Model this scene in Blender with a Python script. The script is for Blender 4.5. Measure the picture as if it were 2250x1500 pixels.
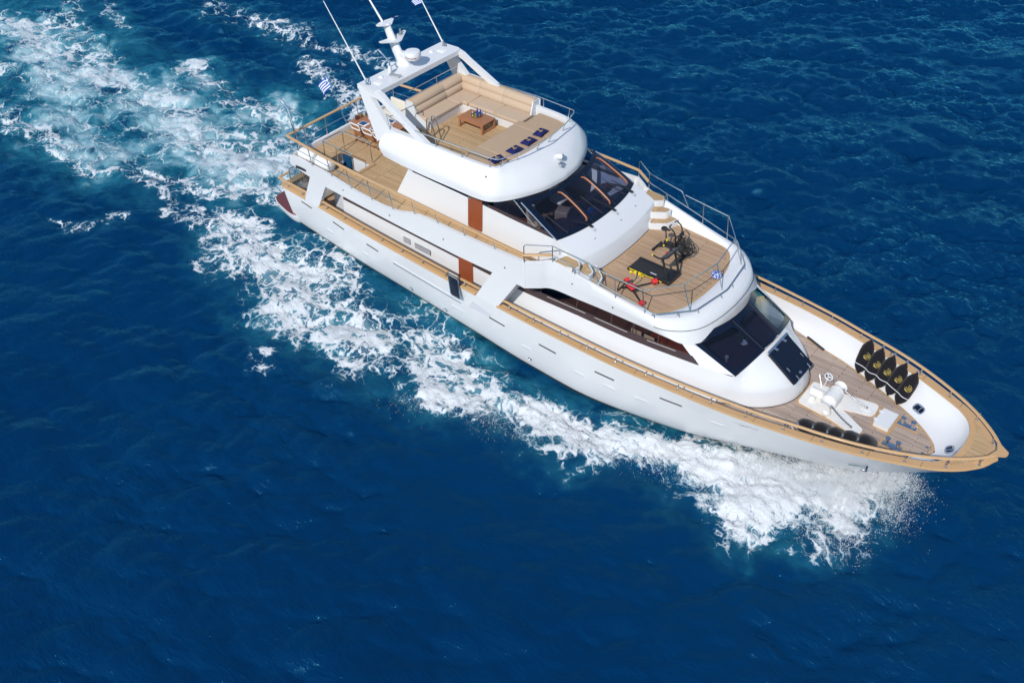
import bpy, bmesh, math, random
import numpy as np
from mathutils import Matrix, Vector

for _o in list(bpy.data.objects):
    bpy.data.objects.remove(_o)
scene = bpy.context.scene
col = scene.collection
random.seed(7)
rng = np.random.default_rng(11)

# ---------------------------------------------------------------- camera, sky, sun, exposure
# The yacht is modelled in its own axes (x forward, y to port, z up) and rides slightly bow-up:
TRIM = Matrix.Rotation(-math.atan(0.05), 4, 'Y') @ Matrix.Translation((0, 0, -0.55))
cam_data = bpy.data.cameras.new("camera")
cam_data.sensor_width = 36.0
cam_data.lens = 35.68
cam_data.clip_start = 0.5
cam_data.clip_end = 6000.0
cam = bpy.data.objects.new("camera", cam_data)
col.objects.link(cam)
_R = ((0.77660614, 0.62982284, -0.01435578), (0.39779852, -0.50792267, -0.76404901), (-0.48850715, 0.58765445, -0.64499846))
_m = Matrix(((_R[0][0], -_R[1][0], -_R[2][0], 27.6815), (_R[0][1], -_R[1][1], -_R[2][1], -26.6664),
             (_R[0][2], -_R[1][2], -_R[2][2], 26.8450), (0, 0, 0, 1)))
cam.matrix_world = TRIM @ _m
scene.camera = cam

SUN = Vector((0.13812, -0.72365, 0.67620)).normalized()
world = bpy.data.worlds.new("World")
scene.world = world
world.use_nodes = True
_nt = world.node_tree
_sky = _nt.nodes.new("ShaderNodeTexSky")
_sky.sky_type = 'NISHITA'
_sky.sun_disc = False
_sky.sun_elevation = math.radians(42.5)
_sky.sun_rotation = math.atan2(SUN.x, SUN.y)
_sky.air_density = 1.0
_sky.dust_density = 0.1
_bg = _nt.nodes["Background"]
_bg.inputs[1].default_value = 0.15
_nt.links.new(_sky.outputs[0], _bg.inputs[0])
sun_data = bpy.data.lights.new("sun", 'SUN')
sun_data.energy = 3.85
sun_data.angle = math.radians(0.5)
sun_data.color = (1.0, 0.955, 0.89)
sun = bpy.data.objects.new("sun", sun_data)
sun.rotation_euler = SUN.to_track_quat('Z', 'Y').to_euler()
sun.location = (10, -40, 60)
col.objects.link(sun)
scene.view_settings.view_transform = 'Standard'
scene.view_settings.look = 'None'
scene.view_settings.gamma = 1.0
scene.view_settings.exposure = 0.0
scene.cycles.max_bounces = 10
scene.cycles.diffuse_bounces = 5
scene.cycles.volume_bounces = 3
scene.cycles.transparent_max_bounces = 16
scene.cycles.sample_clamp_direct = 8.0
scene.cycles.sample_clamp_indirect = 4.0
scene.cycles.caustics_reflective = False
scene.cycles.caustics_refractive = False

# ---------------------------------------------------------------- helpers
class MB:
    """collects shapes; build() links them as one mesh object"""
    def __init__(s):
        s.v = []; s.f = []
    def add(s, v, f):
        o = len(s.v)
        s.v += [tuple(map(float, p)) for p in v]
        s.f += [tuple(i + o for i in q) for q in f]
        return s
    def grid(s, rows, cu=False, cv=False):
        n = len(rows[0]); m = len(rows); v = [p for r in rows for p in r]; f = []
        for j in range(m if cv else m - 1):
            for i in range(n if cu else n - 1):
                a = j * n + i; b = j * n + (i + 1) % n; j2 = (j + 1) % m
                f.append((a, b, j2 * n + (i + 1) % n, j2 * n + i))
        return s.add(v, f)
    def box(s, c, d, rz=0.0, bev=0.0, tilt=None):
        bm = bmesh.new(); bmesh.ops.create_cube(bm, size=1.0)
        for q in bm.verts: q.co = Vector((q.co.x * d[0], q.co.y * d[1], q.co.z * d[2]))
        if bev > 0:
            bmesh.ops.bevel(bm, geom=list(bm.edges), offset=min(bev, 0.45 * min(d)), segments=3, profile=0.5, affect='EDGES')
        M = Matrix.Translation(c) @ Matrix.Rotation(rz, 4, 'Z')
        if tilt is not None: M = M @ tilt
        bm.verts.index_update()
        s.add([M @ q.co for q in bm.verts], [[q.index for q in fc.verts] for fc in bm.faces]); bm.free()
        return s
    def tube(s, pts, r, n=8, closed=False, caps=True):
        P = [Vector(p) for p in pts]; k = len(P); rr = r if isinstance(r, (list, tuple)) else [r] * k
        rows = []; up = None
        for i in range(k):
            a = P[(i - 1) % k] if (closed or i > 0) else P[i]; b = P[(i + 1) % k] if (closed or i < k - 1) else P[i]
            t = (b - a)
            t = t.normalized() if t.length > 1e-9 else Vector((0, 0, 1))
            if up is None: up = Vector((0, 0, 1)) if abs(t.z) < 0.9 else Vector((1, 0, 0))
            x = up.cross(t)
            if x.length < 1e-6: x = Vector((1, 0.3, 0)).cross(t)
            x.normalize(); y = t.cross(x); up = y
            rows.append([P[i] + (x * math.cos(2 * math.pi * q / n) + y * math.sin(2 * math.pi * q / n)) * rr[i] for q in range(n)])
        o = len(s.v)
        s.grid(rows, cu=True, cv=closed)
        if caps and not closed:
            s.f.append(tuple(o + q for q in range(n - 1, -1, -1))); s.f.append(tuple(o + (k - 1) * n + q for q in range(n)))
        return s
    def cyl(s, a, b, r, r2=None, n=20):
        return s.tube([a, b], [r, r if r2 is None else r2], n)
    def prism(s, poly, z0, z1):
        n = len(poly)
        v = [(p[0], p[1], z0) for p in poly] + [(p[0], p[1], z1) for p in poly]
        return s.add(v, [tuple(range(n - 1, -1, -1)), tuple(range(n, 2 * n))] + [(i, (i + 1) % n, n + (i + 1) % n, n + i) for i in range(n)])
    def lathe(s, prof, c=(0, 0, 0), n=24, M=None):
        rows = []
        for (r, z) in prof:
            rows.append([Vector((r * math.cos(2 * math.pi * q / n), r * math.sin(2 * math.pi * q / n), z)) for q in range(n)])
        M = M if M is not None else Matrix.Identity(4)
        M = Matrix.Translation(c) @ M
        return s.grid([[M @ p for p in r] for r in rows], cu=True)
    def ball(s, c, r, n=14, sq=(1, 1, 1)):
        pr = [(max(1e-4, math.sin(math.pi * i / n)) * r, -math.cos(math.pi * i / n) * r) for i in range(n + 1)]
        return s.lathe(pr, c, n * 2, Matrix.Diagonal((sq[0], sq[1], sq[2], 1)))
    def solid(s, front, back):
        """closed slab between two equal point grids"""
        m = len(front); n = len(front[0]); o = len(s.v)
        s.grid(front); s.grid(back)
        k = m * n
        ring = [(0, i) for i in range(n)] + [(j, n - 1) for j in range(1, m)] + [(m - 1, i) for i in range(n - 2, -1, -1)] + [(j, 0) for j in range(m - 2, 0, -1)]
        for q in range(len(ring)):
            a = ring[q]; b = ring[(q + 1) % len(ring)]
            ia = o + a[0] * n + a[1]; ib = o + b[0] * n + b[1]
            s.f.append((ia, ib, ib + k, ia + k))
        return s
    def xf(s, M):
        s.v = [tuple(M @ Vector(p)) for p in s.v]; return s
    def mirror(s):
        o = len(s.v); v = [(p[0], -p[1], p[2]) for p in s.v]; f = [tuple(reversed(q)) for q in s.f]
        return s.add(v, f)
    def flip(s):
        s.v = [(p[0], -p[1], p[2]) for p in s.v]; return s
    def build(s, name, mat, parent=None, ang=38, weld=True, keep=False):
        me = bpy.data.meshes.new(name)
        me.from_pydata(s.v, [], s.f)
        if not keep:
            bm = bmesh.new(); bm.from_mesh(me)
            if weld: bmesh.ops.remove_doubles(bm, verts=bm.verts, dist=2e-5)
            bmesh.ops.recalc_face_normals(bm, faces=bm.faces)
            bm.to_mesh(me); bm.free()
        me.shade_smooth()
        me.set_sharp_from_angle(angle=math.radians(ang))
        if mat is not None: me.materials.append(mat)
        ob = bpy.data.objects.new(name, me); col.objects.link(ob)
        if parent is not None: ob.parent = parent
        return ob

def build_each(mb, name, mat, parent=None, ang=38):
    """one object per separate piece (port and starboard)"""
    tmp = mb.build(name, mat, parent, ang); me = tmp.data; n = len(me.vertices)
    lab = list(range(n))
    def find(i):
        while lab[i] != i: lab[i] = lab[lab[i]]; i = lab[i]
        return i
    for p in me.polygons:
        v = list(p.vertices); r = find(v[0])
        for q in v[1:]: lab[find(q)] = r
    groups = {}
    for p in me.polygons: groups.setdefault(find(p.vertices[0]), []).append(tuple(p.vertices))
    co = [tuple(v.co) for v in me.vertices]
    bpy.data.objects.remove(tmp); bpy.data.meshes.remove(me)
    res = []
    for fs in groups.values():
        ids = sorted({i for f in fs for i in f}); mp = {a: k for k, a in enumerate(ids)}
        m = MB(); m.add([co[i] for i in ids], [tuple(mp[i] for i in f) for f in fs]); res.append(m.build(name, mat, parent, ang))
    return res

def thing(name, label, cat, loc=(0, 0, 0), rz=0.0, group=None):
    o = bpy.data.objects.new(name, None); col.objects.link(o)
    o.empty_display_size = 0.2
    o.location = loc; o.rotation_euler = (0, 0, rz)
    o['label'] = label; o['category'] = cat
    if group: o['group'] = group
    return o

def tag(o, label, cat, group=None):
    o['label'] = label; o['category'] = cat
    if group: o['group'] = group
    return o

def dup(root, loc, rz=0.0, label=None):
    r = root.copy(); col.objects.link(r); r.location = loc; r.rotation_euler = (0, 0, rz)
    if label: r['label'] = label
    for ch in list(root.children):
        c = ch.copy(); col.objects.link(c); c.parent = r
        for g in list(ch.children):
            d = g.copy(); col.objects.link(d); d.parent = c
    return r

def interp(x, tab):
    return float(np.interp(x, [t[0] for t in tab], [t[1] for t in tab]))

def smooth_interp(x, tab):
    """Catmull-Rom style monotone-ish interpolation through the table"""
    xs = [t[0] for t in tab]; ys = [t[1] for t in tab]
    if x <= xs[0]: return ys[0]
    if x >= xs[-1]: return ys[-1]
    i = max(k for k in range(len(xs)) if xs[k] <= x)
    def sl(k):
        if k == 0: return (ys[1] - ys[0]) / (xs[1] - xs[0])
        if k == len(xs) - 1: return (ys[-1] - ys[-2]) / (xs[-1] - xs[-2])
        a = (ys[k] - ys[k - 1]) / (xs[k] - xs[k - 1]); b = (ys[k + 1] - ys[k]) / (xs[k + 1] - xs[k])
        return 0.0 if a * b < 0 else (a + b) / 2
    h = xs[i + 1] - xs[i]; t = (x - xs[i]) / h
    m0 = sl(i) * h; m1 = sl(i + 1) * h
    return (2 * t**3 - 3 * t**2 + 1) * ys[i] + (t**3 - 2 * t**2 + t) * m0 + (-2 * t**3 + 3 * t**2) * ys[i + 1] + (t**3 - t**2) * m1

def resample(pts, n):
    """n points evenly spread along a polyline"""
    P = np.array(pts, float); d = np.r_[0, np.cumsum(np.linalg.norm(np.diff(P, axis=0), axis=1))]
    t = np.linspace(0, d[-1], n)
    return np.stack([np.interp(t, d, P[:, k]) for k in range(P.shape[1])], 1)

def curve(pts, n=6, closed=False):
    """smooth Catmull-Rom line through the points"""
    P = [Vector(p) for p in pts]; k = len(P); out = []
    for i in range(k if closed else k - 1):
        p1 = P[i]; p2 = P[(i + 1) % k]
        p0 = P[(i - 1) % k] if (closed or i > 0) else p1 * 2 - p2
        p3 = P[(i + 2) % k] if (closed or i + 2 < k) else p2 * 2 - p1
        for q in range(n):
            t = q / n
            out.append(0.5 * ((2 * p1) + (p2 - p0) * t + (2 * p0 - 5 * p1 + 4 * p2 - p3) * t * t + (3 * p1 - p0 - 3 * p2 + p3) * t**3))
    if not closed: out.append(P[-1])
    return out

def fillet(pts, r, n=5, closed=False):
    """round the corners of a polyline"""
    P = [Vector(p) for p in pts]; k = len(P); out = []
    for i in range(k):
        if not closed and i in (0, k - 1): out.append(P[i]); continue
        a = P[(i - 1) % k] - P[i]; b = P[(i + 1) % k] - P[i]
        d = min(r, 0.45 * a.length, 0.45 * b.length)
        s = P[i] + a.normalized() * d; e = P[i] + b.normalized() * d
        for q in range(n + 1):
            t = q / n
            out.append(s * (1 - t)**2 + P[i] * 2 * t * (1 - t) + e * t * t)
    return out

def rrect(x0, y0, x1, y1, r, n=5):
    return [(p.x, p.y) for p in fillet([(x0, y0, 0), (x1, y0, 0), (x1, y1, 0), (x0, y1, 0)], r, n, True)]

def holed(outer, holes):
    """triangulate a 2-D polygon with holes -> (verts, faces)"""
    bm = bmesh.new(); eds = []
    for lp in [outer] + list(holes):
        vs = [bm.verts.new((p[0], p[1], 0)) for p in lp]
        for i in range(len(vs)): eds.append(bm.edges.new((vs[i], vs[(i + 1) % len(vs)])))
    bmesh.ops.triangle_fill(bm, use_beauty=True, use_dissolve=False, edges=eds)
    bm.verts.index_update()
    r = [tuple(v.co) for v in bm.verts], [tuple(v.index for v in f.verts) for f in bm.faces]
    bm.free(); return r

def plate(mb, outer, holes, z0, z1):
    """flat slab with holes"""
    v, f = holed(outer, holes)
    mb.add([(p[0], p[1], z1) for p in v], f); mb.add([(p[0], p[1], z0) for p in v], f)
    for lp in [outer] + list(holes):
        n = len(lp)
        mb.add([(p[0], p[1], z0) for p in lp] + [(p[0], p[1], z1) for p in lp], [(i, (i + 1) % n, n + (i + 1) % n, n + i) for i in range(n)])
    return mb

# ---------------------------------------------------------------- materials
def mat(name, rgb, rough=0.5, metal=0.0, coat=0.0, var=0.0, vscale=6.0, bump=0.0, bscale=60.0, spec=0.5, sheen=0.0):
    m = bpy.data.materials.new(name); m.use_nodes = True
    nt = m.node_tree; b = nt.nodes["Principled BSDF"]
    b.inputs["Base Color"].default_value = (*rgb, 1); b.inputs["Roughness"].default_value = rough
    b.inputs["Metallic"].default_value = metal; b.inputs["Coat Weight"].default_value = coat
    b.inputs["Coat Roughness"].default_value = 0.05
    b.inputs["Specular IOR Level"].default_value = spec
    if sheen: b.inputs["Sheen Weight"].default_value = sheen
    if var > 0 or bump > 0:
        tc = nt.nodes.new("ShaderNodeTexCoord")
    if var > 0:
        nz = nt.nodes.new("ShaderNodeTexNoise"); nz.inputs["Scale"].default_value = vscale; nz.inputs["Detail"].default_value = 4
        nt.links.new(tc.outputs["Object"], nz.inputs["Vector"])
        mx = nt.nodes.new("ShaderNodeMix"); mx.data_type = 'RGBA'
        mx.inputs[6].default_value = (*[c * (1 - var) for c in rgb], 1); mx.inputs[7].default_value = (*[min(1, c * (1 + var)) for c in rgb], 1)
        nt.links.new(nz.outputs[0], mx.inputs[0]); nt.links.new(mx.outputs[2], b.inputs["Base Color"])
    if bump > 0:
        n2 = nt.nodes.new("ShaderNodeTexNoise"); n2.inputs["Scale"].default_value = bscale; n2.inputs["Detail"].default_value = 3
        nt.links.new(tc.outputs["Object"], n2.inputs["Vector"])
        bp = nt.nodes.new("ShaderNodeBump"); bp.inputs["Strength"].default_value = bump; bp.inputs["Distance"].default_value = 0.01
        nt.links.new(n2.outputs[0], bp.inputs["Height"]); nt.links.new(bp.outputs[0], b.inputs["Normal"])
    return m

def planks(name, c1, c2, caulk, pitch=0.062, seam=0.009, length=2.2, rot=0.0, rough=0.62, grey=None):
    """laid teak: boards along x with dark caulked seams, each board its own tone"""
    m = bpy.data.materials.new(name); m.use_nodes = True
    nt = m.node_tree; b = nt.nodes["Principled BSDF"]; L = nt.links.new
    tc = nt.nodes.new("ShaderNodeTexCoord"); mp = nt.nodes.new("ShaderNodeMapping"); mp.inputs["Rotation"].default_value = (0, 0, rot)
    L(tc.outputs["Object"], mp.inputs[0])
    br = nt.nodes.new("ShaderNodeTexBrick"); br.offset = 0.37; br.offset_frequency = 3
    br.inputs["Scale"].default_value = 1.0; br.inputs["Brick Width"].default_value = length; br.inputs["Row Height"].default_value = pitch
    br.inputs["Mortar Size"].default_value = seam / 2; br.inputs["Mortar Smooth"].default_value = 0.1; br.inputs["Bias"].default_value = 0.0
    br.inputs["Color1"].default_value = (*c1, 1); br.inputs["Color2"].default_value = (*c2, 1); br.inputs["Mortar"].default_value = (*caulk, 1)
    L(mp.outputs[0], br.inputs["Vector"])
    m2 = nt.nodes.new("ShaderNodeMapping"); m2.inputs["Scale"].default_value = (1.2, 30, 1); L(mp.outputs[0], m2.inputs[0])
    g = nt.nodes.new("ShaderNodeTexNoise"); g.inputs["Scale"].default_value = 2.0; g.inputs["Detail"].default_value = 5; L(m2.outputs[0], g.inputs["Vector"])
    n2 = nt.nodes.new("ShaderNodeTexNoise"); n2.inputs["Scale"].default_value = 0.9; n2.inputs["Detail"].default_value = 4; L(mp.outputs[0], n2.inputs["Vector"])
    r1 = nt.nodes.new("ShaderNodeMapRange"); r1.inputs[3].default_value = 0.72; r1.inputs[4].default_value = 1.25; L(g.outputs[0], r1.inputs[0])
    r2 = nt.nodes.new("ShaderNodeMapRange"); r2.inputs[3].default_value = 0.8; r2.inputs[4].default_value = 1.18; L(n2.outputs[0], r2.inputs[0])
    mu = nt.nodes.new("ShaderNodeMath"); mu.operation = 'MULTIPLY'; L(r1.outputs[0], mu.inputs[0]); L(r2.outputs[0], mu.inputs[1])
    vm = nt.nodes.new("ShaderNodeVectorMath"); vm.operation = 'SCALE'; L(br.outputs["Color"], vm.inputs[0]); L(mu.outputs[0], vm.inputs["Scale"])
    L(vm.outputs[0], b.inputs["Base Color"])
    b.inputs["Roughness"].default_value = rough; b.inputs["Specular IOR Level"].default_value = 0.3
    return m

def wood(name, c1, c2, rough=0.3, coat=0.4, axis_scale=(1.5, 18, 18)):
    m = bpy.data.materials.new(name); m.use_nodes = True
    nt = m.node_tree; b = nt.nodes["Principled BSDF"]; L = nt.links.new
    tc = nt.nodes.new("ShaderNodeTexCoord"); mp = nt.nodes.new("ShaderNodeMapping"); mp.inputs["Scale"].default_value = axis_scale
    L(tc.outputs["Object"], mp.inputs[0])
    g = nt.nodes.new("ShaderNodeTexNoise"); g.inputs["Scale"].default_value = 2.0; g.inputs["Detail"].default_value = 6; g.inputs["Distortion"].default_value = 0.6
    L(mp.outputs[0], g.inputs["Vector"])
    mx = nt.nodes.new("ShaderNodeMix"); mx.data_type = 'RGBA'; mx.inputs[6].default_value = (*c1, 1); mx.inputs[7].default_value = (*c2, 1)
    L(g.outputs[0], mx.inputs[0]); L(mx.outputs[2], b.inputs["Base Color"])
    b.inputs["Roughness"].default_value = rough; b.inputs["Coat Weight"].default_value = coat; b.inputs["Coat Roughness"].default_value = 0.1
    return m

def glass(name, tint, gloss=1.0):
    m = bpy.data.materials.new(name); m.use_nodes = True
    nt = m.node_tree; L = nt.links.new; out = nt.nodes["Material Output"]; nt.nodes.remove(nt.nodes["Principled BSDF"])
    t = nt.nodes.new("ShaderNodeBsdfTransparent"); t.inputs[0].default_value = (*tint, 1)
    g = nt.nodes.new("ShaderNodeBsdfGlossy"); g.inputs["Roughness"].default_value = 0.03
    fr = nt.nodes.new("ShaderNodeLayerWeight"); fr.inputs[0].default_value = 0.5
    pw_ = nt.nodes.new("ShaderNodeMath"); pw_.operation = 'POWER'; pw_.inputs[1].default_value = 4.0; L(fr.outputs["Facing"], pw_.inputs[0])
    mu = nt.nodes.new("ShaderNodeMath"); mu.operation = 'MULTIPLY_ADD'; mu.inputs[1].default_value = 0.85 * gloss; mu.inputs[2].default_value = 0.05 * gloss; L(pw_.outputs[0], mu.inputs[0])
    mx = nt.nodes.new("ShaderNodeMixShader"); L(mu.outputs[0], mx.inputs[0]); L(t.outputs[0], mx.inputs[1]); L(g.outputs[0], mx.inputs[2])
    L(mx.outputs[0], out.inputs[0])
    return m

M_ = {}
M_['white'] = mat("white_gelcoat", (0.705, 0.712, 0.722), 0.34, coat=0.35, var=0.02, vscale=1.5)
M_['hull'] = mat("white_hull_paint", (0.765, 0.768, 0.772), 0.30, coat=0.3, var=0.03, vscale=0.7)
M_['white_soft'] = mat("white_vinyl", (0.76, 0.76, 0.74), 0.55, var=0.05, bump=0.15, bscale=14)
M_['white_old'] = mat("chalky_white_paint", (0.75, 0.74, 0.71), 0.5, var=0.12, vscale=5, bump=0.2, bscale=40)
M_['grey'] = mat("pale_grey_panel", (0.55, 0.56, 0.60), 0.4)
M_['boot'] = mat("brown_antifouling", (0.06, 0.045, 0.03), 0.5, var=0.3)
M_['teak'] = planks("teak_deck", (0.50, 0.325, 0.165), (0.60, 0.42, 0.235), (0.07, 0.045, 0.03), 0.080, 0.016)
M_['teak_gym'] = planks("weathered_teak_deck", (0.43, 0.275, 0.16), (0.55, 0.38, 0.245), (0.075, 0.045, 0.035), 0.080, 0.016)
M_['teak_fore'] = planks("silvered_teak_deck", (0.39, 0.295, 0.235), (0.53, 0.425, 0.35), (0.07, 0.05, 0.045), 0.076, 0.016, 1.3)
M_['teak_plain'] = wood("teak_margin_board", (0.40, 0.255, 0.13), (0.52, 0.34, 0.18), 0.55, 0.0)
M_['cap'] = wood("golden_teak_rail", (0.48, 0.285, 0.13), (0.60, 0.385, 0.195), 0.38, 0.25)
M_['mahog'] = wood("red_mahogany", (0.20, 0.045, 0.017), (0.33, 0.085, 0.03), 0.3, 0.5, (14, 14, 1.2))
M_['mahog_dark'] = wood("dark_mahogany", (0.10, 0.02, 0.018), (0.17, 0.035, 0.03), 0.35, 0.4)
M_['trim'] = wood('trim_mahogany', (0.27, 0.10, 0.05), (0.38, 0.15, 0.075), 0.5, 0.05)
M_['table_wood'] = wood("oiled_table_wood", (0.28, 0.11, 0.045), (0.44, 0.195, 0.09), 0.42, 0.15, (1.5, 14, 6))
M_['steel'] = mat("stainless_steel", (0.62, 0.62, 0.63), 0.18, 1.0)
M_['chrome'] = mat("polished_chrome", (0.75, 0.75, 0.77), 0.06, 1.0)
M_['black'] = mat("black_plastic", (0.012, 0.012, 0.014), 0.4)
M_['black_matt'] = mat("black_rubber", (0.018, 0.018, 0.02), 0.75, var=0.3, vscale=30)
M_['fender'] = mat("black_fender_cloth", (0.010, 0.009, 0.012), 0.9, var=0.3, vscale=9, bump=0.25, bscale=90, spec=0.15, sheen=0.15)
M_['dark_frame'] = mat("dark_window_frame", (0.005, 0.010, 0.024), 0.12, spec=0.35)
M_['brown_frame'] = mat("brown_window_band", (0.060, 0.040, 0.043), 0.3, var=0.15, vscale=2)
M_['line'] = mat("thin_dark_seam", (0.03, 0.025, 0.025), 0.6)
M_['glass'] = glass("tinted_glass", (0.40, 0.45, 0.62), 1.3)
M_['glass_dark'] = glass("dark_tinted_glass", (0.58, 0.53, 0.52), 1.2)
M_['glass_clear'] = glass("clear_glass", (0.88, 0.92, 0.93))
M_['glass_gate'] = glass('blue_grey_glass', (0.52, 0.64, 0.72), 2.2)
M_['tan'] = mat("tan_upholstery", (0.50, 0.375, 0.265), 0.85, var=0.06, vscale=10, bump=0.25, bscale=220, spec=0.2, sheen=0.1)
M_['pad'] = mat("tan_sunpad_cloth", (0.44, 0.315, 0.21), 0.9, var=0.05, vscale=4, bump=0.3, bscale=260, spec=0.15)
M_['navy'] = mat("navy_cloth", (0.018, 0.020, 0.10), 0.9, var=0.15, vscale=20, spec=0.15)
M_['gold'] = mat("gold_print", (0.62, 0.47, 0.12), 0.45, 0.3)
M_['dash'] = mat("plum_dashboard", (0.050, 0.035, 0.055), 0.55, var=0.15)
M_['cream'] = mat("cream_leather", (0.66, 0.62, 0.52), 0.5)
M_['red'] = mat("red_vinyl", (0.62, 0.03, 0.035), 0.45)
M_['yellow'] = mat("yellow_plastic", (0.75, 0.58, 0.02), 0.4)
M_['blue_glass'] = mat("cobalt_glass", (0.01, 0.04, 0.30), 0.08, coat=0.6)
M_['plate_blue'] = mat("blue_glaze", (0.02, 0.06, 0.17), 0.15, coat=0.5)
M_['flag_blue'] = mat("flag_blue", (0.02, 0.09, 0.45), 0.8)
M_['flag_white'] = mat("flag_white", (0.78, 0.79, 0.80), 0.8)
M_['red_text'] = mat("red_lettering", (0.35, 0.03, 0.05), 0.5)
M_['floor_wood'] = planks("cabin_floor", (0.14, 0.07, 0.05), (0.19, 0.10, 0.075), (0.05, 0.03, 0.025), 0.09, 0.006, 1.2, 0, 0.35)
M_['leaf'] = mat("plant_leaf", (0.05, 0.10, 0.035), 0.5, var=0.4, vscale=12)
M_['amber'] = mat("amber_drink", (0.65, 0.22, 0.02), 0.2)
M_['red_drink'] = mat("red_drink", (0.18, 0.01, 0.02), 0.2)
M_['chair_cloth'] = mat("cream_canvas", (0.68, 0.65, 0.58), 0.8)
M_['deck_grey'] = mat("pale_nonslip_deck", (0.77, 0.78, 0.80), 0.5, bump=0.1, bscale=200)
# ================================================================ THE SEA, ITS WAKE AND THE BOW SPRAY (world axes, water level z = 0)
# where foam floats: (density, soft edge m, turquoise, outline) and (density, half width m, turquoise, centre line)
FOAM_AREAS = [
    (0.62, 0.80, 0.35, [[16.81, -4.24], [18.26, -3.55], [19.84, -2.48], [21.01, -3.06], [20.67, -4.71], [19.69, -5.42], [18.47, -4.69]]),
    (0.66, 0.70, 0.35, [[21.22, -3.14], [22.12, -1.09], [22.78, -1.06], [23.09, -2.68], [22.99, -3.88], [22.36, -4.25]]),
    (0.82, 1.20, 0.50, [[-8.42, -4.76], [-7.86, -2.79], [-4.65, -3.38], [-3.08, -3.16], [-0.98, -2.67], [0.95, -2.92], [3.25, -3.37], [5.46, -3.56], [7.11, -3.78], [9.06, -4.17], [11.17, -4.0], [11.88, -4.95], [10.05, -6.2], [8.76, -7.3], [7.06, -7.97], [5.52, -7.36], [4.54, -7.86], [2.7, -7.55], [1.47, -7.89], [0.12, -8.14], [-1.7, -8.02], [-3.2, -7.74], [-4.64, -7.54], [-6.09, -6.88]]),
    (0.75, 0.50, 0.10, [[0.03, -9.84], [0.3, -9.25], [1.32, -9.43], [1.41, -10.2], [0.71, -10.29]]),
    (0.72, 0.60, 0.20, [[2.63, -8.47], [2.7, -7.55], [3.9, -7.22], [4.85, -7.43], [4.59, -8.15], [3.47, -8.78]]),
    (1.15, 0.50, 0.30, [[6.2, -7.43], [6.68, -6.54], [7.81, -6.22], [9.03, -5.51], [9.8, -5.48], [10.08, -6.24], [9.43, -7.04], [8.09, -7.57], [7.11, -8.02]]),
    (1.20, 0.95, 0.45, [[9.37, -4.82], [10.14, -4.1], [11.09, -3.62], [12.35, -3.57], [14.19, -3.23], [15.81, -2.63], [17.28, -1.86], [18.91, -0.71], [19.95, 0.12], [21.04, 0.86], [21.85, 1.21], [22.71, 1.25], [22.7, 0.07], [22.49, -0.99], [22.18, -1.43], [22.48, -2.33], [22.66, -3.28], [22.51, -3.89], [21.71, -3.6], [20.59, -2.91], [20.4, -4.2], [19.8, -4.84], [18.83, -4.39], [18.24, -3.84], [17.28, -4.7], [16.06, -4.87], [14.71, -5.46], [13.53, -6.32], [12.64, -6.09], [11.66, -6.18], [10.7, -5.65]]),
    (0.38, 0.60, 0.35, [[9.74, -3.59], [10.97, -2.87], [12.35, -2.67], [13.83, -2.68], [15.52, -2.16], [17.25, -1.14], [19.15, -0.12], [18.67, -0.97], [16.0, -2.94], [13.31, -3.43], [10.77, -4.34]]),
    (0.75, 0.35, 0.30, [[-4.76, -3.01], [-3.72, -2.57], [-1.37, -2.57], [-0.59, -2.77], [-1.31, -3.18], [-3.24, -3.3]]),
    (0.40, 0.80, 0.55, [[-6.01, -2.17], [-3.41, -2.3], [-0.02, -2.5], [3.59, -2.6], [6.77, -2.8], [9.73, -2.99], [11.84, -2.85], [13.63, -2.38], [15.39, -1.97], [14.35, -3.46], [12.11, -3.83], [10.05, -3.99], [7.73, -3.95], [4.61, -3.73], [1.61, -3.59], [-0.84, -3.63], [-3.32, -4.04]]),
    (0.46, 2.20, 1.00, [[-6.86, -1.41], [-8.6, -2.16], [-11.67, -3.54], [-13.98, -5.02], [-17.88, -6.24], [-24.03, -6.29], [-35.02, 0.19], [-33.74, 3.12], [-26.12, 2.43], [-20.22, 2.46], [-16.75, 3.46], [-13.76, 4.76], [-10.18, 4.08]]),
]
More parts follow.
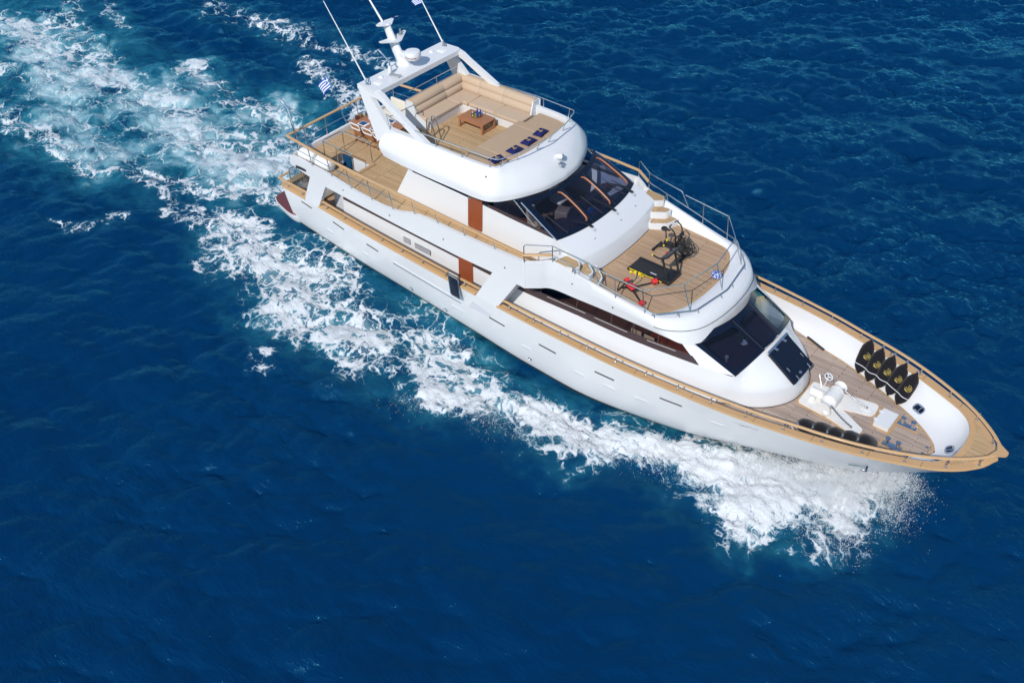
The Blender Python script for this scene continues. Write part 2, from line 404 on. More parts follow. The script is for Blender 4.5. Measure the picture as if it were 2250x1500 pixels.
FOAM_TRAILS = [
    (0.76, 1.60, 1.00, [[-10.26, 1.03], [-12.66, 0.09], [-15.49, 0.01], [-18.49, 0.24], [-21.65, 0.48], [-25.34, 0.07], [-29.74, -0.04], [-33.87, -0.49]]),
    (0.98, 0.66, 0.80, [[-7.54, -1.23], [-9.54, -1.93], [-10.7, -3.21], [-12.33, -4.11], [-14.15, -4.9]]),
    (0.70, 0.60, 0.50, [[-14.15, -4.9], [-16.5, -5.87], [-20.25, -6.01], [-24.9, -5.78]]),
    (0.88, 1.70, 1.00, [[-8.34, -0.08], [-10.63, -0.44], [-12.83, -1.23], [-14.73, -1.74]]),
    (0.66, 1.3, 0.60, [[-10.38, 3.3], [-12.66, 3.78], [-15.23, 3.46], [-17.89, 3.13], [-20.96, 3.98]]),
    (0.66, 1.20, 0.20, [[-12.66, 11.41], [-15.87, 11.63], [-18.34, 11.02], [-20.88, 10.39], [-23.99, 10.17], [-27.44, 9.75]]),
    (0.64, 1.15, 0.15, [[-10.46, 7.03], [-13.42, 7.82], [-16.57, 8.67]]),
    (0.76, 1.7, 0.80, [[-30.68, 2.4], [-33.24, 0.94], [-35.02, 0.19]]),
    (0.66, 1.1, 0.60, [[-27.98, 1.54], [-27.71, -1.31], [-29.11, -3.3]]),
    (0.80, 0.8, 0.20, [[-5.5, -3.18], [-7.0, -3.52], [-8.85, -4.15], [-10.73, -4.8], [-13.15, -4.83]]),
    (0.52, 0.41, 0.10, [[-11.94, -7.73], [-12.35, -9.14], [-13.59, -9.74]]),
    (0.72, 0.7, 0.15, [[-5.27, -3.92], [-7.07, -4.54], [-8.75, -5.29], [-10.3, -5.91]]),
    (0.76, 1.0, 0.20, [[-5.53, -6.83], [-5.97, -5.44], [-4.23, -4.83]]),
    (0.62, 1.0, 0.30, [[-22.77, -7.03], [-21.33, -6.37], [-18.8, -5.9], [-16.68, -5.75]]),
    (0.58, 0.9, 0.40, [[-25.72, 1.23], [-29.74, 2.4], [-34.09, 4.63]]),
    (0.45, 0.69, 0.30, [[-28.06, 4.76], [-30.5, 5.16], [-32.62, 5.96]]),
]

def ocean_tile(n, size, wind, speed, rms, small, seed, spread=2.0):
    """random wind sea: heights and the two sideways shifts on an n x n tile"""
    r = np.random.default_rng(seed)
    k1 = 2 * np.pi * np.fft.fftfreq(n, size / n)
    kx, ky = np.meshgrid(k1, k1, indexing='ij'); k = np.hypot(kx, ky); k[0, 0] = 1e-6
    Lw = speed ** 2 / 9.81
    c = (kx * wind[0] + ky * wind[1]) / k
    P = np.exp(-1.0 / (k * Lw) ** 2) / k ** 4 * (np.abs(c) ** spread + 0.06) * np.exp(-(k * small) ** 2)
    P[0, 0] = 0
    h = np.sqrt(P) * (r.normal(size=k.shape) + 1j * r.normal(size=k.shape))
    H = np.real(np.fft.ifft2(h)); s = rms / H.std()
    DX = np.real(np.fft.ifft2(-1j * kx / k * h)) * s; DY = np.real(np.fft.ifft2(-1j * ky / k * h)) * s
    return H * s, DX, DY
def sample(T, size, x, y):
    n = T.shape[0]; u = (x / size * n) % n; v = (y / size * n) % n
    i = np.floor(u).astype(int) % n; j = np.floor(v).astype(int) % n; fu = u - np.floor(u); fv = v - np.floor(v); i2 = (i + 1) % n; j2 = (j + 1) % n
    return T[i, j] * (1 - fu) * (1 - fv) + T[i2, j] * fu * (1 - fv) + T[i, j2] * (1 - fu) * fv + T[i2, j2] * fu * fv
def noise_tile(n, lo, hi, seed, power=1.0):
    r = np.random.default_rng(seed); k1 = np.fft.fftfreq(n) * n
    kx, ky = np.meshgrid(k1, k1, indexing='ij'); k = np.hypot(kx, ky); k[0, 0] = 1
    a = np.where((k >= lo) & (k <= hi), k ** -(1.0 + power), 0)
    T = np.real(np.fft.ifft2(a * (r.normal(size=k.shape) + 1j * r.normal(size=k.shape))))
    return T / T.std()
def sdf_poly(x, y, poly):
    P = np.array(poly); d = np.full(x.shape, 1e9); ins = np.zeros(x.shape, bool)
    for i in range(len(P)):
        a = P[i]; c = P[(i + 1) % len(P)]; e = c - a
        t = np.clip(((x - a[0]) * e[0] + (y - a[1]) * e[1]) / (e @ e), 0, 1)
        d = np.minimum(d, np.hypot(x - a[0] - t * e[0], y - a[1] - t * e[1]))
        cond = (a[1] > y) != (c[1] > y)
        with np.errstate(divide='ignore', invalid='ignore'):
            ins ^= cond & (x < a[0] + (y - a[1]) * e[0] / (e[1] if e[1] != 0 else 1e-9))
    return np.where(ins, -d, d)
def dist_line(x, y, line):
    P = np.array(line); d = np.full(x.shape, 1e9)
    for i in range(len(P) - 1):
        a = P[i]; e = P[i + 1] - a; t = np.clip(((x - a[0]) * e[0] + (y - a[1]) * e[1]) / (e @ e), 0, 1)
        d = np.minimum(d, np.hypot(x - a[0] - t * e[0], y - a[1] - t * e[1]))
    return d
def sm(a, b, v):
    t = np.clip((v - a) / (b - a), 0, 1); return t * t * (3 - 2 * t)

WIND = np.array([-0.60, 0.80])
tA = ocean_tile(1024, 83.0, WIND, 2.7, 0.082, 0.07, 3)
tB = ocean_tile(512, 27.0, np.array([-0.75, 0.66]), 1.55, 0.046, 0.045, 5, 2.0)
nA = noise_tile(512, 2, 60, 21); nB = noise_tile(512, 6, 120, 22, 0.6); nC = noise_tile(512, 10, 200, 23, 0.4); nD = noise_tile(512, 2, 40, 24)

def axis(lo, hi, step, far, grow=1.16):
    a = list(np.arange(lo, hi + 1e-6, step)); s = step
    r = [];  p = hi
    while p < far: s *= grow; p += s; r.append(p)
    l = []; p = lo; s = step
    while p > -far: s *= grow; p -= s; l.append(p)
    return np.array(l[::-1] + a + r)
AX = axis(-43, 33, 0.095, 2500); AY = axis(-27, 52, 0.095, 2500)
X, Y = np.meshgrid(AX, AY, indexing='ij')
near = np.exp(-((np.maximum(0, np.maximum(-46 - X, X - 36)) + np.maximum(0, np.maximum(-30 - Y, Y - 55))) / 25.0) ** 2)
def foam_fields(X, Y):
    """foam density, turquoise (aerated water) and solid white water at points"""
    jx = 0.9 * sample(nA, 18.0, X, Y) * 0.35 + 0.18 * sample(nB, 9.0, X, Y); jy = 0.9 * sample(nD, 18.0, X, Y) * 0.35 + 0.18 * sample(nB, 9.0, Y + 3, X)
    xx = X + jx; yy = Y + jy
    den = np.zeros(X.shape); aer = np.zeros(X.shape); sol = np.zeros(X.shape)
    for d, w, a, poly in FOAM_AREAS:
        s = sdf_poly(xx, yy, poly); m = sm(w, -w, s)
        if d > 1.0: sol = np.maximum(sol, sm(0.3 * w, -0.9 * w, s) * (d - 0.2))
        den = np.maximum(den, min(d, 1.0) * m); aer = np.maximum(aer, a * sm(1.6 * w, -w, s))
    for d, w, a, line in FOAM_TRAILS:
        s = dist_line(xx, yy, line); m = sm(1.25 * w, 0.15 * w, s)
        den = np.maximum(den, d * m); aer = np.maximum(aer, a * sm(2.2 * w, 0.2 * w, s))
    patch = sample(nA, 14.0, X + 5, Y - 3)
    den = np.clip(den * (1.0 + 0.13 * patch) + 0.02 * patch * (den > 0.05), 0, 1.1)
    return den, np.clip(aer * (0.85 + 0.25 * patch), 0, 1), np.clip(sol, 0, 1)
core = near > 0.5
den = np.zeros(X.shape); aer = np.zeros(X.shape); sol = np.zeros(X.shape)
den[core], aer[core], sol[core] = foam_fields(X[core], Y[core])
H = sample(tA[0], 83.0, X, Y); DX = sample(tA[1], 83.0, X, Y); DY = sample(tA[2], 83.0, X, Y)
h2 = sample(tB[0], 27.0, X, Y); dx2 = sample(tB[1], 27.0, X, Y); dy2 = sample(tB[2], 27.0, X, Y)
gust = 0.75 + 0.28 * sample(nD, 60.0, X, Y)
calm = sm(-19, 13, Y - 0.12 * X)      # ruffled beyond the yacht, smoother in front of the camera
ruff = (0.45 + 1.0 * calm) * np.clip(gust, 0.35, 1.5)
Z = (H * (0.68 + 0.50 * calm) + h2 * ruff) * near
Z += den * (0.055 * sample(nB, 7.0, X, Y) + 0.02 * sample(nC, 5.0, X, Y)) * 0.6
Z += sol * (0.16 + 0.035 * sample(nB, 6.0, X, Y) + 0.014 * sample(nC, 4.0, X, Y))
Z += aer * 0.05 * sample(nA, 8.0, X, Y)
CH = 1.05 * near
PX = X + (DX * CH + dx2 * 0.8 * ruff * near); PY = Y + (DY * CH + dy2 * 0.8 * ruff * near)
# keep the water out of the hull and off the swim platform
inhull = (X > -7.6) & (X < 20.5) & (np.abs(Y) < 2.2) & (X < 20.5 - np.abs(Y) * 2.0)
Z = np.where(inhull, np.minimum(Z, 0.10), Z)
nx, ny = X.shape
me = bpy.data.meshes.new('sea')
me.vertices.add(nx * ny); me.vertices.foreach_set('co', np.stack([PX, PY, Z], -1).astype(np.float32).ravel())
I, J = np.meshgrid(np.arange(nx - 1), np.arange(ny - 1), indexing='ij'); a = (I * ny + J).ravel()
quads = np.stack([a, a + ny, a + ny + 1, a + 1], 1).astype(np.int32)
me.loops.add(quads.size); me.loops.foreach_set('vertex_index', quads.ravel())
me.polygons.add(len(quads)); me.polygons.foreach_set('loop_start', np.arange(0, quads.size, 4, dtype=np.int32))
me.update(calc_edges=True); me.validate(); me.shade_smooth()
for nm, arr in (('foam', den), ('aerated', aer), ('whitewater', sol), ('ruffle', ruff)):
    at = me.attributes.new(nm, 'FLOAT', 'POINT'); at.data.foreach_set('value', arr.astype(np.float32).ravel())

sm_ = bpy.data.materials.new("sea_water"); sm_.use_nodes = True
nt = sm_.node_tree; L = nt.links.new; N = nt.nodes.new
bsdf = nt.nodes["Principled BSDF"]; outn = nt.nodes["Material Output"]
geo = N("ShaderNodeNewGeometry")
def attr(n): q = N("ShaderNodeAttribute"); q.attribute_name = n; return q.outputs["Fac"]
def math_(op, a, b=None, c=None, clamp=False):
    q = N("ShaderNodeMath"); q.operation = op; q.use_clamp = clamp
    for i, v in enumerate((a, b, c)):
        if v is None: continue
        if isinstance(v, (int, float)): q.inputs[i].default_value = v
        else: L(v, q.inputs[i])
    return q.outputs[0]
def noise(scale, detail=4, rough=0.55, vec=None, kind=None, dist=0.0):
    q = N("ShaderNodeTexNoise"); q.inputs["Scale"].default_value = scale; q.inputs["Detail"].default_value = detail; q.inputs["Roughness"].default_value = rough; q.inputs["Distortion"].default_value = dist
    if kind: q.noise_type = kind
    if vec is not None: L(vec, q.inputs["Vector"])
    return q
def maprange(v, a, b_, c=0.0, d=1.0, smooth=True):
    q = N("ShaderNodeMapRange"); q.interpolation_type = 'SMOOTHSTEP' if smooth else 'LINEAR'
    L(v, q.inputs[0]); 
    for i, k in ((1, a), (2, b_), (3, c), (4, d)):
        if isinstance(k, (int, float)): q.inputs[i].default_value = k
        else: L(k, q.inputs[i])
    return q.outputs[0]
pos = geo.outputs["Position"]
flat = N("ShaderNodeVectorMath"); flat.operation = 'MULTIPLY'; flat.inputs[1].default_value = (1, 1, 0.15); L(pos, flat.inputs[0]); pos2 = flat.outputs[0]
# swirl the coordinates so that the lace has no straight cells
w1 = noise(0.55, 4, 0.6, pos2); w2 = noise(2.3, 3, 0.6, pos2)
def warp(base, nz, amt):
    c = N("ShaderNodeVectorMath"); c.operation = 'SUBTRACT'; c.inputs[1].default_value = (0.5, 0.5, 0.5); L(nz.outputs["Color"], c.inputs[0])
    s = N("ShaderNodeVectorMath"); s.operation = 'SCALE'; s.inputs["Scale"].default_value = amt; L(c.outputs[0], s.inputs[0])
    a_ = N("ShaderNodeVectorMath"); a_.operation = 'ADD'; L(base, a_.inputs[0]); L(s.outputs[0], a_.inputs[1]); return a_.outputs[0]
pw = warp(warp(pos2, w1, 2.6), w2, 0.55)
def edge(scale, vec, rnd=1.0):
    v = N("ShaderNodeTexVoronoi"); v.feature = 'DISTANCE_TO_EDGE'; v.inputs["Scale"].default_value = scale; v.inputs["Randomness"].default_value = rnd; L(vec, v.inputs["Vector"]); return v.outputs["Distance"]
e1 = edge(0.95, pw); e2 = edge(2.3, pw); e3 = edge(5.5, pw)
lace = math_('MINIMUM', math_('MINIMUM', math_('MULTIPLY', e1, 1.0), math_('ADD', math_('MULTIPLY', e2, 0.95), 0.05)), math_('ADD', math_('MULTIPLY', e3, 0.9), 0.16))
fn1 = noise(1.1, 6, 0.62, pw); fn2 = noise(7.0, 5, 0.65, pw)
foam_a = attr('foam'); aer_a = attr('aerated'); sol_a = attr('whitewater')
an = noise(0.7, 5, 0.6, warp(pos2, w1, 1.5))
# f > 0 where foam lies: dense patches close up, thin ones break into lines and flecks
f = math_('SUBTRACT', math_('MULTIPLY', foam_a, 0.80), math_('MULTIPLY', lace, 3.3))
f = math_('ADD', f, math_('MULTIPLY', math_('SUBTRACT', fn1.outputs[0], 0.52), 0.62))
f = math_('ADD', f, math_('MULTIPLY', math_('SUBTRACT', fn2.outputs[0], 0.5), 0.35))
gate = maprange(foam_a, 0.02, 0.30)
lacefoam = math_('MULTIPLY', math_('MULTIPLY', maprange(f, 0.06, 0.42), gate), maprange(aer_a, 0.35, 1.0, 1.0, 0.86))
milk = math_('MULTIPLY', maprange(math_('ADD', math_('MULTIPLY', foam_a, 0.8), math_('SUBTRACT', fn1.outputs[0], 0.5)), 0.42, 1.0), 0.40)
milk = math_('MULTIPLY', milk, gate)
milk = math_('MAXIMUM', milk, math_('MULTIPLY', maprange(math_('ADD', math_('MULTIPLY', aer_a, 0.75), math_('MULTIPLY', math_('SUBTRACT', an.outputs[0], 0.5), 1.6)), 0.34, 1.05), 0.74))
srot = N("ShaderNodeMapping"); srot.inputs["Rotation"].default_value = (0, 0, 1.15); srot.inputs["Scale"].default_value = (0.45, 2.6, 1.0); L(warp(pos2, w1, 0.9), srot.inputs[0])
streak = noise(1.5, 6, 0.62, srot.outputs[0], None, 0.4)
solf = maprange(math_('ADD', sol_a, math_('ADD', math_('MULTIPLY', math_('SUBTRACT', fn2.outputs[0], 0.5), 1.2), math_('ADD', math_('ADD', math_('MULTIPLY', math_('SUBTRACT', fn1.outputs[0], 0.5), 0.6), math_('MULTIPLY', math_('SUBTRACT', streak.outputs[0], 0.5), 1.7)), math_('MULTIPLY', math_('SUBTRACT', 0.13, math_('MINIMUM', e2, e3)), 1.5)))), 0.25, 1.0)
solf = math_('MULTIPLY', solf, maprange(sol_a, 0.01, 0.22))
foam = math_('MAXIMUM', math_('MAXIMUM', lacefoam, milk), solf, clamp=True)
# water colour: deep blue, turquoise where bubbles are mixed in
big = noise(0.06, 3, 0.5, pos2)
c1 = N("ShaderNodeMix"); c1.data_type = 'RGBA'; c1.inputs[6].default_value = (0.0004, 0.0190, 0.0690, 1); c1.inputs[7].default_value = (0.0006, 0.0310, 0.1010, 1); L(big.outputs[0], c1.inputs[0])
at_ = math_('MULTIPLY', aer_a, maprange(an.outputs[0], 0.24, 0.62), clamp=True)
c2 = N("ShaderNodeMix"); c2.data_type = 'RGBA'; L(at_, c2.inputs[0]); L(c1.outputs[2], c2.inputs[6]); c2.inputs[7].default_value = (0.032, 0.255, 0.315, 1)
L(c2.outputs[2], bsdf.inputs["Base Color"])
bsdf.inputs["Specular IOR Level"].default_value = 0.0; bsdf.inputs["Roughness"].default_value = 0.5
gl = N("ShaderNodeBsdfGlossy"); gl.inputs["Roughness"].default_value = 0.075; gl.inputs["Color"].default_value = (0.16, 0.75, 1.0, 1)  # cyan put into the reflection colour to tint the sky highlights
fre = N("ShaderNodeFresnel"); fre.inputs[0].default_value = 1.333
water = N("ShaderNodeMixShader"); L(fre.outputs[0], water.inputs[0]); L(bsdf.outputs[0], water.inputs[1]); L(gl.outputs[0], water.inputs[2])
# ripples too small for the mesh: crested, running with the wind
rot = N("ShaderNodeMapping"); rot.inputs["Rotation"].default_value = (0, 0, -0.64); rot.inputs["Scale"].default_value = (0.42, 1.0, 1.0); L(pos2, rot.inputs[0])
r1 = noise(4.2, 7, 0.60, rot.outputs[0], 'RIDGED_MULTIFRACTAL', 0.5); r2 = noise(7.0, 4, 0.6, rot.outputs[0], None, 0.8)
rip = math_('ADD', math_('MULTIPLY', r1.outputs[0], 0.026), math_('ADD', math_('MULTIPLY', r2.outputs[0], 0.040), math_('MULTIPLY', noise(19.0, 3, 0.6, rot.outputs[0], None, 0.6).outputs[0], 0.012)))
gz = noise(0.11, 3, 0.6, pos2); rip = math_('MULTIPLY', math_('MULTIPLY', rip, maprange(gz.outputs[0], 0.25, 0.75, 0.40, 1.25)), maprange(attr('ruffle'), 0.15, 1.1, 1.0, 2.0))
bmp = N("ShaderNodeBump"); bmp.inputs["Strength"].default_value = 0.85; bmp.inputs["Distance"].default_value = 1.0; L(rip, bmp.inputs["Height"])
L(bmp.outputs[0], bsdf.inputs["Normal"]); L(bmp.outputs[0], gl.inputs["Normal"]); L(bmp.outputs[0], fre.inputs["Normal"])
fb = N("ShaderNodeBsdfPrincipled"); fb.inputs["Roughness"].default_value = 0.6; fb.inputs["Specular IOR Level"].default_value = 0.2
fcol = N("ShaderNodeMix"); fcol.data_type = 'RGBA'; L(foam, fcol.inputs[0]); fcol.inputs[6].default_value = (0.36, 0.58, 0.66, 1); fcol.inputs[7].default_value = (0.66, 0.69, 0.72, 1); L(fcol.outputs[2], fb.inputs["Base Color"])
fh = math_('ADD', math_('ADD', math_('MULTIPLY', foam, 0.035), math_('MULTIPLY', streak.outputs[0], 0.10)), math_('ADD', math_('MULTIPLY', fn2.outputs[0], 0.07), math_('MULTIPLY', noise(22.0, 3, 0.6, pos2).outputs[0], 0.02)))
fbm = N("ShaderNodeBump"); fbm.inputs["Strength"].default_value = 0.8; fbm.inputs["Distance"].default_value = 1.0; L(fh, fbm.inputs["Height"]); L(fbm.outputs[0], fb.inputs["Normal"])
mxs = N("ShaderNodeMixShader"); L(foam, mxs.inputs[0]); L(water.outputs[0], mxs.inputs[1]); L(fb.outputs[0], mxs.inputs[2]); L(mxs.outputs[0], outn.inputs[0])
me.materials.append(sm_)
sea = bpy.data.objects.new('sea', me); col.objects.link(sea)
sea['kind'] = 'structure'

# ---- spray thrown up by the bow: loose drops, dense near the stem and thinning outward
def spray_points():
    P = []
    def throw(n, line, out, hmax, spread):
        l = np.array(line); seg = rng.integers(0, len(l) - 1, n); t = rng.random(n)[:, None]
        base = l[seg] * (1 - t) + l[seg + 1] * t
        u = rng.random(n) ** 0.8; d = np.array(out) / np.hypot(*out)
        r = u * spread * (0.35 + 0.65 * rng.random(n))
        p = base + d * r[:, None] + rng.normal(size=(n, 2)) * (0.10 + 0.22 * u[:, None])
        z = hmax * (4 * u * (1 - u) * 0.8 + 0.25 * (1 - u)) * rng.random(n) ** 0.7 + 0.05
        clump = sample(nC, 5.0, p[:, 0], p[:, 1]) + 0.6 * sample(nB, 5.0, p[:, 0], p[:, 1])
        keep = clump > -0.3 + 1.3 * u * rng.random(n)
        P.append(np.concatenate([p, z[:, None]], 1)[keep])
    for args in SPRAY: throw(*args)
    return np.concatenate(P)
SPRAY = [(80000, [(21.6, 0.2), (20.6, 0.1), (19.6, -0.1)], (0.40, -1.0), 1.0, 4.3), (46000, [(22.2, 0.6), (21.4, 0.2)], (0.75, -0.8), 1.1, 2.6),
         (36000, [(19.8, -0.4), (17.8, -1.6)], (0.25, -1.0), 0.7, 3.6), (14000, [(22.6, 0.8), (22.2, 0.7)], (1.0, -0.35), 0.9, 1.7),
         (9000, [(17.6, -2.4), (14.6, -3.6)], (0.1, -1.0), 0.45, 1.6), (6000, [(13.4, -4.4), (9.4, -6.2)], (-0.1, -1.0), 0.35, 1.5), (3500, [(10.0, -6.0), (6.4, -7.6)], (-0.2, -1.0), 0.3, 0.9)]
pts = spray_points(); n = len(pts)
sz = (0.003 + 0.009 * rng.random(n) ** 3)
oct_ = np.array([(1, 0, -0.6), (-0.6, 0.8, -0.6), (-0.6, -0.8, -0.6), (0, 0, 1)], float)
fc = np.array([(0, 1, 3), (1, 2, 3), (2, 0, 3), (0, 2, 1)])
V = (pts[:, None, :] + oct_[None] * sz[:, None, None] * (1 + 0.5 * rng.random((n, 4, 1)))).reshape(-1, 3).astype(np.float32)
F = (fc[None] + (np.arange(n) * 4)[:, None, None]).reshape(-1, 3).astype(np.int32)
ms = bpy.data.meshes.new('bow_spray'); ms.vertices.add(len(V)); ms.vertices.foreach_set('co', V.ravel())
ms.loops.add(F.size); ms.loops.foreach_set('vertex_index', F.ravel()); ms.polygons.add(len(F)); ms.polygons.foreach_set('loop_start', np.arange(0, F.size, 3, dtype=np.int32))
ms.update(calc_edges=True); ms.validate(); ms.materials.append(mat("spray_drops", (0.90, 0.91, 0.92), 0.5))
spray = bpy.data.objects.new('bow_spray', ms); col.objects.link(spray); spray['kind'] = 'stuff'; spray['label'] = 'white spray thrown up along the starboard bow'; spray['category'] = 'spray'

# fine mist hanging in the spray beside the bow
mm = bpy.data.materials.new("spray_mist"); mm.use_nodes = True; nt = mm.node_tree; nt.nodes.remove(nt.nodes["Principled BSDF"]); L = nt.links.new; N = nt.nodes.new
pv = N("ShaderNodeVolumePrincipled"); pv.inputs["Color"].default_value = (0.93, 0.95, 0.97, 1); pv.inputs["Anisotropy"].default_value = 0.2
tc = N("ShaderNodeTexCoord"); n1 = N("ShaderNodeTexNoise"); n1.inputs["Scale"].default_value = 1.6; n1.inputs["Detail"].default_value = 4; L(tc.outputs["Object"], n1.inputs["Vector"])
vs_ = N("ShaderNodeMapping"); vs_.vector_type = 'POINT'; vs_.inputs["Location"].default_value = (-1, -1, -0.75); vs_.inputs["Scale"].default_value = (2, 2, 1.5); L(tc.outputs["Generated"], vs_.inputs[0])
ln = N("ShaderNodeVectorMath"); ln.operation = 'LENGTH'; L(vs_.outputs[0], ln.inputs[0])
fa = N("ShaderNodeMapRange"); fa.interpolation_type = 'SMOOTHSTEP'; fa.inputs[1].default_value = 1.0; fa.inputs[2].default_value = 0.15; fa.inputs[3].default_value = 0.0; fa.inputs[4].default_value = 1.0; L(ln.outputs["Value"], fa.inputs[0])
nn = N("ShaderNodeMapRange"); nn.inputs[1].default_value = 0.42; nn.inputs[2].default_value = 0.75; L(n1.outputs[0], nn.inputs[0])
mu = N("ShaderNodeMath"); mu.operation = 'MULTIPLY'; L(fa.outputs[0], mu.inputs[0]); L(nn.outputs[0], mu.inputs[1])
m2 = N("ShaderNodeMath"); m2.operation = 'MULTIPLY'; m2.inputs[1].default_value = 1.1; L(mu.outputs[0], m2.inputs[0]); L(m2.outputs[0], pv.inputs["Density"])
L(pv.outputs[0], nt.nodes["Material Output"].inputs["Volume"])
b = MB(); b.box((0, 0, 0), (5.6, 2.6, 1.2)); mist = b.build('spray_mist', mm, None); mist.location = (20.2, -2.0, 0.70); mist.rotation_euler = (0, 0, 0.42)
mist['kind'] = 'stuff'; mist['label'] = 'fine white mist hanging over the bow wave'; mist['category'] = 'mist'
# ================================================================ THE YACHT (x forward, y port, z up; metres)
yacht = thing('motor_yacht', 'white three-deck motor yacht with teak rails and a radar arch, under way', 'motor yacht')
SHEER = [(-5.3, 2.93), (-3.65, 3.04), (-2.5, 3.12), (0, 3.32), (4, 3.55), (7.9, 3.71), (10.7, 3.78), (13.4, 3.76), (15.9, 3.58), (17, 3.49),
         (18.3, 3.32), (19.6, 3.06), (20.8, 2.80), (22, 2.45), (23.3, 1.94), (24.3, 1.43), (24.9, 0.90), (25.25, 0.42), (25.4, 0.0)]
WLINE = [(-5.2, 2.35), (-3, 2.5), (-1, 2.62), (2, 2.70), (6, 2.88), (9, 3.02), (11.4, 3.0), (13.4, 2.62), (15.5, 2.05), (17, 1.42), (19, 0.62), (20.7, 0.0)]
UPPER = [(-4.2, 3.14), (0, 3.36), (4, 3.55), (9.2, 3.69), (12, 3.69)]
def bs(x): return smooth_interp(x, SHEER)
def zw(x): return 0.55 - 0.05 * x
def stem_x(k): return 20.7 + 4.7 * (max(0, k) ** 0.85) if k >= 0 else 20.7 + 4.0 * k
def hull_pt(t, k):
    xs = stem_x(k); x = -5.2 + t * (xs + 5.2)
    z = zw(x) + (3.0 - zw(x)) * k
    B = smooth_interp(-5.2 + t * 30.6, SHEER); W = smooth_interp(-5.2 + t * 25.9, WLINE)
    p = 0.62 + 0.22 * min(1, max(0, (t - 0.5) / 0.5))
    if k >= 0: y = W + (B - W) * k ** p
    else: y = W * (1 + 0.9 * k)
    return x, y, z
def hull_y(x, z):
    k = (z - zw(x)) / (3.0 - zw(x)); t = (x + 5.2) / (stem_x(k) + 5.2)
    return hull_pt(min(1, t), k)[1]

ks = [0.0, 0.05, 0.09, 0.14, 0.2, 0.3, 0.4, 0.5, 0.6, 0.7, 0.8, 0.9, 1.0]
ts = list(np.linspace(0, 0.7, 36)) + list(np.linspace(0.72, 1.0, 26))
b = MB(); b.grid([[(hull_pt(t, k)[0], -hull_pt(t, k)[1], hull_pt(t, k)[2]) for t in ts] for k in ks])
b.grid([[hull_pt(t, k) for t in ts] for k in ks])
b.grid([[(-5.2, hull_pt(0, k)[1] * s, hull_pt(0, k)[2]) for s in (-1, 0, 1)] for k in ks])       # transom
hull = b.build('hull', M_['hull'], yacht, 30)
b = MB(); kk = [-0.5, -0.3, -0.15, 0.0, 0.05, 0.09]
for s in (-1, 1):
    b.grid([[(hull_pt(t, k)[0], s * (hull_pt(t, k)[1] + 0.012), hull_pt(t, k)[2]) for t in ts] for k in kk])
build_each(b, 'waterline_stripe', M_['boot'], hull, 30)

# swim platform
b = MB()
pl = [(-4.7, -2.5), (-5.2, -2.75), (-6.0, -2.62), (-6.75, -2.36), (-7.0, -1.9), (-7.05, 0), (-7.0, 1.9), (-6.75, 2.36), (-6.0, 2.62), (-5.2, 2.75), (-4.7, 2.5)]
pq = curve([(x, y, 0) for x, y in pl], 4)
b.grid([[(p.x, p.y, 1.42) for p in pq], [(p.x, p.y * 0.985, 1.2) for p in pq], [(-5.2 + (p.x + 5.2) * 0.96, p.y * 0.87, 0.72) for p in pq]])
k = len(pq); b.f.append(tuple(range(k)))
plat = b.build('swim_platform', M_['hull'], yacht)
b = MB(); b.prism([(p.x * 1.0 + 0.02, p.y * 0.985) for p in curve([(x, y, 0) for x, y in pl], 4)], 1.424, 1.455); b.build('platform_planking', M_['mahog_dark'], plat)




# ---- hull slits, ports, gate, anchor
def on_hull(x, z, off=0.0): return (x, -(hull_y(x, z) + off), z)
slits = [((-3.98, 2.72), (-3.29, 2.66)), ((-1.84, 2.58), (-1.14, 2.5)), ((0.32, 2.42), (1.03, 2.36)), ((7.32, 2.1), (8.12, 2.07)), ((9.84, 2.1), (10.64, 2.07)),
         ((12.42, 2.16), (13.25, 2.17)), ((15.09, 2.28), (15.95, 2.33))]
for (a, c) in slits:
    b = MB(); n = 8
    fr = [[on_hull(a[0] + (c[0] - a[0]) * i / n, a[1] + (c[1] - a[1]) * i / n + h, 0.012) for i in range(n + 1)] for h in (0.035, -0.035)]
    bk = [[(p[0], p[1] + 0.05, p[2]) for p in r] for r in fr]
    b.solid(fr, bk); b.build('hull_slit', M_['brown_frame'], hull)
b = MB(); n = 8
fr = [[on_hull(17.83 + 0.85 * i / n, 2.55 + 0.06 * i / n + h, 0.016) for i in range(n + 1)] for h in (0.03, -0.03)]
b.solid(fr, [[(p[0], p[1] + 0.05, p[2]) for p in r] for r in fr]); b.build('vent_strip', M_['chrome'], hull)
def find_hull(xa, za):
    return xa, za
for (x0, x1, z0) in [(8.87, 9.31, 1.42), (11.42, 11.87, 1.52), (12.74, 13.22, 1.55), (14.03, 14.56, 1.62), (17.0, 17.47, 2.0), (-2.59, -2.2, 1.75), (-0.28, 0.15, 1.62), (5.1, 5.75, 1.45)]:
    b = MB(); n = 6
    def q(u, h): return on_hull(x0 + (x1 - x0) * u, z0 + h, 0.014)
    fr = [[q(i / n, h * (1 if 0 < i < n else 0.75)) for i in range(n + 1)] for h in (0.095, 0.03, -0.03, -0.095)]
    b.solid(fr, [[(p[0], p[1] + 0.05, p[2]) for p in r] for r in fr]); b.build('port_cover', M_['white'], hull)
for (x, z) in [(9.2, 0.85), (2.6, 1.0), (4.6, 0.9)]:
    b = MB(); p = on_hull(x, z, 0.01); b.lathe([(0.001, 0.0), (0.06, 0.0), (0.075, 0.02), (0.055, 0.035), (0.03, 0.01), (0.001, 0.01)], p, 16, Matrix.Rotation(math.pi / 2, 4, 'X'))
    b.build('drain_outlet', M_['steel'], hull)
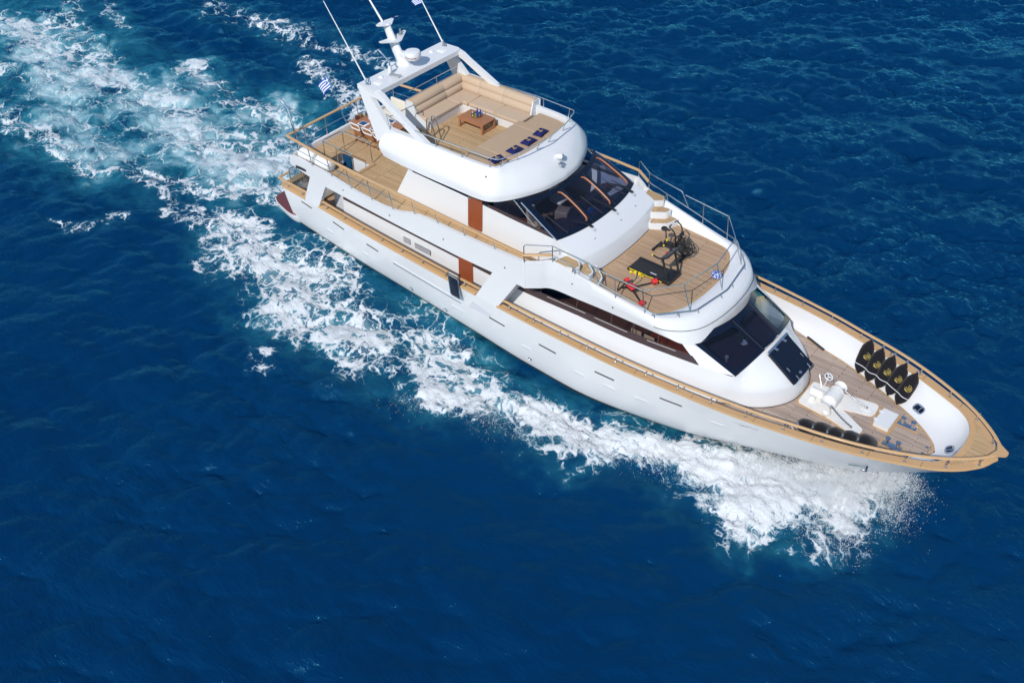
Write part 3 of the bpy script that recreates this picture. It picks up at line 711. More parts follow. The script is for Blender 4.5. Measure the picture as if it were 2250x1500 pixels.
# sculpted rubbing ledge below the boarding gate
b = MB(); n = 14
def ledge(u, h, o): x = 1.9 + 3.9 * u; return on_hull(x, 2.25 - 0.14 * u + h, o)
b.solid([[ledge(i / n, 0.07, 0.0) for i in range(n + 1)], [ledge(i / n, 0.0, 0.018) for i in range(n + 1)], [ledge(i / n, -0.16, 0.0) for i in range(n + 1)]],
        [[(p[0], p[1] + 0.05, p[2]) for p in [ledge(i / n, h, 0) for i in range(n + 1)]] for h in (0.07, 0.0, -0.16)])
b.build('rubbing_ledge', M_['hull'], hull, 80)
b = MB()
g0 = [(5.42, -3.70, 3.42), (5.92, -3.71, 3.40), (6.06, -3.78, 2.52), (5.58, -3.76, 2.53)]
b.tube(fillet(g0, 0.06, 3, True), 0.028, 8, True)
gate = b.build('boarding_gate', M_['steel'], yacht)
b = MB(); b.solid([[g0[0], g0[1]], [g0[3], g0[2]]], [[(p[0], p[1] + 0.02, p[2]) for p in r] for r in [[g0[0], g0[1]], [g0[3], g0[2]]]])
b.build('gate_panel', M_['dark_frame'], gate)
# anchor stowed on the bow
b = MB()
ax, az = 21.9, 1.75
b.tube([on_hull(21.45, 1.55, 0.03), on_hull(22.0, 1.72, 0.05)], 0.025)
p = on_hull(22.0, 1.72, 0.03)
b.box((p[0] + 0.03, p[1] - 0.03, p[2] + 0.02), (0.08, 0.06, 0.36), 0.3, 0.02); b.box((p[0] - 0.03, p[1] - 0.05, p[2] + 0.17), (0.18, 0.04, 0.07), 0.25, 0.02); b.box((p[0] - 0.03, p[1] - 0.05, p[2] - 0.14), (0.18, 0.04, 0.07), 0.25, 0.02)
b.build('anchor', M_['steel'], yacht)

# ---- cap rails
def cap_strip(mb, xs, wid=0.22, z0=3.0, z1=3.07, out=0.035):
    fr = [[(x, -(bs(x) + out), z1 - 0.012) for x in xs], [(x, -(bs(x) + out - 0.02), z1) for x in xs], [(x, -(bs(x) - wid), z1) for x in xs]]
    bk = [[(x, -(bs(x) + out), z0) for x in xs], [(x, -(bs(x) + out - 0.02), z0) for x in xs], [(x, -(bs(x) - wid), z0) for x in xs]]
    mb.solid(fr, bk)
b = MB()
cap_strip(b, list(np.linspace(-2.68, 5.4, 24))); cap_strip(b, list(np.linspace(5.98, 6.77, 4)))
b.mirror(); build_each(b, 'cap_rail', M_['cap'], yacht, 50)
b = MB(); cap_strip(b, list(np.linspace(-5.15, -3.6, 8)), 0.3); b.mirror()
b.prism([(p.x, p.y) for p in fillet([(-4.9, -2.6, 0), (-4.9, -2.95, 0), (-5.4, -2.95, 0), (-5.4, 2.95, 0), (-4.9, 2.95, 0), (-4.9, 2.6, 0), (-5.05, 2.6, 0), (-5.05, -2.6, 0)], 0.25, 6, True)], 3.004, 3.066)
b.build('stern_cap_rail', M_['cap'], yacht)
b = MB()
xo = list(np.linspace(7.88, 20, 34)) + list(np.linspace(20.3, 25.0, 24)) + [25.15, 25.25, 25.33, 25.38, 25.4]
outer = [(x, bs(x) + 0.035 * (1 if x < 25 else 0.5)) for x in xo]; outer[-1] = (25.43, 0)
inner_c = [(x, bs(x) - 0.21 - 0.05 * max(0, min(1, (x - 16) / 5))) for x in np.linspace(7.88, 21.9, 40)] + [(22.6, 1.95), (23.2, 1.7), (23.6, 1.52), (23.95, 1.28), (24.15, 1.02), (24.27, 0.75), (24.32, 0.4), (24.34, 0)]
No = 90
O = resample(outer, No); I = resample(inner_c, No)
def caprow(P, z, s): return [(p[0], s * p[1], z) for p in P]
for s in (-1, 1):
    b.solid([caprow(O, 3.058, s), caprow(O * 0.985 + I * 0.015, 3.07, s), caprow(I, 3.07, s)], [caprow(O, 2.99, s), caprow(O * 0.985 + I * 0.015, 2.99, s), caprow(I, 2.99, s)])
bowcap = b.build('bow_cap_rail', M_['cap'], yacht, 50)
b = MB()
for x in (9.3, 11.8, 14.1, 16.3, 18.5, 20.4, 22.1, 23.6):
    for s in (-1, 1):
        y1, y0 = bs(x) + 0.03, bs(x) - 0.24
        b.add([(x, s * y0, 3.0735), (x + 0.012, s * y0, 3.0735), (x + 0.032, s * y1, 3.0735), (x + 0.02, s * y1, 3.0735)], [(0, 1, 2, 3)])
build_each(b, 'joint_line', M_['line'], bowcap)
b = MB(); tri = [(24.20, 1.22), (24.37, 0.95), (24.50, 0.5), (24.56, 0.0)]
trio = [(24.20, 1.26), (24.45, 1.05), (24.75, 0.72), (24.98, 0.35), (25.06, 0.0)]
pts = [(p.x, p.y) for p in curve([(x, y, 0) for x, y in tri], 4)] + [(p.x, p.y) for p in reversed(curve([(x, y, 0) for x, y in trio], 4))]
half = pts
full = [(p.x, p.y) for p in curve([(x, y, 0) for x, y in trio], 4)]; full = full + [(x, -y) for x, y in reversed(full)]
inn = [(p.x, p.y) for p in curve([(x, y, 0) for x, y in tri], 4)]; inn = inn + [(x, -y) for x, y in reversed(inn)]
b.prism(full + list(reversed(inn)), 3.066, 3.0745); b.build('bow_planking', M_['teak'], bowcap)

# ---- wooden top rails on short stanchions
def flat_rail(mb, pts, w=0.11, h=0.055, closed=False):
    P = [Vector(p) for p in pts]; n = len(P); rows = []
    for i in range(n):
        t = (P[min(i + 1, n - 1)] - P[max(i - 1, 0)]); t.normalize(); s = Vector((0, 0, 1)).cross(t)
        s = Vector((s.x, s.y, 0)); s.normalize(); u = t.cross(s)
        prof = [(-w / 2, -h / 2), (-w / 2, h * 0.2), (-w * 0.32, h / 2), (w * 0.32, h / 2), (w / 2, h * 0.2), (w / 2, -h / 2)]
        rows.append([P[i] + s * a + u * c for a, c in prof])
    o = len(mb.v); mb.grid(rows, cu=True); k = 6
    mb.f.append(tuple(o + q for q in range(k - 1, -1, -1))); mb.f.append(tuple(o + (n - 1) * k + q for q in range(k)))
def post(mb, x, y, z0, z1, r=0.024, curl=0.0):
    mb.tube([(x, y, z0), (x, y, z0 + (z1 - z0) * 0.6), (x + curl, y, z1)], r, 8)
    mb.lathe([(0.001, 0.0), (0.05, 0.0), (0.05, 0.012), (0.03, 0.022), (0.001, 0.022)], (x, y, z0), 12)
rail_c = [(8.0, 3.63), (10.7, 3.655), (13.4, 3.635), (15.9, 3.47), (18.2, 3.19), (19.5, 2.94), (20.8, 2.69), (22.0, 2.35), (23.2, 1.86), (24.1, 1.36), (24.8, 0.82), (25.2, 0.40), (25.42, 0.10)]
half = curve([(x, y, 3.385) for x, y in rail_c], 5)
full = half + [Vector((25.46, 0, 3.385))] + [Vector((p.x, -p.y, p.z)) for p in reversed(half)]
b = MB(); flat_rail(b, full, 0.105, 0.055)
b.prism([(p.x, p.y) for p in fillet([(25.15, 0.42, 0), (25.62, 0.10, 0), (25.64, 0, 0), (25.62, -0.10, 0), (25.15, -0.42, 0), (25.3, 0, 0)], 0.05, 4, True)], 3.36, 3.415)
bow_rail = b.build('bow_rail', M_['cap'], yacht, 50)
for x in (25.04, 24.25, 23.15, 21.94, 20.71, 19.48, 18.22, 16.97, 15.75, 14.52, 13.28, 12.06, 10.85, 9.62, 8.42):
    for s in (-1, 1):
        yy = bs(x) - 0.11 if x < 24.8 else 0.62
        b = MB(); post(b, x, s * yy, 3.07, 3.365, 0.026, 0.05); b.build('stanchion', M_['chrome'], bow_rail)
b = MB(); mr = lambda x: -(bs(x) - 0.10)
flat_rail(b, [(x, mr(x), 3.34) for x in np.linspace(-2.55, 5.25, 20)], 0.115); flat_rail(b, [(x, mr(x), 3.34) for x in np.linspace(5.95, 6.95, 4)], 0.115)
b.mirror(); side_rail = build_each(b, 'side_rail', M_['cap'], yacht, 50)[0]
for x in (-2.2, -1.0, 0.2, 1.4, 2.6, 3.8, 5.1, 6.12):
    for s in (1, -1):
        b = MB(); post(b, x, s * mr(x), 3.07, 3.32, 0.026, 0.05); b.build('stanchion', M_['chrome'], side_rail)
b = MB()
sr = fillet([(-3.45, -2.93, 3.33), (-5.5, -2.84, 3.33), (-5.5, -2.25, 3.33)], 0.06, 4)
flat_rail(b, sr, 0.115); b.mirror(); stern_rail = build_each(b, 'stern_rail', M_['cap'], yacht, 50)[0]
for (x, y) in ((-3.9, -2.93), (-4.9, -2.87), (-5.4, -2.3), (-3.9, 2.93), (-4.9, 2.87), (-5.4, 2.3)):
    b = MB(); post(b, x, y, 3.06, 3.32, 0.024, 0.04); b.build('stanchion', M_['chrome'], stern_rail)

# ---- decks and inner bulwarks
yt = [(7.9, 3.40), (13.4, 3.44), (15.9, 3.2), (17.0, 2.98), (18.04, 2.66), (19.36, 2.36), (20.65, 1.89), (21.78, 1.44), (22.64, 1.0), (23.28, 0.51), (23.5, 0.25), (23.6, 0.0)]
b = MB()
out = [(x, min(bs(x) - 0.2, hull_y(x, 2.0) - 0.03)) for x in np.linspace(-5.1, 17.0, 40)] + [(x, smooth_interp(x, yt) + 0.15) for x in (17.6, 18.2, 18.8)]
plate(b, [(x, -y) for x, y in out] + [(x, y) for x, y in reversed(out)], [], 2.0, 2.15)
b.build('main_deck', M_['teak_gym'], yacht)
b = MB()
tp = resample(inner_c, 80); bt = resample(yt, 80)
for s in (-1, 1):
    b.grid([[(p[0], s * p[1], 3.0) for p in tp], [(0.85 * p[0] + 0.15 * q[0], s * (0.85 * p[1] + 0.15 * q[1]), 2.62) for p, q in zip(tp, bt)],
            [(0.35 * p[0] + 0.65 * q[0], s * (0.35 * p[1] + 0.65 * q[1]), 2.30) for p, q in zip(tp, bt)], [(q[0], s * q[1], 2.2) for q in bt], [(q[0], s * q[1], 2.1) for q in bt]])
for s in (-1, 1):
    xs = np.linspace(-5.1, 7.9, 30); b.grid([[(x, s * (bs(x) - 0.26), 3.0) for x in xs], [(x, s * (bs(x) - 0.24), 2.1) for x in xs]])
b.grid([[(-5.08, -2.7, 3.0), (-5.08, 2.7, 3.0)], [(-5.08, -2.7, 2.1), (-5.08, 2.7, 2.1)]])
bulwark = b.build('inner_bulwark', M_['white'], yacht, 50)
b = MB(); fo = [(x, smooth_interp(x, yt) - 0.01) for x in list(np.linspace(16.6, 22.6, 26)) + [23.0, 23.3, 23.45, 23.56]]
plate(b, [(x, -y) for x, y in fo] + [(x, y) for x, y in reversed(fo)], [], 2.1, 2.205)
fore = b.build('fore_deck', M_['teak_fore'], yacht)
b = MB()
edge = [(x, y) for x, y in fo if x > 17.4]; edge = [(x, -y) for x, y in edge] + [(x, y) for x, y in reversed(edge)]
E2 = [Vector((x, y, 0)) for x, y in edge]; In = []
for i in range(len(E2)):
    t = (E2[min(i + 1, len(E2) - 1)] - E2[max(i - 1, 0)]).normalized(); nrm = Vector((-t.y, t.x, 0)); In.append(E2[i] + nrm * 0.085)
b.grid([[(p.x, p.y, 2.209) for p in E2], [(p.x, p.y, 2.209) for p in In]]); b.build('margin_board', M_['teak_plain'], fore)
b = MB(); b.prism(rrect(-0.45, -0.05, 0.45, 0.05, 0.05), 2.212, 2.24); b.xf(Matrix.Translation((18.02, 2.66, 0)) @ Matrix.Rotation(-0.37, 4, 'Z'))
b.build('deck_slot', M_['line'], fore)
# fairleads let into the bulwark
bpy.context.view_layer.update()
for (x, y, z, sx) in ((22.35, 1.35, 2.55, 0.19), (23.92, 0.15, 2.5, 0.16), (23.75, -0.62, 2.5, 0.18), (22.35, -1.35, 2.55, 0.19)):
    ok, loc, nrm, idx = bulwark.closest_point_on_mesh(Vector((x, y, z)))
    if nrm.dot(Vector((18, 0, 6)) - loc) < 0: nrm = -nrm
    tx = Vector((0, 0, 1)).cross(nrm).normalized(); ty = nrm.cross(tx)
    M = Matrix(((tx.x, ty.x, nrm.x, loc.x), (tx.y, ty.y, nrm.y, loc.y), (tx.z, ty.z, nrm.z, loc.z), (0, 0, 0, 1)))
    sh = fillet([(-sx, -0.13, 0), (sx, -0.13, 0), (sx, 0.13, 0), (-sx, 0.13, 0)], 0.12, 6, True)
    b = MB(); b.tube([(p.x, p.y, 0.02) for p in sh], 0.032, 8, True); b.xf(M); fl = b.build('fairlead', M_['chrome'], yacht)
    b = MB(); b.prism([(p.x, p.y) for p in sh], -0.02, 0.012); b.xf(M); b.build('fairlead_mouth', M_['dark_frame'], fl)
    b = MB(); b.tube([(0.04, -0.13, 0.035), (0.04, 0.13, 0.035)], 0.028, 8); b.xf(M); b.build('roller', M_['chrome'], fl)

# ---- anchor windlass, hatch box, bollards on the fore deck
b = MB()
base = [(18.93, 0.66), (18.95, -0.62), (20.2, -0.72), (21.12, -0.95), (21.3, -0.93), (21.33, -0.55), (20.3, -0.03), (21.25, 0.28), (21.33, 0.42), (21.28, 0.86), (21.15, 0.92), (20.0, 0.70)]
bp = [(p.x, p.y) for p in fillet([(x, y, 0) for x, y in base], 0.10, 4, True)]
b.prism(bp, 2.2, 2.275); windl = b.build('windlass', M_['white_old'], yacht)
b = MB(); big = [(p.x, p.y) for p in fillet([(20.1 + (x - 20.1) * 1.07, y * 1.12 - 0.0, 0) for x, y in base], 0.10, 4, True)]
plate(b, big, [], 2.2, 2.214); b.build('base_margin', M_['teak_plain'], windl)
b = MB()
b.tube([(19.9, -0.36, 2.55), (19.9, 0.30, 2.55)], 0.24, 20); b.tube([(19.9, -0.30, 2.55), (19.9, 0.25, 2.55)], 0.27, 20)
for s, y0 in ((-1, -0.36), (1, 0.30)):
    b.tube([(19.9, y0, 2.55), (19.9, y0 + s * 0.10, 2.55), (19.9, y0 + s * 0.2, 2.55), (19.9, y0 + s * 0.3, 2.55), (19.9, y0 + s * 0.36, 2.55)], [0.27, 0.17, 0.15, 0.18, 0.24], 20)
b.box((19.9, 0, 2.36), (0.5, 0.6, 0.25), 0, 0.06); b.box((19.35, 0.02, 2.40), (0.55, 0.36, 0.24), 0.0, 0.10)
b.tube([(19.12, 0.02, 2.42), (19.55, 0.02, 2.42)], 0.15, 16); b.ball((19.3, -0.28, 2.32), 0.13, 8); b.ball((20.0, -0.62, 2.36), 0.16, 8)
b.build('windlass_drum', M_['white_old'], windl)
b = MB(); hw = Matrix.Translation((19.42, 0.62, 2.78)) @ Matrix.Rotation(0.35, 4, 'Y')
ring = [(0.15 * math.cos(a), 0.15 * math.sin(a), 0) for a in np.linspace(0, 2 * math.pi, 20, endpoint=False)]
q = MB(); q.tube(ring, 0.022, 8, True)
for a in (0.3, 2.4, 4.5): q.tube([(0, 0, 0), (0.15 * math.cos(a), 0.15 * math.sin(a), 0)], 0.022, 6)
q.tube([(0, 0, 0), (0.08, 0, -0.42)], 0.022, 6); q.xf(hw); b.add(q.v, q.f); b.build('brake_wheel', M_['white'], windl)
b = MB(); b.tube([(19.3, 0.5, 2.3), (19.05, 0.72, 2.62)], 0.025, 8); b.build('clutch_lever', M_['white'], windl)
def chain(name, a, c, sag, parent):
    b = MB(); n = 17; A = Vector(a); Cc = Vector(c); d = (Cc - A); L = d.length; d.normalize()
    for i in range(n):
        u = (i + 0.5) / n; p = A.lerp(Cc, u) + Vector((0, 0, -sag * 4 * u * (1 - u)))
        lk = [(0.042 * math.cos(t), 0.024 * math.sin(t), 0) for t in np.linspace(0, 2 * math.pi, 12, endpoint=False)]
        q = MB(); q.tube(lk, 0.0105, 6, True)
        R = d.to_track_quat('X', 'Z').to_matrix().to_4x4()
        q.xf(Matrix.Translation(p) @ R @ Matrix.Rotation(math.pi / 2 * (i % 2), 4, 'X') @ Matrix.Scale(1.25, 4)); b.add(q.v, q.f)
    b.build(name, M_['steel'], parent)
chain('anchor_chain', (20.05, 0.52, 2.62), (21.0, 0.50, 2.32), 0.05, windl)
chain('anchor_chain', (20.08, -0.50, 2.60), (20.98, -0.72, 2.32), 0.05, windl)
for (x, y) in ((20.98, 0.46), (20.95, -0.75)):
    b = MB(); q = MB(); q.tube([(0.17 * math.cos(t), 0.09 * math.sin(t), 0) for t in np.linspace(0, 2 * math.pi, 20, endpoint=False)], 0.018, 8, True); q.xf(Matrix.Translation((x, y, 2.283)))
    b.add(q.v, q.f); b.build('hawse_ring', M_['white'], windl)
b = MB(); b.prism([(21.28, 0.93), (21.40, -0.12), (22.1, -0.22), (22.12, 0.92)], 2.205, 2.213); b.build('hatch_margin', M_['teak_plain'], fore)
b = MB(); b.prism(rrect(21.46, -0.09, 22.0, 0.80, 0.04), 2.21, 2.36); hb = b.build('deck_hatch', M_['white'], yacht)
b = MB()
for y in (0.12, 0.58): b.box((21.46, y, 2.37), (0.16, 0.03, 0.02)); b.cyl((21.43, y - 0.05, 2.35), (21.43, y + 0.05, 2.35), 0.022)
b.build('hatch_hinge', M_['white'], hb)
for (x0, y0, x1, y1) in ((22.22, 0.62, 22.58, 0.62), (22.20, -0.62, 22.56, -0.62)):
    b = MB(); b.box(((x0 + x1) / 2, y0, 2.225), (0.66, 0.26, 0.04), 0, 0.012); bo = b.build('bollard', M_['chrome'], yacht)
    for (x, y) in ((x0, y0), (x1, y1)):
        b = MB(); b.lathe([(0.001, 0), (0.075, 0), (0.07, 0.03), (0.066, 0.2), (0.085, 0.225), (0.085, 0.245), (0.001, 0.25)], (x, y, 2.24), 20); b.build('bollard_post', M_['chrome'], bo)
    b = MB(); b.prism(rrect((x0 + x1) / 2 - 0.42, y0 - 0.2, (x0 + x1) / 2 + 0.42, y0 + 0.2, 0.01), 2.205, 2.212); b.build('bollard_margin', M_['teak_plain'], bo)
for (x, y) in ((23.32, 0.05), (23.30, -0.30)):
    b = MB(); b.lathe([(0.001, 0), (0.05, 0), (0.045, 0.015), (0.001, 0.018)], (x, y, 2.206), 14); b.build('deck_filler_cap', M_['steel'], fore)

# ---- outer side panels of the superstructure (pillar, band, solid part)
def side_y(x, z):
    f = min(1, max(0, (z - 3.0) / 2.0)); return bs(max(x, -5.2)) * (1 - f) + smooth_interp(x, UPPER) * f
def side_panel(mb, bot, top, n=14, m=4, thick=0.13):
    B = resample(bot, n); T = resample(top, n)
    fr = []; bk = []
    for j in range(m + 1):
        f = j / m; r1 = []; r2 = []
        for q in range(n):
            x = B[q][0] * (1 - f) + T[q][0] * f; z = B[q][1] * (1 - f) + T[q][1] * f; y = side_y(x, z)
            r1.append((x, -y, z)); r2.append((x, -(y - thick), z))
        fr.append(r1); bk.append(r2)
    mb.solid(fr, bk)
b = MB()
side_panel(b, [(-3.64, 2.98), (-2.68, 2.98)], [(-2.84, 4.475), (-1.84, 4.40)], 5, 4, 0.2)
side_panel(b, [(6.77, 2.98), (7.90, 2.98)], [(7.68, 4.50), (8.87, 4.52)], 6, 4, 0.3)
side_panel(b, [(-4.1, 4.64), (-2.84, 4.475), (-1.84, 4.40), (1.9, 4.42), (5.8, 4.44), (7.68, 4.5), (8.87, 4.52), (9.25, 4.5)],
           [(-4.0, 5.14), (-1.5, 5.13), (0.2, 4.98), (1.7, 4.97), (2.6, 5.07), (3.4, 5.32), (4.3, 5.47), (6.0, 5.5), (7.4, 5.55), (9.25, 5.64)], 60, 5, 0.14)
for z0, z1 in ((2.0, 4.5),):
    pass
b.mirror()
band = build_each(b, 'side_panel', M_['white'], yacht, 45)[2]
b = MB()
for s in (-1, 1):
    v = [(6.3, 2.5, 2.15), (7.36, 2.5, 2.15), (8.87, 2.5, 4.5), (7.70, 2.5, 4.5)]
    v = [(x, s * 2.5, z) for x, _, z in v] + [(x, s * 3.58, z) for x, _, z in v]
    b.add(v, [(0, 1, 2, 3), (4, 5, 6, 7), (0, 1, 5, 4), (1, 2, 6, 5), (2, 3, 7, 6), (3, 0, 4, 7)])
build_each(b, 'bulkhead', M_['grey'], yacht)  # grey puts the shade of this recess into the colour
b = MB(); b.box((-3.33, -3.19, 4.72), (0.62, 0.03, 0.12), 0.06); b.mirror(); build_each(b, 'fairlead_slot', M_['line'], band)
for xc in np.linspace(-3.58, -3.08, 9):
    b = MB(); b.box((xc, -3.205 - 0.0, 4.72), (0.018, 0.03, 0.10), 0.06); b.build('slot_bar', M_['steel'], band)

# ---- upper deck slab with the stair opening
ud = [(-4.0, 3.04), (-2, 3.13), (0, 3.24), (4, 3.43), (9.1, 3.57), (9.98, 2.98), (12.2, 2.82), (13.9, 2.62), (14.5, 1.9), (14.75, 1.0), (14.8, 0)]
outl = [(x, -y) for x, y in ud] + [(x, y) for x, y in reversed(ud[:-1])]
hole = rrect(-2.66, -2.22, -0.92, -1.38, 0.10)
b = MB(); plate(b, outl, [hole], 4.55, 4.9); udk = b.build('upper_deck', M_['teak'], yacht)
b = MB(); fr_o = rrect(-2.80, -2.36, -0.78, -1.24, 0.06); plate(b, fr_o, [hole], 4.902, 4.955); coam = b.build('stair_coaming', M_['teak_plain'], yacht)
b = MB()
b.grid([[(x, y, 4.9) for x, y in hole], [(x, y, 2.2) for x, y in hole]], cu=True); b.build('stair_well', M_['grey'], coam)
b = MB(); b.box((-1.45, -1.41, 4.03), (1.0, 0.05, 1.72)); b.build('well_panel', M_['white'], coam)
for i in range(7):
    b = MB(); b.box((-2.5 + i * 0.22, -1.82, 2.5 + i * 0.30), (0.24, 0.7, 0.045), 0, 0.01); b.build('stair_tread', M_['teak_plain'], coam)
b = MB(); b.box((-2.30, -1.405, 4.05), (0.66, 0.04, 1.68)); b.build('painted_blue_sheet', mat('painted_sea_blue', (0.012, 0.07, 0.16), 0.15), coam)  # opaque blue sheet; colour painted in for sea and sky seen here
b = MB(); b.box((-2.3, -1.8, 4.25), (0.66, 0.78, 0.03)); b.build('sky_reflector_sheet', M_['dark_frame'], coam)  # added glossy dark sheet, there to reflect blue sky in the well
b = MB()
for y in (-2.12, -1.95): b.tube(curve([(-1.5, y + 0.35, 3.6), (-1.3, y + 0.3, 4.2), (-1.02, y + 0.2, 4.86)], 5), 0.026, 8)
b.build('stair_handrail', M_['black'], coam)
b = MB()
gr = fillet([(-0.98, -1.22, 4.92), (-1.02, -1.22, 5.86), (-2.72, -1.22, 5.86), (-2.75, -2.33, 5.86), (-0.98, -2.33, 5.86), (-0.95, -2.33, 4.92)], 0.16, 5)
b.tube(gr, 0.022, 8)
for (x, y) in ((-2.68, -1.22), (-2.72, -2.30), (-1.9, -2.33)): b.tube([(x, y, 4.92), (x, y, 5.86)], 0.02, 8)
b.build('stair_rail', M_['steel'], yacht)
# stern lip of the upper deck
b = MB(); b.box((-3.95, 0, 5.0), (0.12, 6.16, 0.36), 0, 0.03); b.build('stern_lip', M_['white'], yacht)
b = MB()
for (y0, y1) in ((-3.06, -2.36),): pass
b.grid([[(x, -2.98, 4.904) for x in (-3.85, 8.9)], [(x, -2.98, 4.9041) for x in (-3.85, 8.9)]])
# margin plank along the deckhouse
b = MB(); b.solid([[(x, -2.36, 4.912) for x in np.linspace(1.6, 9.6, 9)], [(x, -2.62, 4.912) for x in np.linspace(1.6, 9.6, 9)]], [[(x, -2.36, 4.89) for x in np.linspace(1.6, 9.6, 9)], [(x, -2.62, 4.89) for x in np.linspace(1.6, 9.6, 9)]])
b.mirror(); build_each(b, 'waterway_board', M_['teak_plain'], udk)

# ---- upper deck rail: wooden top, thin steel mid rail, stanchions
ur = [(-3.99, 3.14, 6.05), (-1, 3.42, 6.05), (2, 3.56, 6.05), (5.8, 3.66, 6.03), (8.0, 3.69, 5.98), (9.19, 3.68, 5.95)]
b = MB(); half = curve(ur, 6)
full = [Vector((10.02, -3.11, 6.0))] + [Vector((p.x, -p.y, p.z)) for p in reversed(half)] + half + [Vector((10.02, 3.11, 6.0))]
flat_rail(b, fillet(full, 0.05, 2), 0.12, 0.06); urail = b.build('upper_rail', M_['cap'], yacht, 50)
def band_top(x): return interp(x, [(-4.0, 5.14), (-1.5, 5.13), (0.2, 4.98), (1.7, 4.97), (2.6, 5.07), (3.4, 5.32), (4.3, 5.47), (6.0, 5.5), (7.4, 5.55), (9.25, 5.64)])
hy = [(p.x, p.y, p.z) for p in half]
def ury(x): return float(np.interp(x, [p[0] for p in hy], [p[1] for p in hy]))
def urz(x): return float(np.interp(x, [p[0] for p in hy], [p[2] for p in hy]))
for x in (-3.9, -2.55, -1.3, -0.1, 1.15, 2.4, 3.65, 4.9, 6.3, 7.8):
    for s in (-1, 1):
        b = MB(); b.tube([(x, s * (side_y(x, 5.0) - 0.05), band_top(x) - 0.01), (x, s * ury(x), urz(x) - 0.02)], 0.019, 8); b.build('stanchion', M_['steel'], urail)
for y in (-2.2, -1.0, 0.9, 2.1):
    b = MB(); b.tube([(-3.95, y, 5.17), (-3.99, y, 6.03)], 0.019, 8); b.build('stanchion', M_['steel'], urail)
b = MB()
for s in (-1, 1): b.tube([(x, s * (0.5 * ury(x) + 0.5 * (side_y(x, 5) - 0.05)), 5.58) for x in np.linspace(-3.95, 2.6, 14)], 0.012, 6)
b.tube([(-3.97, -3.08, 5.58), (-3.97, 3.08, 5.58)], 0.012, 6); b.build('mid_rail', M_['steel'], urail)
# short guard rails at the break of the side deck
for s in (-1, 1):
    b = MB(); p1 = (9.21, s * 3.68, 5.64); p2 = (10.05, s * 3.11, 5.72)
    b.tube(fillet([p1, (9.19, s * 3.68, 6.38), (10.03, s * 3.11, 6.37)], 0.12, 5), 0.021, 8); b.tube([p2, (10.03, s * 3.11, 6.37)], 0.021, 8)
    b.build('guard_rail', M_['steel'], yacht)

# ---- forward shell round the gym deck (coaming, brow and lip)
ST = [  # inner, top inner, top outer, brow, lip, under
 [(9.1, 3.45, 4.9), (9.1, 3.56, 5.632), (9.1, 3.692, 5.637), (9.1, 3.702, 5.1), (9.1, 3.705, 4.51), (9.1, 3.0, 4.49)],
 [(9.25, 3.40, 4.9), (9.25, 3.52, 5.642), (9.25, 3.67, 5.643), (9.25, 3.68, 5.1), (9.25, 3.68, 4.50), (9.25, 3.0, 4.48)],
 [(9.65, 3.0, 4.9), (9.62, 3.27, 5.66), (9.66, 3.39, 5.67), (9.66, 3.40, 5.1), (9.62, 3.40, 4.50), (9.62, 2.9, 4.48)],
 [(10.05, 2.8, 4.9), (10.05, 2.98, 5.69), (10.07, 3.11, 5.70), (10.1, 3.13, 5.1), (10.05, 3.11, 4.50), (10.0, 2.7, 4.48)],
 [(11.1, 2.72, 4.9), (11.1, 2.9, 5.50), (11.1, 3.04, 5.50), (11.1, 3.06, 5.0), (11.1, 3.04, 4.50), (11.1, 2.6, 4.48)],
 [(12.2, 2.66, 4.9), (12.2, 2.82, 5.30), (12.2, 2.96, 5.29), (12.2, 2.99, 4.92), (12.2, 2.96, 4.49), (12.2, 2.5, 4.47)],
 [(13.3, 2.56, 4.9), (13.3, 2.70, 5.10), (13.35, 2.88, 5.08), (13.5, 2.93, 4.78), (13.6, 2.88, 4.46), (13.5, 2.4, 4.44)],
 [(13.95, 2.45, 4.9), (14.0, 2.56, 5.0), (14.1, 2.78, 4.99), (14.4, 2.85, 4.68), (14.65, 2.78, 4.40), (14.3, 2.25, 4.38)],
 [(14.25, 2.22, 4.9), (14.35, 2.32, 4.97), (14.6, 2.5, 4.97), (14.95, 2.52, 4.62), (15.2, 2.56, 4.22), (14.8, 2.1, 4.2)],
 [(14.47, 1.85, 4.9), (14.6, 1.92, 4.96), (14.97, 2.08, 4.97), (15.35, 2.10, 4.60), (15.52, 2.18, 4.12), (15.1, 1.9, 4.1)],
 [(14.65, 1.40, 4.9), (14.78, 1.44, 4.96), (15.2, 1.56, 4.98), (15.58, 1.60, 4.59), (15.74, 1.66, 4.10), (15.3, 1.5, 4.08)],
 [(14.76, 0.75, 4.9), (14.9, 0.76, 4.96), (15.38, 0.80, 4.99), (15.73, 0.82, 4.59), (15.88, 0.85, 4.10), (15.45, 0.8, 4.08)],
 [(14.8, 0.0, 4.9), (14.94, 0.0, 4.96), (15.43, 0.0, 4.99), (15.78, 0.0, 4.59), (15.93, 0.0, 4.10), (15.5, 0.0, 4.08)]]
cols = [curve([s[k] for s in ST], 5) for k in range(6)]
rows = [cols[0], cols[1]]
def mixrow(a, c, f, bulge=0.0):
    return [p.lerp(q, f) + Vector((0, 0, bulge)) for p, q in zip(a, c)]
rows += [mixrow(cols[1], cols[2], 0.15, 0.014), mixrow(cols[1], cols[2], 0.85, 0.014), cols[2]]
def side_bulge(a, c, f, k):
    out = []
    for p, q in zip(a, c):
        r = p.lerp(q, f); n = Vector((max(0, r.x - 13.6) * 0.25, r.y * 0.25, 0.25)); n.normalize(); out.append(r + n * k)
    return out
fr = np.array([1 if p.x > 14.3 else max(0, (p.x - 13.0) / 1.3) for p in cols[2]])
r3 = [Vector(p) for p in side_bulge(cols[2], cols[3], 0.5, 0.0)]
for i, p in enumerate(r3): r3[i] = p + Vector((0.06 * fr[i], 0.02 * fr[i] * min(1, p.y), 0.07 * fr[i]))
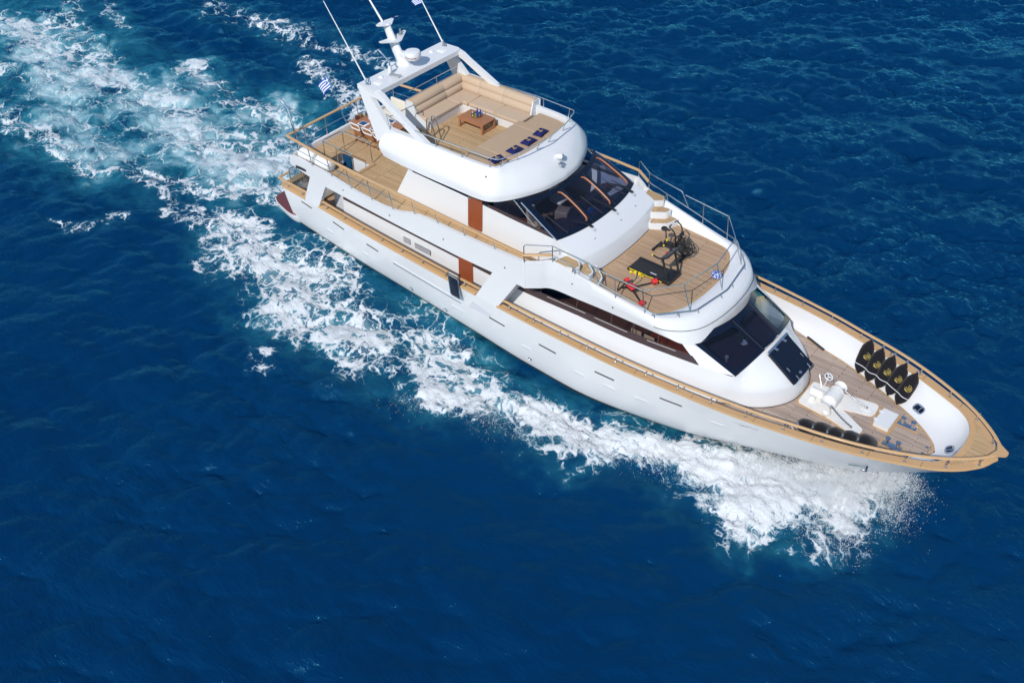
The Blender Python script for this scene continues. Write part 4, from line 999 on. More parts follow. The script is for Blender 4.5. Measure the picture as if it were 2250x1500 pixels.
rows += [r3, cols[3], mixrow(cols[3], cols[4], 0.06), cols[4], cols[5]]
b = MB(); b.grid(rows); b.grid([[Vector((p.x, -p.y, p.z)) for p in r] for r in rows])
shell = b.build('bow_shell', M_['white'], yacht, 50)
b = MB()                                                                                              # brow groove
for s in (-1, 1): b.tube([(p.x + 0.004, s * (p.y + 0.004), p.z + 0.002) for p in cols[3] if p.x > 14.2], 0.012, 6)
build_each(b, 'brow_seam', M_['line'], shell)

# ---- gym deck sheet, riser, slab in front of the wheelhouse
def riser_x(y): return 11.12 - 0.10 * (abs(y) / 1.7) ** 2 if abs(y) < 1.72 else 11.02 - 0.35 * (abs(y) - 1.72)
gp = [(riser_x(y) - 0.02, y) for y in np.linspace(-1.7, 1.7, 15)]
rim = [(11.6, 2.70), (12.2, 2.66), (13.3, 2.56), (13.95, 2.45), (14.25, 2.22), (14.47, 1.85), (14.65, 1.40), (14.76, 0.75), (14.8, 0.0)]
o2 = gp + [(x, y) for x, y in rim] + [(x, -y) for x, y in reversed(rim[:-1])]
b = MB(); b.prism(o2, 4.89, 4.906); gym = b.build('gym_deck', M_['teak_gym'], yacht)
b = MB(); rr_ = curve([(x, y, 4.91) for x, y in rim], 4)
for s in (-1, 1):
    a = [(p.x, s * p.y, 4.91) for p in rr_]; c = [(p.x - 0.09 * (1 if p.x > 13.9 else 0.2), s * (p.y - 0.09 * (0 if p.x > 14.6 else 1)), 4.91) for p in rr_]
    b.grid([a, c])
b.grid([[(x + 0.02, y, 4.9105) for x, y in gp], [(x + 0.11, y, 4.9105) for x, y in gp]])
b.build('margin_board', M_['teak_plain'], gym)
def ws_bot(v):   # v in -1..1 across
    y = 2.46 * v; return Vector((10.14 - 0.41 * abs(v) ** 2.4, y, 6.15))
def ws_top(v):
    y = 2.32 * v; return Vector((8.58 - 0.58 * abs(v) ** 2.3, y, 6.99))
def ris_top(v):
    y = 2.5 * v; return Vector((10.94 - 0.24 * abs(v) ** 2.2, y, 5.58 + 0.12 * abs(v) ** 2))
def ris_bot(v):
    y = 2.44 * v; return Vector((riser_x(min(abs(y), 1.7)) - max(0, abs(y) - 1.7) * 0.3, y, 4.88))
vs = list(np.linspace(-1, 1, 33))
b = MB(); b.grid([[ws_bot(v) + Vector((-0.05, 0, 0.0)) for v in vs], [ws_bot(v) + Vector((0.03, 0, -0.01)) for v in vs], [ws_bot(v).lerp(ris_top(v), 0.5) + Vector((0, 0, 0.015)) for v in vs],
                  [ws_bot(v).lerp(ris_top(v), 0.93) + Vector((0, 0, 0.015)) for v in vs], [ris_top(v) + Vector((0.0, 0, 0.0)) for v in vs], [ris_top(v) + Vector((0.015, 0, -0.02)) for v in vs], [ris_bot(v) for v in vs]])
for s in (-1, 1):
    c = [ws_bot(s) + Vector((-0.05, 0, 0.0)), ws_bot(s) + Vector((0.03, 0, -0.01)), ws_bot(s).lerp(ris_top(s), 0.5) + Vector((0, 0, 0.015)), ws_bot(s).lerp(ris_top(s), 0.93) + Vector((0, 0, 0.015)), ris_top(s), ris_top(s) + Vector((0.015, 0, -0.02)), ris_bot(s)]
    b.grid([c, [(9.55, s * (2.445 - 0.002 * i), 6.16 - 0.213 * i) for i in range(7)]])
b.build('wheelhouse_apron', M_['white'], yacht, 40)
b = MB(); b.tube([(riser_x(y) + 0.005, y, 4.915) for y in np.linspace(-1.72, 1.72, 20)], 0.012, 6); b.build('riser_seam', M_['line'], gym)

# steps from the side decks down to the gym deck
for s in (1, -1):
    specs = [([(10.80, 2.3), (11.20, 2.72), (11.75, 2.72), (11.58, 2.13), (11.0, 1.75), (10.80, 1.9)], 5.17, [(10.86, 2.12), (11.26, 2.66), (11.68, 2.66), (11.52, 2.16), (11.0, 1.80)]),
             ([(10.55, 2.6), (11.25, 2.74), (11.38, 2.72), (11.37, 2.43), (10.86, 2.05), (10.55, 2.1)], 5.45, [(10.62, 2.60), (11.30, 2.70), (11.32, 2.46), (10.84, 2.12)]),
             ([(9.98, 2.95), (10.88, 2.93), (11.0, 2.74), (10.73, 2.45), (10.0, 2.44)], 5.70, [(10.06, 3.04), (10.86, 2.99), (10.95, 2.72), (10.70, 2.52), (10.22, 2.50)])]
    for outl2, zt, tk in specs:
        b = MB(); P = [(p.x, p.y * s) for p in fillet([(x, y, 0) for x, y in outl2], 0.10, 4, True)]; b.prism(P, 4.88, zt - 0.004)
        st = b.build('step', M_['white'], yacht)
        b = MB(); P = [(p.x, p.y * s) for p in fillet([(x, y, 0) for x, y in tk], 0.06, 3, True)]; b.prism(P, zt - 0.01, zt + 0.008); b.build('step_tread', M_['teak'], st)
b = MB(); b.box((11.18, -2.02, 5.35), (0.10, 0.10, 0.12), 0.5, 0.01); b.tube([(11.18, -2.02, 4.9), (11.18, -2.02, 5.3)], 0.025, 8); b.build('deck_speaker', M_['white'], yacht)

# gym deck rails: low rail and high rail
def lowz(x): return interp(x, [(10.05, 5.98), (14.3, 5.14), (15.4, 5.12)])
lr = [(10.05, 3.11), (12.2, 2.97), (14.2, 2.80), (15.15, 1.70), (15.40, 0.0)]
pts = [Vector((x, -y, lowz(x))) for x, y in lr]; pts = pts + [Vector((p.x, -p.y, p.z)) for p in reversed(pts[:-1])]
b = MB(); b.tube(fillet(pts, 0.12, 4), 0.02, 8); grail = b.build('gym_rail', M_['steel'], yacht)
hp = [(10.03, 3.11, 6.37), (11.6, 2.98, 6.22), (11.85, 2.97, 6.0)]
hi = [(11.75, 2.98, 6.12), (13.68, 2.88, 5.99), (14.62, 1.74, 6.01), (14.88, 0.0, 6.0)]
b = MB()
P = [Vector((x, -y, z)) for x, y, z in hi]; P = P + [Vector((p.x, -p.y, p.z)) for p in reversed(P[:-1])]
b.tube(P, 0.02, 8)
for s in (-1, 1): b.tube(fillet([(x, s * y, z) for x, y, z in [hp[0], hp[1], (11.95, 2.97, 5.62)]], 0.1, 4), 0.02, 8)
b.build('top_tube', M_['steel'], grail)
for (x, y, xb, yb) in ((12.6, 2.94, 12.65, 2.92), (13.68, 2.88, 13.8, 2.80), (14.62, 1.74, 14.98, 1.76), (14.88, 0.0, 15.2, 0.0)):
    for s in ((1, -1) if y > 0 else (1,)):
        z1 = 6.04 if x < 13 else 6.0; z0 = interp(xb, [(10.05, 5.7), (13.35, 5.07), (14.0, 4.99), (16, 4.98)])
        b = MB(); b.tube([(x, s * y, z1), (xb, s * yb, z0)], 0.019, 8); b.build('stanchion', M_['steel'], grail)
for (x, y) in ((10.9, 3.05), (14.1, 2.78), (15.15, 1.62), (15.36, 0.4), (14.75, 2.22)):
    for s in (1, -1):
        z1 = lowz(x); z0 = interp(x, [(10.05, 5.7), (13.35, 5.07), (14.0, 4.98), (16, 4.97)])
        b = MB(); b.tube([(x, s * y, z1), (x - 0.05, s * (y - 0.02), z0)], 0.018, 8); b.tube([(x, s * y, z1), (x + 0.08, s * (y - 0.02), z0)], 0.018, 8); b.build('rail_foot', M_['steel'], grail)

# ---- main saloon house: aft walls behind the side passage
b = MB()
W1 = [(-2.55, 1.75), (-1.88, 2.46), (7.4, 2.62)]; W1t = [(-2.47, 1.72), (-1.76, 2.44), (7.4, 2.60)]
for s in (-1, 1):
    b.grid([[(x, s * y, 2.13) for x, y in W1], [(x2, s * y2, zz) for (x2, y2), zz in zip(W1t, (3.43, 3.42, 3.24))]])
    b.grid([[(-2.47, s * 1.72, 3.43), (-1.76, s * 2.44, 3.42)], [(-2.40, s * 1.70, 4.56), (-1.66, s * 2.40, 4.56)]])
house = b.build('saloon_wall', M_['white'], yacht, 25)
b = MB()
for s in (-1, 1): b.grid([[(-1.74, s * 2.442, 3.42), (7.4, s * 2.602, 3.24)], [(-1.66, s * 2.40, 4.56), (7.4, s * 2.56, 4.56)]])
build_each(b, 'saloon_window', M_['brown_frame'], house)
b = MB()
b.box((-2.52, -1.2, 3.2), (0.06, 1.06, 2.1)); b.box((-2.52, 1.2, 3.2), (0.06, 1.06, 2.1)); build_each(b, 'aft_door_frame', M_['steel'], house)
b = MB(); b.grid([[(-2.5, -1.74, 2.15), (-2.5, 1.74, 2.15)], [(-2.45, -1.74, 4.55), (-2.45, 1.74, 4.55)]]); b.build('aft_glass_door', M_['dark_frame'], house)
for (x0, z0, w, h) in ((1.86, 2.80, 0.40, 0.26), (2.5, 2.76, 0.92, 0.26)):
    b = MB(); b.box((x0 + w / 2, -2.535 - 0.017 * (x0 - 2), z0 + h / 2), (w, 0.03, h), -0.017, 0.01); v = b.build('wall_vent', M_['steel'], house)
    b = MB()
    for i in range(int(w / 0.055)): b.box((x0 + 0.04 + i * 0.055, -2.553 - 0.017 * (x0 + i * 0.055 - 2), z0 + h / 2), (0.03, 0.012, h - 0.05), -0.017)
    b.build('vent_slats', M_['grey'], v)
def door(x0, x1, y, z0, z1, slope, parent, lean=0.05):
    b = MB(); n = 5
    w = x1 - x0; P = fillet([(x0, z0, 0), (x1, z0, 0), (x1 + 0.02, z1, 0), (x0 + 0.02, z1, 0)], 0.08, 4, True)
    f = lambda p, o: (p.x, -(y + slope * (p.x - x0) - lean * (p.y - z0) + o), p.y)
    v = [f(p, 0.03) for p in P] + [f(p, -0.02) for p in P]; k = len(P)
    b.add(v, [tuple(range(k)), tuple(range(2 * k - 1, k - 1, -1))] + [(i, (i + 1) % k, k + (i + 1) % k, k + i) for i in range(k)])
    d = b.build('door', M_['mahog'], parent)
    b = MB(); q = Vector((x0 + 0.12, z0 + (z1 - z0) * 0.66, 0)); c = f(q, 0.05); b.box(c, (0.16, 0.04, 0.04), 0, 0.01); b.box((c[0] - 0.05, c[1] + 0.01, c[2] + 0.01), (0.05, 0.03, 0.16), 0, 0.01); b.build('door_handle', M_['chrome'], d)
    return d
door(4.98, 5.72, 2.60, 2.26, 4.3, 0.017, yacht, 0.02)

# ---- forward saloon and its rounded nose
NS = [  # bottom, shoulder, top
 [(7.5, 2.96, 2.13), (7.6, 2.95, 2.7), (8.0, 2.89, 3.52)], [(9.2, 2.96, 2.13), (9.2, 2.93, 2.7), (9.3, 2.86, 3.52)], [(10.7, 2.92, 2.13), (10.7, 2.88, 2.7), (10.7, 2.79, 3.52)],
 [(13.4, 2.84, 2.13), (13.4, 2.80, 2.7), (13.4, 2.71, 3.52)], [(15.0, 2.68, 2.13), (15.0, 2.63, 2.7), (15.0, 2.54, 3.51)],
 [(15.95, 2.52, 2.13), (15.95, 2.48, 2.7), (15.98, 2.40, 3.50)], [(16.6, 2.36, 2.13), (16.6, 2.32, 2.7), (16.62, 2.22, 3.44)], [(17.15, 2.16, 2.13), (17.12, 2.10, 2.72), (17.1, 2.01, 3.38)],
 [(17.7, 1.90, 2.13), (17.6, 1.82, 2.74), (17.2, 1.45, 3.53)], [(18.2, 1.53, 2.13), (18.06, 1.46, 2.76), (17.28, 1.02, 3.65)], [(18.58, 1.05, 2.13), (18.44, 1.0, 2.78), (17.34, 0.56, 3.73)],
 [(18.79, 0.55, 2.13), (18.66, 0.52, 2.80), (17.38, 0.28, 3.76)], [(18.85, 0.0, 2.13), (18.72, 0.0, 2.81), (17.40, 0.0, 3.77)]]
Cn = [curve([s[k] for s in NS], 4) for k in range(3)]
def nose_mid(f, lift):
    out = []
    for p, q in zip(Cn[1], Cn[2]):
        r = p.lerp(q, f); w = min(1, max(0, (p.x - 16.8) / 1.0)); n = Vector((0.45, r.y * 0.15, 0.9)); n.normalize(); out.append(r + n * lift * w)
    return out
rows = [Cn[0], [p.lerp(q, 0.55) for p, q in zip(Cn[0], Cn[1])], [p.lerp(q, 0.93) for p, q in zip(Cn[0], Cn[1])], nose_mid(0.05, 0.06), nose_mid(0.3, 0.09), nose_mid(0.6, 0.08), nose_mid(0.9, 0.02), Cn[2]]
b = MB(); b.grid(rows); b.grid([[Vector((p.x, -p.y, p.z)) for p in r] for r in rows])
nose = b.build('saloon_house', M_['white'], yacht, 50)
b = MB()
for s in (-1, 1): b.tube([(p.x + 0.012, s * (p.y + 0.012), 2.214) for p in Cn[0] if p.x > 16.7], 0.014, 6)
build_each(b, 'base_seam', M_['line'], nose)
# side glazing: plum band below, tinted glass above, fading to a point forward
b = MB()
gx = list(np.linspace(7.95, 15.9, 28))
def hy_(x): return smooth_interp(x, [(7.5, 2.90), (9.3, 2.86), (10.7, 2.79), (13.4, 2.71), (15.0, 2.54), (15.98, 2.40)])
def gtop(x): return 4.50 if x < 14.85 else 4.50 - (x - 14.85) * 0.93
def gband(x): return min(3.52 + 0.30, gtop(x) - 0.02)
for s in (-1, 1):
    b.grid([[(x, s * (hy_(x) + 0.002), 3.515) for x in gx], [(x, s * (hy_(x) - 0.04), gband(x)) for x in gx]])
fr = [(x, gtop(x)) for x in gx]
build_each(b, 'window_band', M_['brown_frame'], nose)
b = MB(); gx2 = [x for x in gx if gtop(x) > gband(x) + 0.03]
for s in (-1, 1): b.grid([[(x, s * (hy_(x) - 0.04), gband(x)) for x in gx2], [(x, s * (hy_(x) - 0.15), gtop(x)) for x in gx2]])
build_each(b, 'side_window', M_['glass_dark'], nose)
for xm in (9.3, 10.9, 12.4, 13.3, 14.3):
    b = MB()
    for s in (-1, 1): b.tube([(xm, s * (hy_(xm) - 0.035), gband(xm)), (xm, s * (hy_(xm) - 0.15), gtop(xm) + 0.02)], 0.022, 6)
    build_each(b, 'window_mullion', M_['brown_frame'], nose)
b = MB()
for s in (-1, 1):
    for (xa, xb_) in ((9.6, 11.3), (11.7, 13.1), (13.9, 15.0)): b.tube([(xa, s * (hy_(xa) - 0.016), 3.76), (xb_, s * (hy_(xb_) - 0.016), 3.76)], 0.007, 6)
build_each(b, 'window_sill_line', M_['white_soft'], nose)
# white corner posts between side window and windscreen
def sw_bot(v): # windscreen lower edge across, v -1..1
    a = abs(v); y = 2.01 * a; x = 17.1 + 0.30 * (1 - a ** 1.7); z = 3.38 + 0.39 * (1 - a ** 1.6); return Vector((x, math.copysign(y, v), z))
def sw_top(v):
    a = abs(v); y = 2.16 * a; x = 15.28 + 0.84 * (1 - a ** 2.0); z = 4.17 + 0.27 * (1 - a ** 1.6); return Vector((x, math.copysign(y, v), z))
b = MB()
for s in (-1, 1):
    lo = [Vector((15.86, s * 2.42, 3.50)), Vector((16.3, s * 2.31, 3.46)), Vector((16.75, s * 2.17, 3.42)), sw_bot(s)]
    hi2 = [Vector((14.7, s * 2.42, 4.5)), Vector((14.9, s * 2.36, 4.42)), Vector((15.1, s * 2.27, 4.3)), sw_top(s)]
    b.grid([lo, [p.lerp(q, 0.5) for p, q in zip(lo, hi2)], hi2])
build_each(b, 'corner_post', M_['white'], nose, 60)
b = MB()
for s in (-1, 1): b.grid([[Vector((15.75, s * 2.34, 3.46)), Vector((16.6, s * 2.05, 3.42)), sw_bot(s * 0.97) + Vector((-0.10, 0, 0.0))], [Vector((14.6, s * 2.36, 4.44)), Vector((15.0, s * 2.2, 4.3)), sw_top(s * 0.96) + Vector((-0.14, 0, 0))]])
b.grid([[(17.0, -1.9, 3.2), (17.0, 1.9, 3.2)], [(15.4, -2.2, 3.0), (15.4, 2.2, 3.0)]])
build_each(b, 'added_dark_lining', M_['dash'], nose, 60)  # dark sheets added inside so the front panes read dark
def swf(u, v): return sw_bot(v).lerp(sw_top(v), u)
def screen(frame_name, fn, outer, holes, frame_mat, glass_mat, parent, off):
    v, f = holed(outer, holes); b = MB(); b.add([fn(p[1], p[0]) for p in v], f); fo = b.build(frame_name, frame_mat, parent, 30)
    res = []
    for h in holes:
        v, f = holed(h, []); b = MB(); b.add([fn(p[1], p[0]) + off for p in v], f); res.append(b.build('windscreen_pane', glass_mat, fo, 60))
    return fo, res
def dense(poly, n=10):
    out = []
    for i in range(len(poly)):
        a = poly[i]; c = poly[(i + 1) % len(poly)]
        for q in range(n): out.append((a[0] + (c[0] - a[0]) * q / n, a[1] + (c[1] - a[1]) * q / n))
    return out
outer = dense([(-1, 0), (1, 0), (1, 1.06), (-1, 1.06)], 14)
def rr2(x0, y0, x1, y1, rx, ry):
    pts = []
    for (cx, cy, a0) in ((x1 - rx, y0 + ry, -90), (x1 - rx, y1 - ry, 0), (x0 + rx, y1 - ry, 90), (x0 + rx, y0 + ry, 180)):
        for q in range(6):
            a = math.radians(a0 + 18 * q); pts.append((cx + rx * math.cos(a), cy + ry * math.sin(a)))
    out = []
    for i in range(len(pts)):
        a = pts[i]; c = pts[(i + 1) % len(pts)]; d = math.hypot(a[0] - c[0], a[1] - c[1]); k = max(1, int(d / 0.12))
        for q in range(k): out.append((a[0] + (c[0] - a[0]) * q / k, a[1] + (c[1] - a[1]) * q / k))
    return out
fo, panes = screen('saloon_windscreen', swf, outer, [rr2(-0.93, 0.10, -0.345, 0.88, 0.05, 0.10), rr2(-0.22, 0.10, 0.22, 0.88, 0.05, 0.10), rr2(0.345, 0.10, 0.93, 0.88, 0.05, 0.10)], M_['dark_frame'], M_['glass'], yacht, Vector((-0.012, 0, -0.02)))
b = MB()
for v in (-0.278, 0.278): b.tube([swf(u, v) + Vector((0.006, 0, 0.01)) for u in np.linspace(0, 1, 6)], 0.009, 6)
b.tube([swf(0, v) + Vector((0.01, 0, 0.0)) for v in np.linspace(-1, 1, 30)], 0.012, 6); b.build('screen_seam', M_['brown_frame'], fo)
# skylight hatch on the nose
hA = Vector((17.60, 0.66, 3.735)); hF = Vector((18.80, 0.64, 2.93)); 
b = MB()
def hq(u, v, o=0.0):
    p = Vector((17.60 + 1.12 * u, v * 0.67, 3.73 - 0.78 * u)); return p + Vector((0.57, 0, 0.82)) * o
fr = [[hq(u, v, 0.05) for v in (-1, 1)] for u in (0, 1)]; bk = [[hq(u, v, -0.06) for v in (-1, 1)] for u in (0, 1)]
b.solid(fr, bk); sky = b.build('skylight_hatch', M_['dark_frame'], yacht)
b = MB(); b.solid([[hq(u, v, 0.055) for v in (-1.05, 1.05)] for u in (-0.06, 0.0)], [[hq(u, v, -0.03) for v in (-1.05, 1.05)] for u in (-0.06, 0.0)]); b.build('hatch_hinge_bar', M_['steel'], sky)
b = MB()
for v in (-0.45, 0.45): q = hq(0.04, v, 0.075); b.box(q, (0.16, 0.09, 0.05), 0, 0.012)
build_each(b, 'hatch_hinge', M_['chrome'], sky)
for (u, v) in ((0.62, -0.78), (0.92, -0.62), (0.62, 0.72), (0.93, 0.60)):
    b = MB(); b.tube([hq(u - 0.06, v, 0.06), hq(u - 0.06, v, 0.09), hq(u + 0.06, v, 0.09), hq(u + 0.06, v, 0.06)], 0.02, 8); b.build('hatch_catch', M_['chrome'], sky)
b = MB(); b.lathe([(0.001, 0), (0.06, 0), (0.055, 0.03), (0.001, 0.035)], hq(0.9, -0.15, 0.05), 14); b.build('hatch_latch', M_['chrome'], sky)

# ---- wheelhouse on the upper deck
b = MB()
for s in (-1, 1):
    lo = [(1.45, 2.28), (1.9, 2.30), (5.0, 2.36), (7.5, 2.42), (9.62, 2.45)]; up = [(2.18, 2.22), (2.5, 2.23), (5.0, 2.30), (7.5, 2.36), (9.70, 2.44)]
    b.grid([[(x, s * y, 4.88) for x, y in lo], [(x, s * y, 6.2 if i < 3 else 6.13) for i, (x, y) in enumerate(up)]])
    b.grid([[(2.18, s * 2.22, 6.2), (2.5, s * 2.23, 6.2)], [(2.45, s * 2.15, 6.97), (2.75, s * 2.16, 6.97)]])
b.grid([[(1.45, -2.28, 4.88), (1.45, 2.28, 4.88)], [(2.18, -2.22, 6.2), (2.18, 2.22, 6.2)], [(2.45, -2.15, 6.97), (2.45, 2.15, 6.97)]])
whl = b.build('wheelhouse_wall', M_['white'], yacht, 25)
b = MB()
for s in (-1, 1): b.grid([[(2.42, s * 2.232, 6.2), (5.0, s * 2.302, 6.2), (6.4, s * 2.332, 6.165)], [(2.75, s * 2.16, 6.97), (5.0, s * 2.23, 6.97), (6.4, s * 2.27, 6.97)]])
build_each(b, 'wheelhouse_window', M_['dark_frame'], whl)
b = MB()
for s in (-1, 1): b.grid([[(6.4, s * 2.334, 6.165), (9.72, s * 2.452, 6.13)], [(6.4, s * 2.325, 6.30), (9.45, s * 2.440, 6.28)]])
build_each(b, 'window_band', M_['brown_frame'], whl)
b = MB()
for s in (-1, 1): b.grid([[(6.4, s * 2.325, 6.30), (9.45, s * 2.440, 6.28)], [(6.4, s * 2.27, 6.97), (8.02, s * 2.315, 6.985)]])
build_each(b, 'side_window', M_['glass_dark'], whl)
b = MB()
for s in (-1, 1):
    b.tube([(9.74, s * 2.465, 6.14), (8.0, s * 2.325, 6.99)], 0.03, 6)
    b.tube([(8.7, s * 2.41, 6.28), (7.6, s * 2.30, 6.97)], 0.018, 6)
build_each(b, 'corner_trim', M_['steel'], whl)
door(5.42, 6.13, 2.385, 4.97, 6.9, 0.02, yacht, 0.05)
def wsf(u, v): return ws_bot(v).lerp(ws_top(v), u) + Vector((0.05, 0, 0.06)) * (4 * u * (1 - u)) * 0.4
holes = [rr2(-0.91, 0.11, -0.335, 0.95, 0.05, 0.11), rr2(-0.262, 0.11, 0.262, 0.95, 0.05, 0.11), rr2(0.335, 0.11, 0.91, 0.95, 0.05, 0.11)]
wfo, wp = screen('wheelhouse_windscreen', wsf, outer, holes, M_['dark_frame'], M_['glass'], yacht, Vector((-0.012, 0, -0.015)))
b = MB()
for v in (-0.295, 0.295): b.tube([wsf(u, v) + Vector((0.006, 0, 0.008)) for u in np.linspace(0, 1, 8)], 0.008, 6)
b.tube([wsf(0, v) + Vector((0.008, 0, 0.0)) for v in np.linspace(-1, 1, 30)], 0.014, 6)
b.build('screen_seam', M_['black'], wfo)
for v in (-0.335, 0.255, 0.90):
    b = MB(); side = -1
    P = [wsf(u, v + dv) + Vector((0.012, 0, 0.012)) for u, dv in ((0.12, -0.05), (0.16, -0.015), (0.28, -0.004), (0.5, 0.0), (0.76, -0.004), (0.90, -0.02), (0.95, -0.06))]
    b.tube(curve(P, 3), 0.036, 8); b.build('wooden_trim', M_["trim"], wfo)
for (vb, vt, ub) in ((-0.40, -0.86, 0.10), (0.17, -0.12, 0.66), (0.76, 0.52, 0.66)):
    b = MB(); a = wsf(-0.01, vb) + Vector((0.06, 0, 0.03))
    m1 = wsf(0.25, vb * 0.55 + vt * 0.45) + Vector((0.06, 0, 0.08)); m2 = wsf(max(0.12, ub * 0.7), vb * 0.35 + vt * 0.65) + Vector((0.06, 0, 0.07))
    b.tube([a, m1, m2], 0.012, 6); b.tube([a + Vector((0, 0.06, 0)), m1 + Vector((0, 0.05, 0)), m2], 0.010, 6)
    b.box(a + Vector((0.02, 0, -0.01)), (0.13, 0.09, 0.07), 0, 0.015); b.tube([wsf(0.05, vt + 0.06) + Vector((0.04, 0, 0.06)), wsf(0.62, vt - 0.03) + Vector((0.04, 0, 0.06))], 0.012, 6)
    wi = b.build('wiper', M_['black'], wfo)
    b = MB(); c = a + Vector((0.14, 0.0, -0.10)); b.tube([a + Vector((0.05, 0, -0.02)), c + Vector((0.04, 0.05, 0)), c + Vector((0.08, -0.02, -0.01)), c + Vector((0.0, -0.06, -0.0))], 0.008, 6); b.build('washer_hose', M_['steel'], wi)

# inside the wheelhouse and the forward saloon
b = MB(); b.box((6.3, 0, 4.925), (7.6, 4.4, 0.03)); b.build('wheelhouse_floor', M_['floor_wood'], yacht)
b = MB()
dp = [ws_bot(v) + Vector((-0.12, 0, -0.12)) for v in np.linspace(-0.94, 0.94, 15)]; dq = [Vector((8.95 - 0.2 * abs(v), 2.2 * v, 6.0)) for v in np.linspace(-0.94, 0.94, 15)]
dr = [Vector((8.55 - 0.15 * abs(v), 2.2 * v, 5.78)) for v in np.linspace(-0.94, 0.94, 15)]; dl = [Vector((8.6 - 0.15 * abs(v), 2.2 * v, 4.95)) for v in np.linspace(-0.94, 0.94, 15)]
b.grid([dp, dq, dr, dl]); dash = b.build('dashboard', M_['dash'], yacht)
b = MB(); b.box((9.15, 0.55, 6.02), (0.22, 2.3, 0.14), 0.0, 0.03, Matrix.Rotation(0.4, 4, 'Y')); b.build('dash_hood', M_['black_matt'], dash)
b = MB(); b.box((9.45, 0.0, 6.035), (0.26, 0.40, 0.03), 0.3, 0.01); b.build('chart_folder', M_['plate_blue'], dash)
b = MB(); b.ball((9.45, 0.55, 6.1), 0.10, 8); b.build('compass', M_['black'], dash)
b = MB(); b.box((8.72, -0.75, 5.92), (0.5, 0.5, 0.55), 0.3, 0.05); b.build('helm_pod', wood("helm_maple", (0.42, 0.27, 0.15), (0.5, 0.33, 0.19), 0.4, 0.2), dash)
b = MB(); q = MB(); q.tube([(0.22 * math.cos(t), 0.22 * math.sin(t), 0) for t in np.linspace(0, 2 * math.pi, 24, endpoint=False)], 0.02, 8, True)
for t in (0, 2.09, 4.19): q.tube([(0, 0, 0), (0.22 * math.cos(t), 0.22 * math.sin(t), 0)], 0.014, 6)
q.xf(Matrix.Translation((8.35, 0.5, 5.95)) @ Matrix.Rotation(-1.0, 4, 'Y')); b.add(q.v, q.f); b.build('steering_wheel', M_['black'], dash)
b = MB(); b.box((9.0, 1.75, 6.0), (0.45, 0.7, 0.06), 0.1, 0.02); b.build('side_shelf', M_['mahog_dark'], dash)
b = MB(); b.box((9.35, 1.7, 6.01), (0.3, 0.75, 0.07), -0.15, 0.02); b.build('dash_tray', M_['cream'], dash)
b = MB(); b.grid([[(6.6, -2.3, 4.95), (6.6, 2.2, 4.95)], [(6.6, -2.2, 6.95), (6.6, 2.2, 6.95)]]); b.build('inner_bulkhead', M_['grey'], yacht)
b = MB(); b.box((12.5, 0, 2.2), (9.0, 4.6, 0.04)); b.build('saloon_floor', M_['floor_wood'], yacht)
b = MB(); b.box((16.7, 0, 2.9), (0.9, 2.6, 0.05), 0, 0.01); b.build('saloon_shelf', M_['floor_wood'], yacht)

# ---- flybridge
FS = [  # rim inner, rim outer, upper bulge, lower bulge, lip
 [(1.62, 2.36, 7.80), (1.52, 2.50, 7.78), (1.36, 2.72, 7.55), (1.36, 2.88, 7.25), (1.62, 2.92, 6.95)],
 [(2.2, 2.38, 7.94), (2.2, 2.53, 7.94), (2.15, 2.76, 7.68), (2.2, 2.97, 7.3), (2.3, 3.0, 6.95)],
 [(3.5, 2.38, 7.97), (3.5, 2.53, 7.97), (3.5, 2.78, 7.70), (3.55, 3.0, 7.3), (3.6, 3.06, 6.95)],
 [(5.0, 2.36, 7.97), (5.0, 2.50, 7.97), (5.1, 2.78, 7.70), (5.2, 3.02, 7.3), (5.3, 3.07, 6.95)],
 [(6.2, 2.31, 7.97), (6.25, 2.45, 7.97), (6.35, 2.74, 7.68), (6.45, 3.02, 7.28), (6.5, 3.06, 6.95)],
 [(6.72, 2.20, 7.97), (6.85, 2.28, 7.97), (6.95, 2.58, 7.68), (7.08, 2.86, 7.26), (7.1, 2.90, 6.95)],
 [(6.84, 1.80, 7.97), (6.98, 1.84, 7.97), (7.3, 2.1, 7.68), (7.52, 2.32, 7.24), (7.55, 2.38, 6.95)],
 [(6.93, 1.35, 7.97), (7.07, 1.38, 7.97), (7.55, 1.55, 7.68), (7.85, 1.70, 7.22), (7.9, 1.72, 6.95)],
 [(7.0, 0.7, 7.97), (7.14, 0.72, 7.97), (7.78, 0.82, 7.66), (8.12, 0.92, 7.20), (8.17, 0.95, 6.95)],
 [(7.03, 0.0, 7.97), (7.17, 0.0, 7.97), (7.86, 0.0, 7.65), (8.22, 0.0, 7.19), (8.28, 0.0, 6.95)]]
Fc = [curve([s[k] for s in FS], 5) for k in range(5)]
inner_low = [Vector((p.x, p.y, 7.1)) for p in Fc[0]]
Fdense = []
for i in range(len(Fc[0])):
    Fdense.append([inner_low[i], Fc[0][i]] + curve([Fc[1][i], Fc[2][i], Fc[3][i], Fc[4][i]], 4))
rows = [[Fdense[i][j] for i in range(len(Fdense))] for j in range(len(Fdense[0]))]
b = MB(); b.grid(rows); b.grid([[Vector((p.x, -p.y, p.z)) for p in r] for r in rows])
for s in (-1, 1):                                                                               # closed aft ends
    e = Fdense[0]; b.grid([[Vector((p.x, s * p.y, p.z)) for p in e[1:]], [Vector((1.8, s * 2.37, p.z)) for p in e[1:]]])
fly = b.build('flybridge_shell', M_['white'], yacht, 42)
lip = [(p.x, p.y) for p in Fc[4]]; lipf = [(x, -y) for x, y in lip] + [(x, y) for x, y in reversed(lip)]
b = MB(); b.prism(lipf, 6.952, 6.99); b.build('flybridge_soffit', M_['white'], fly)
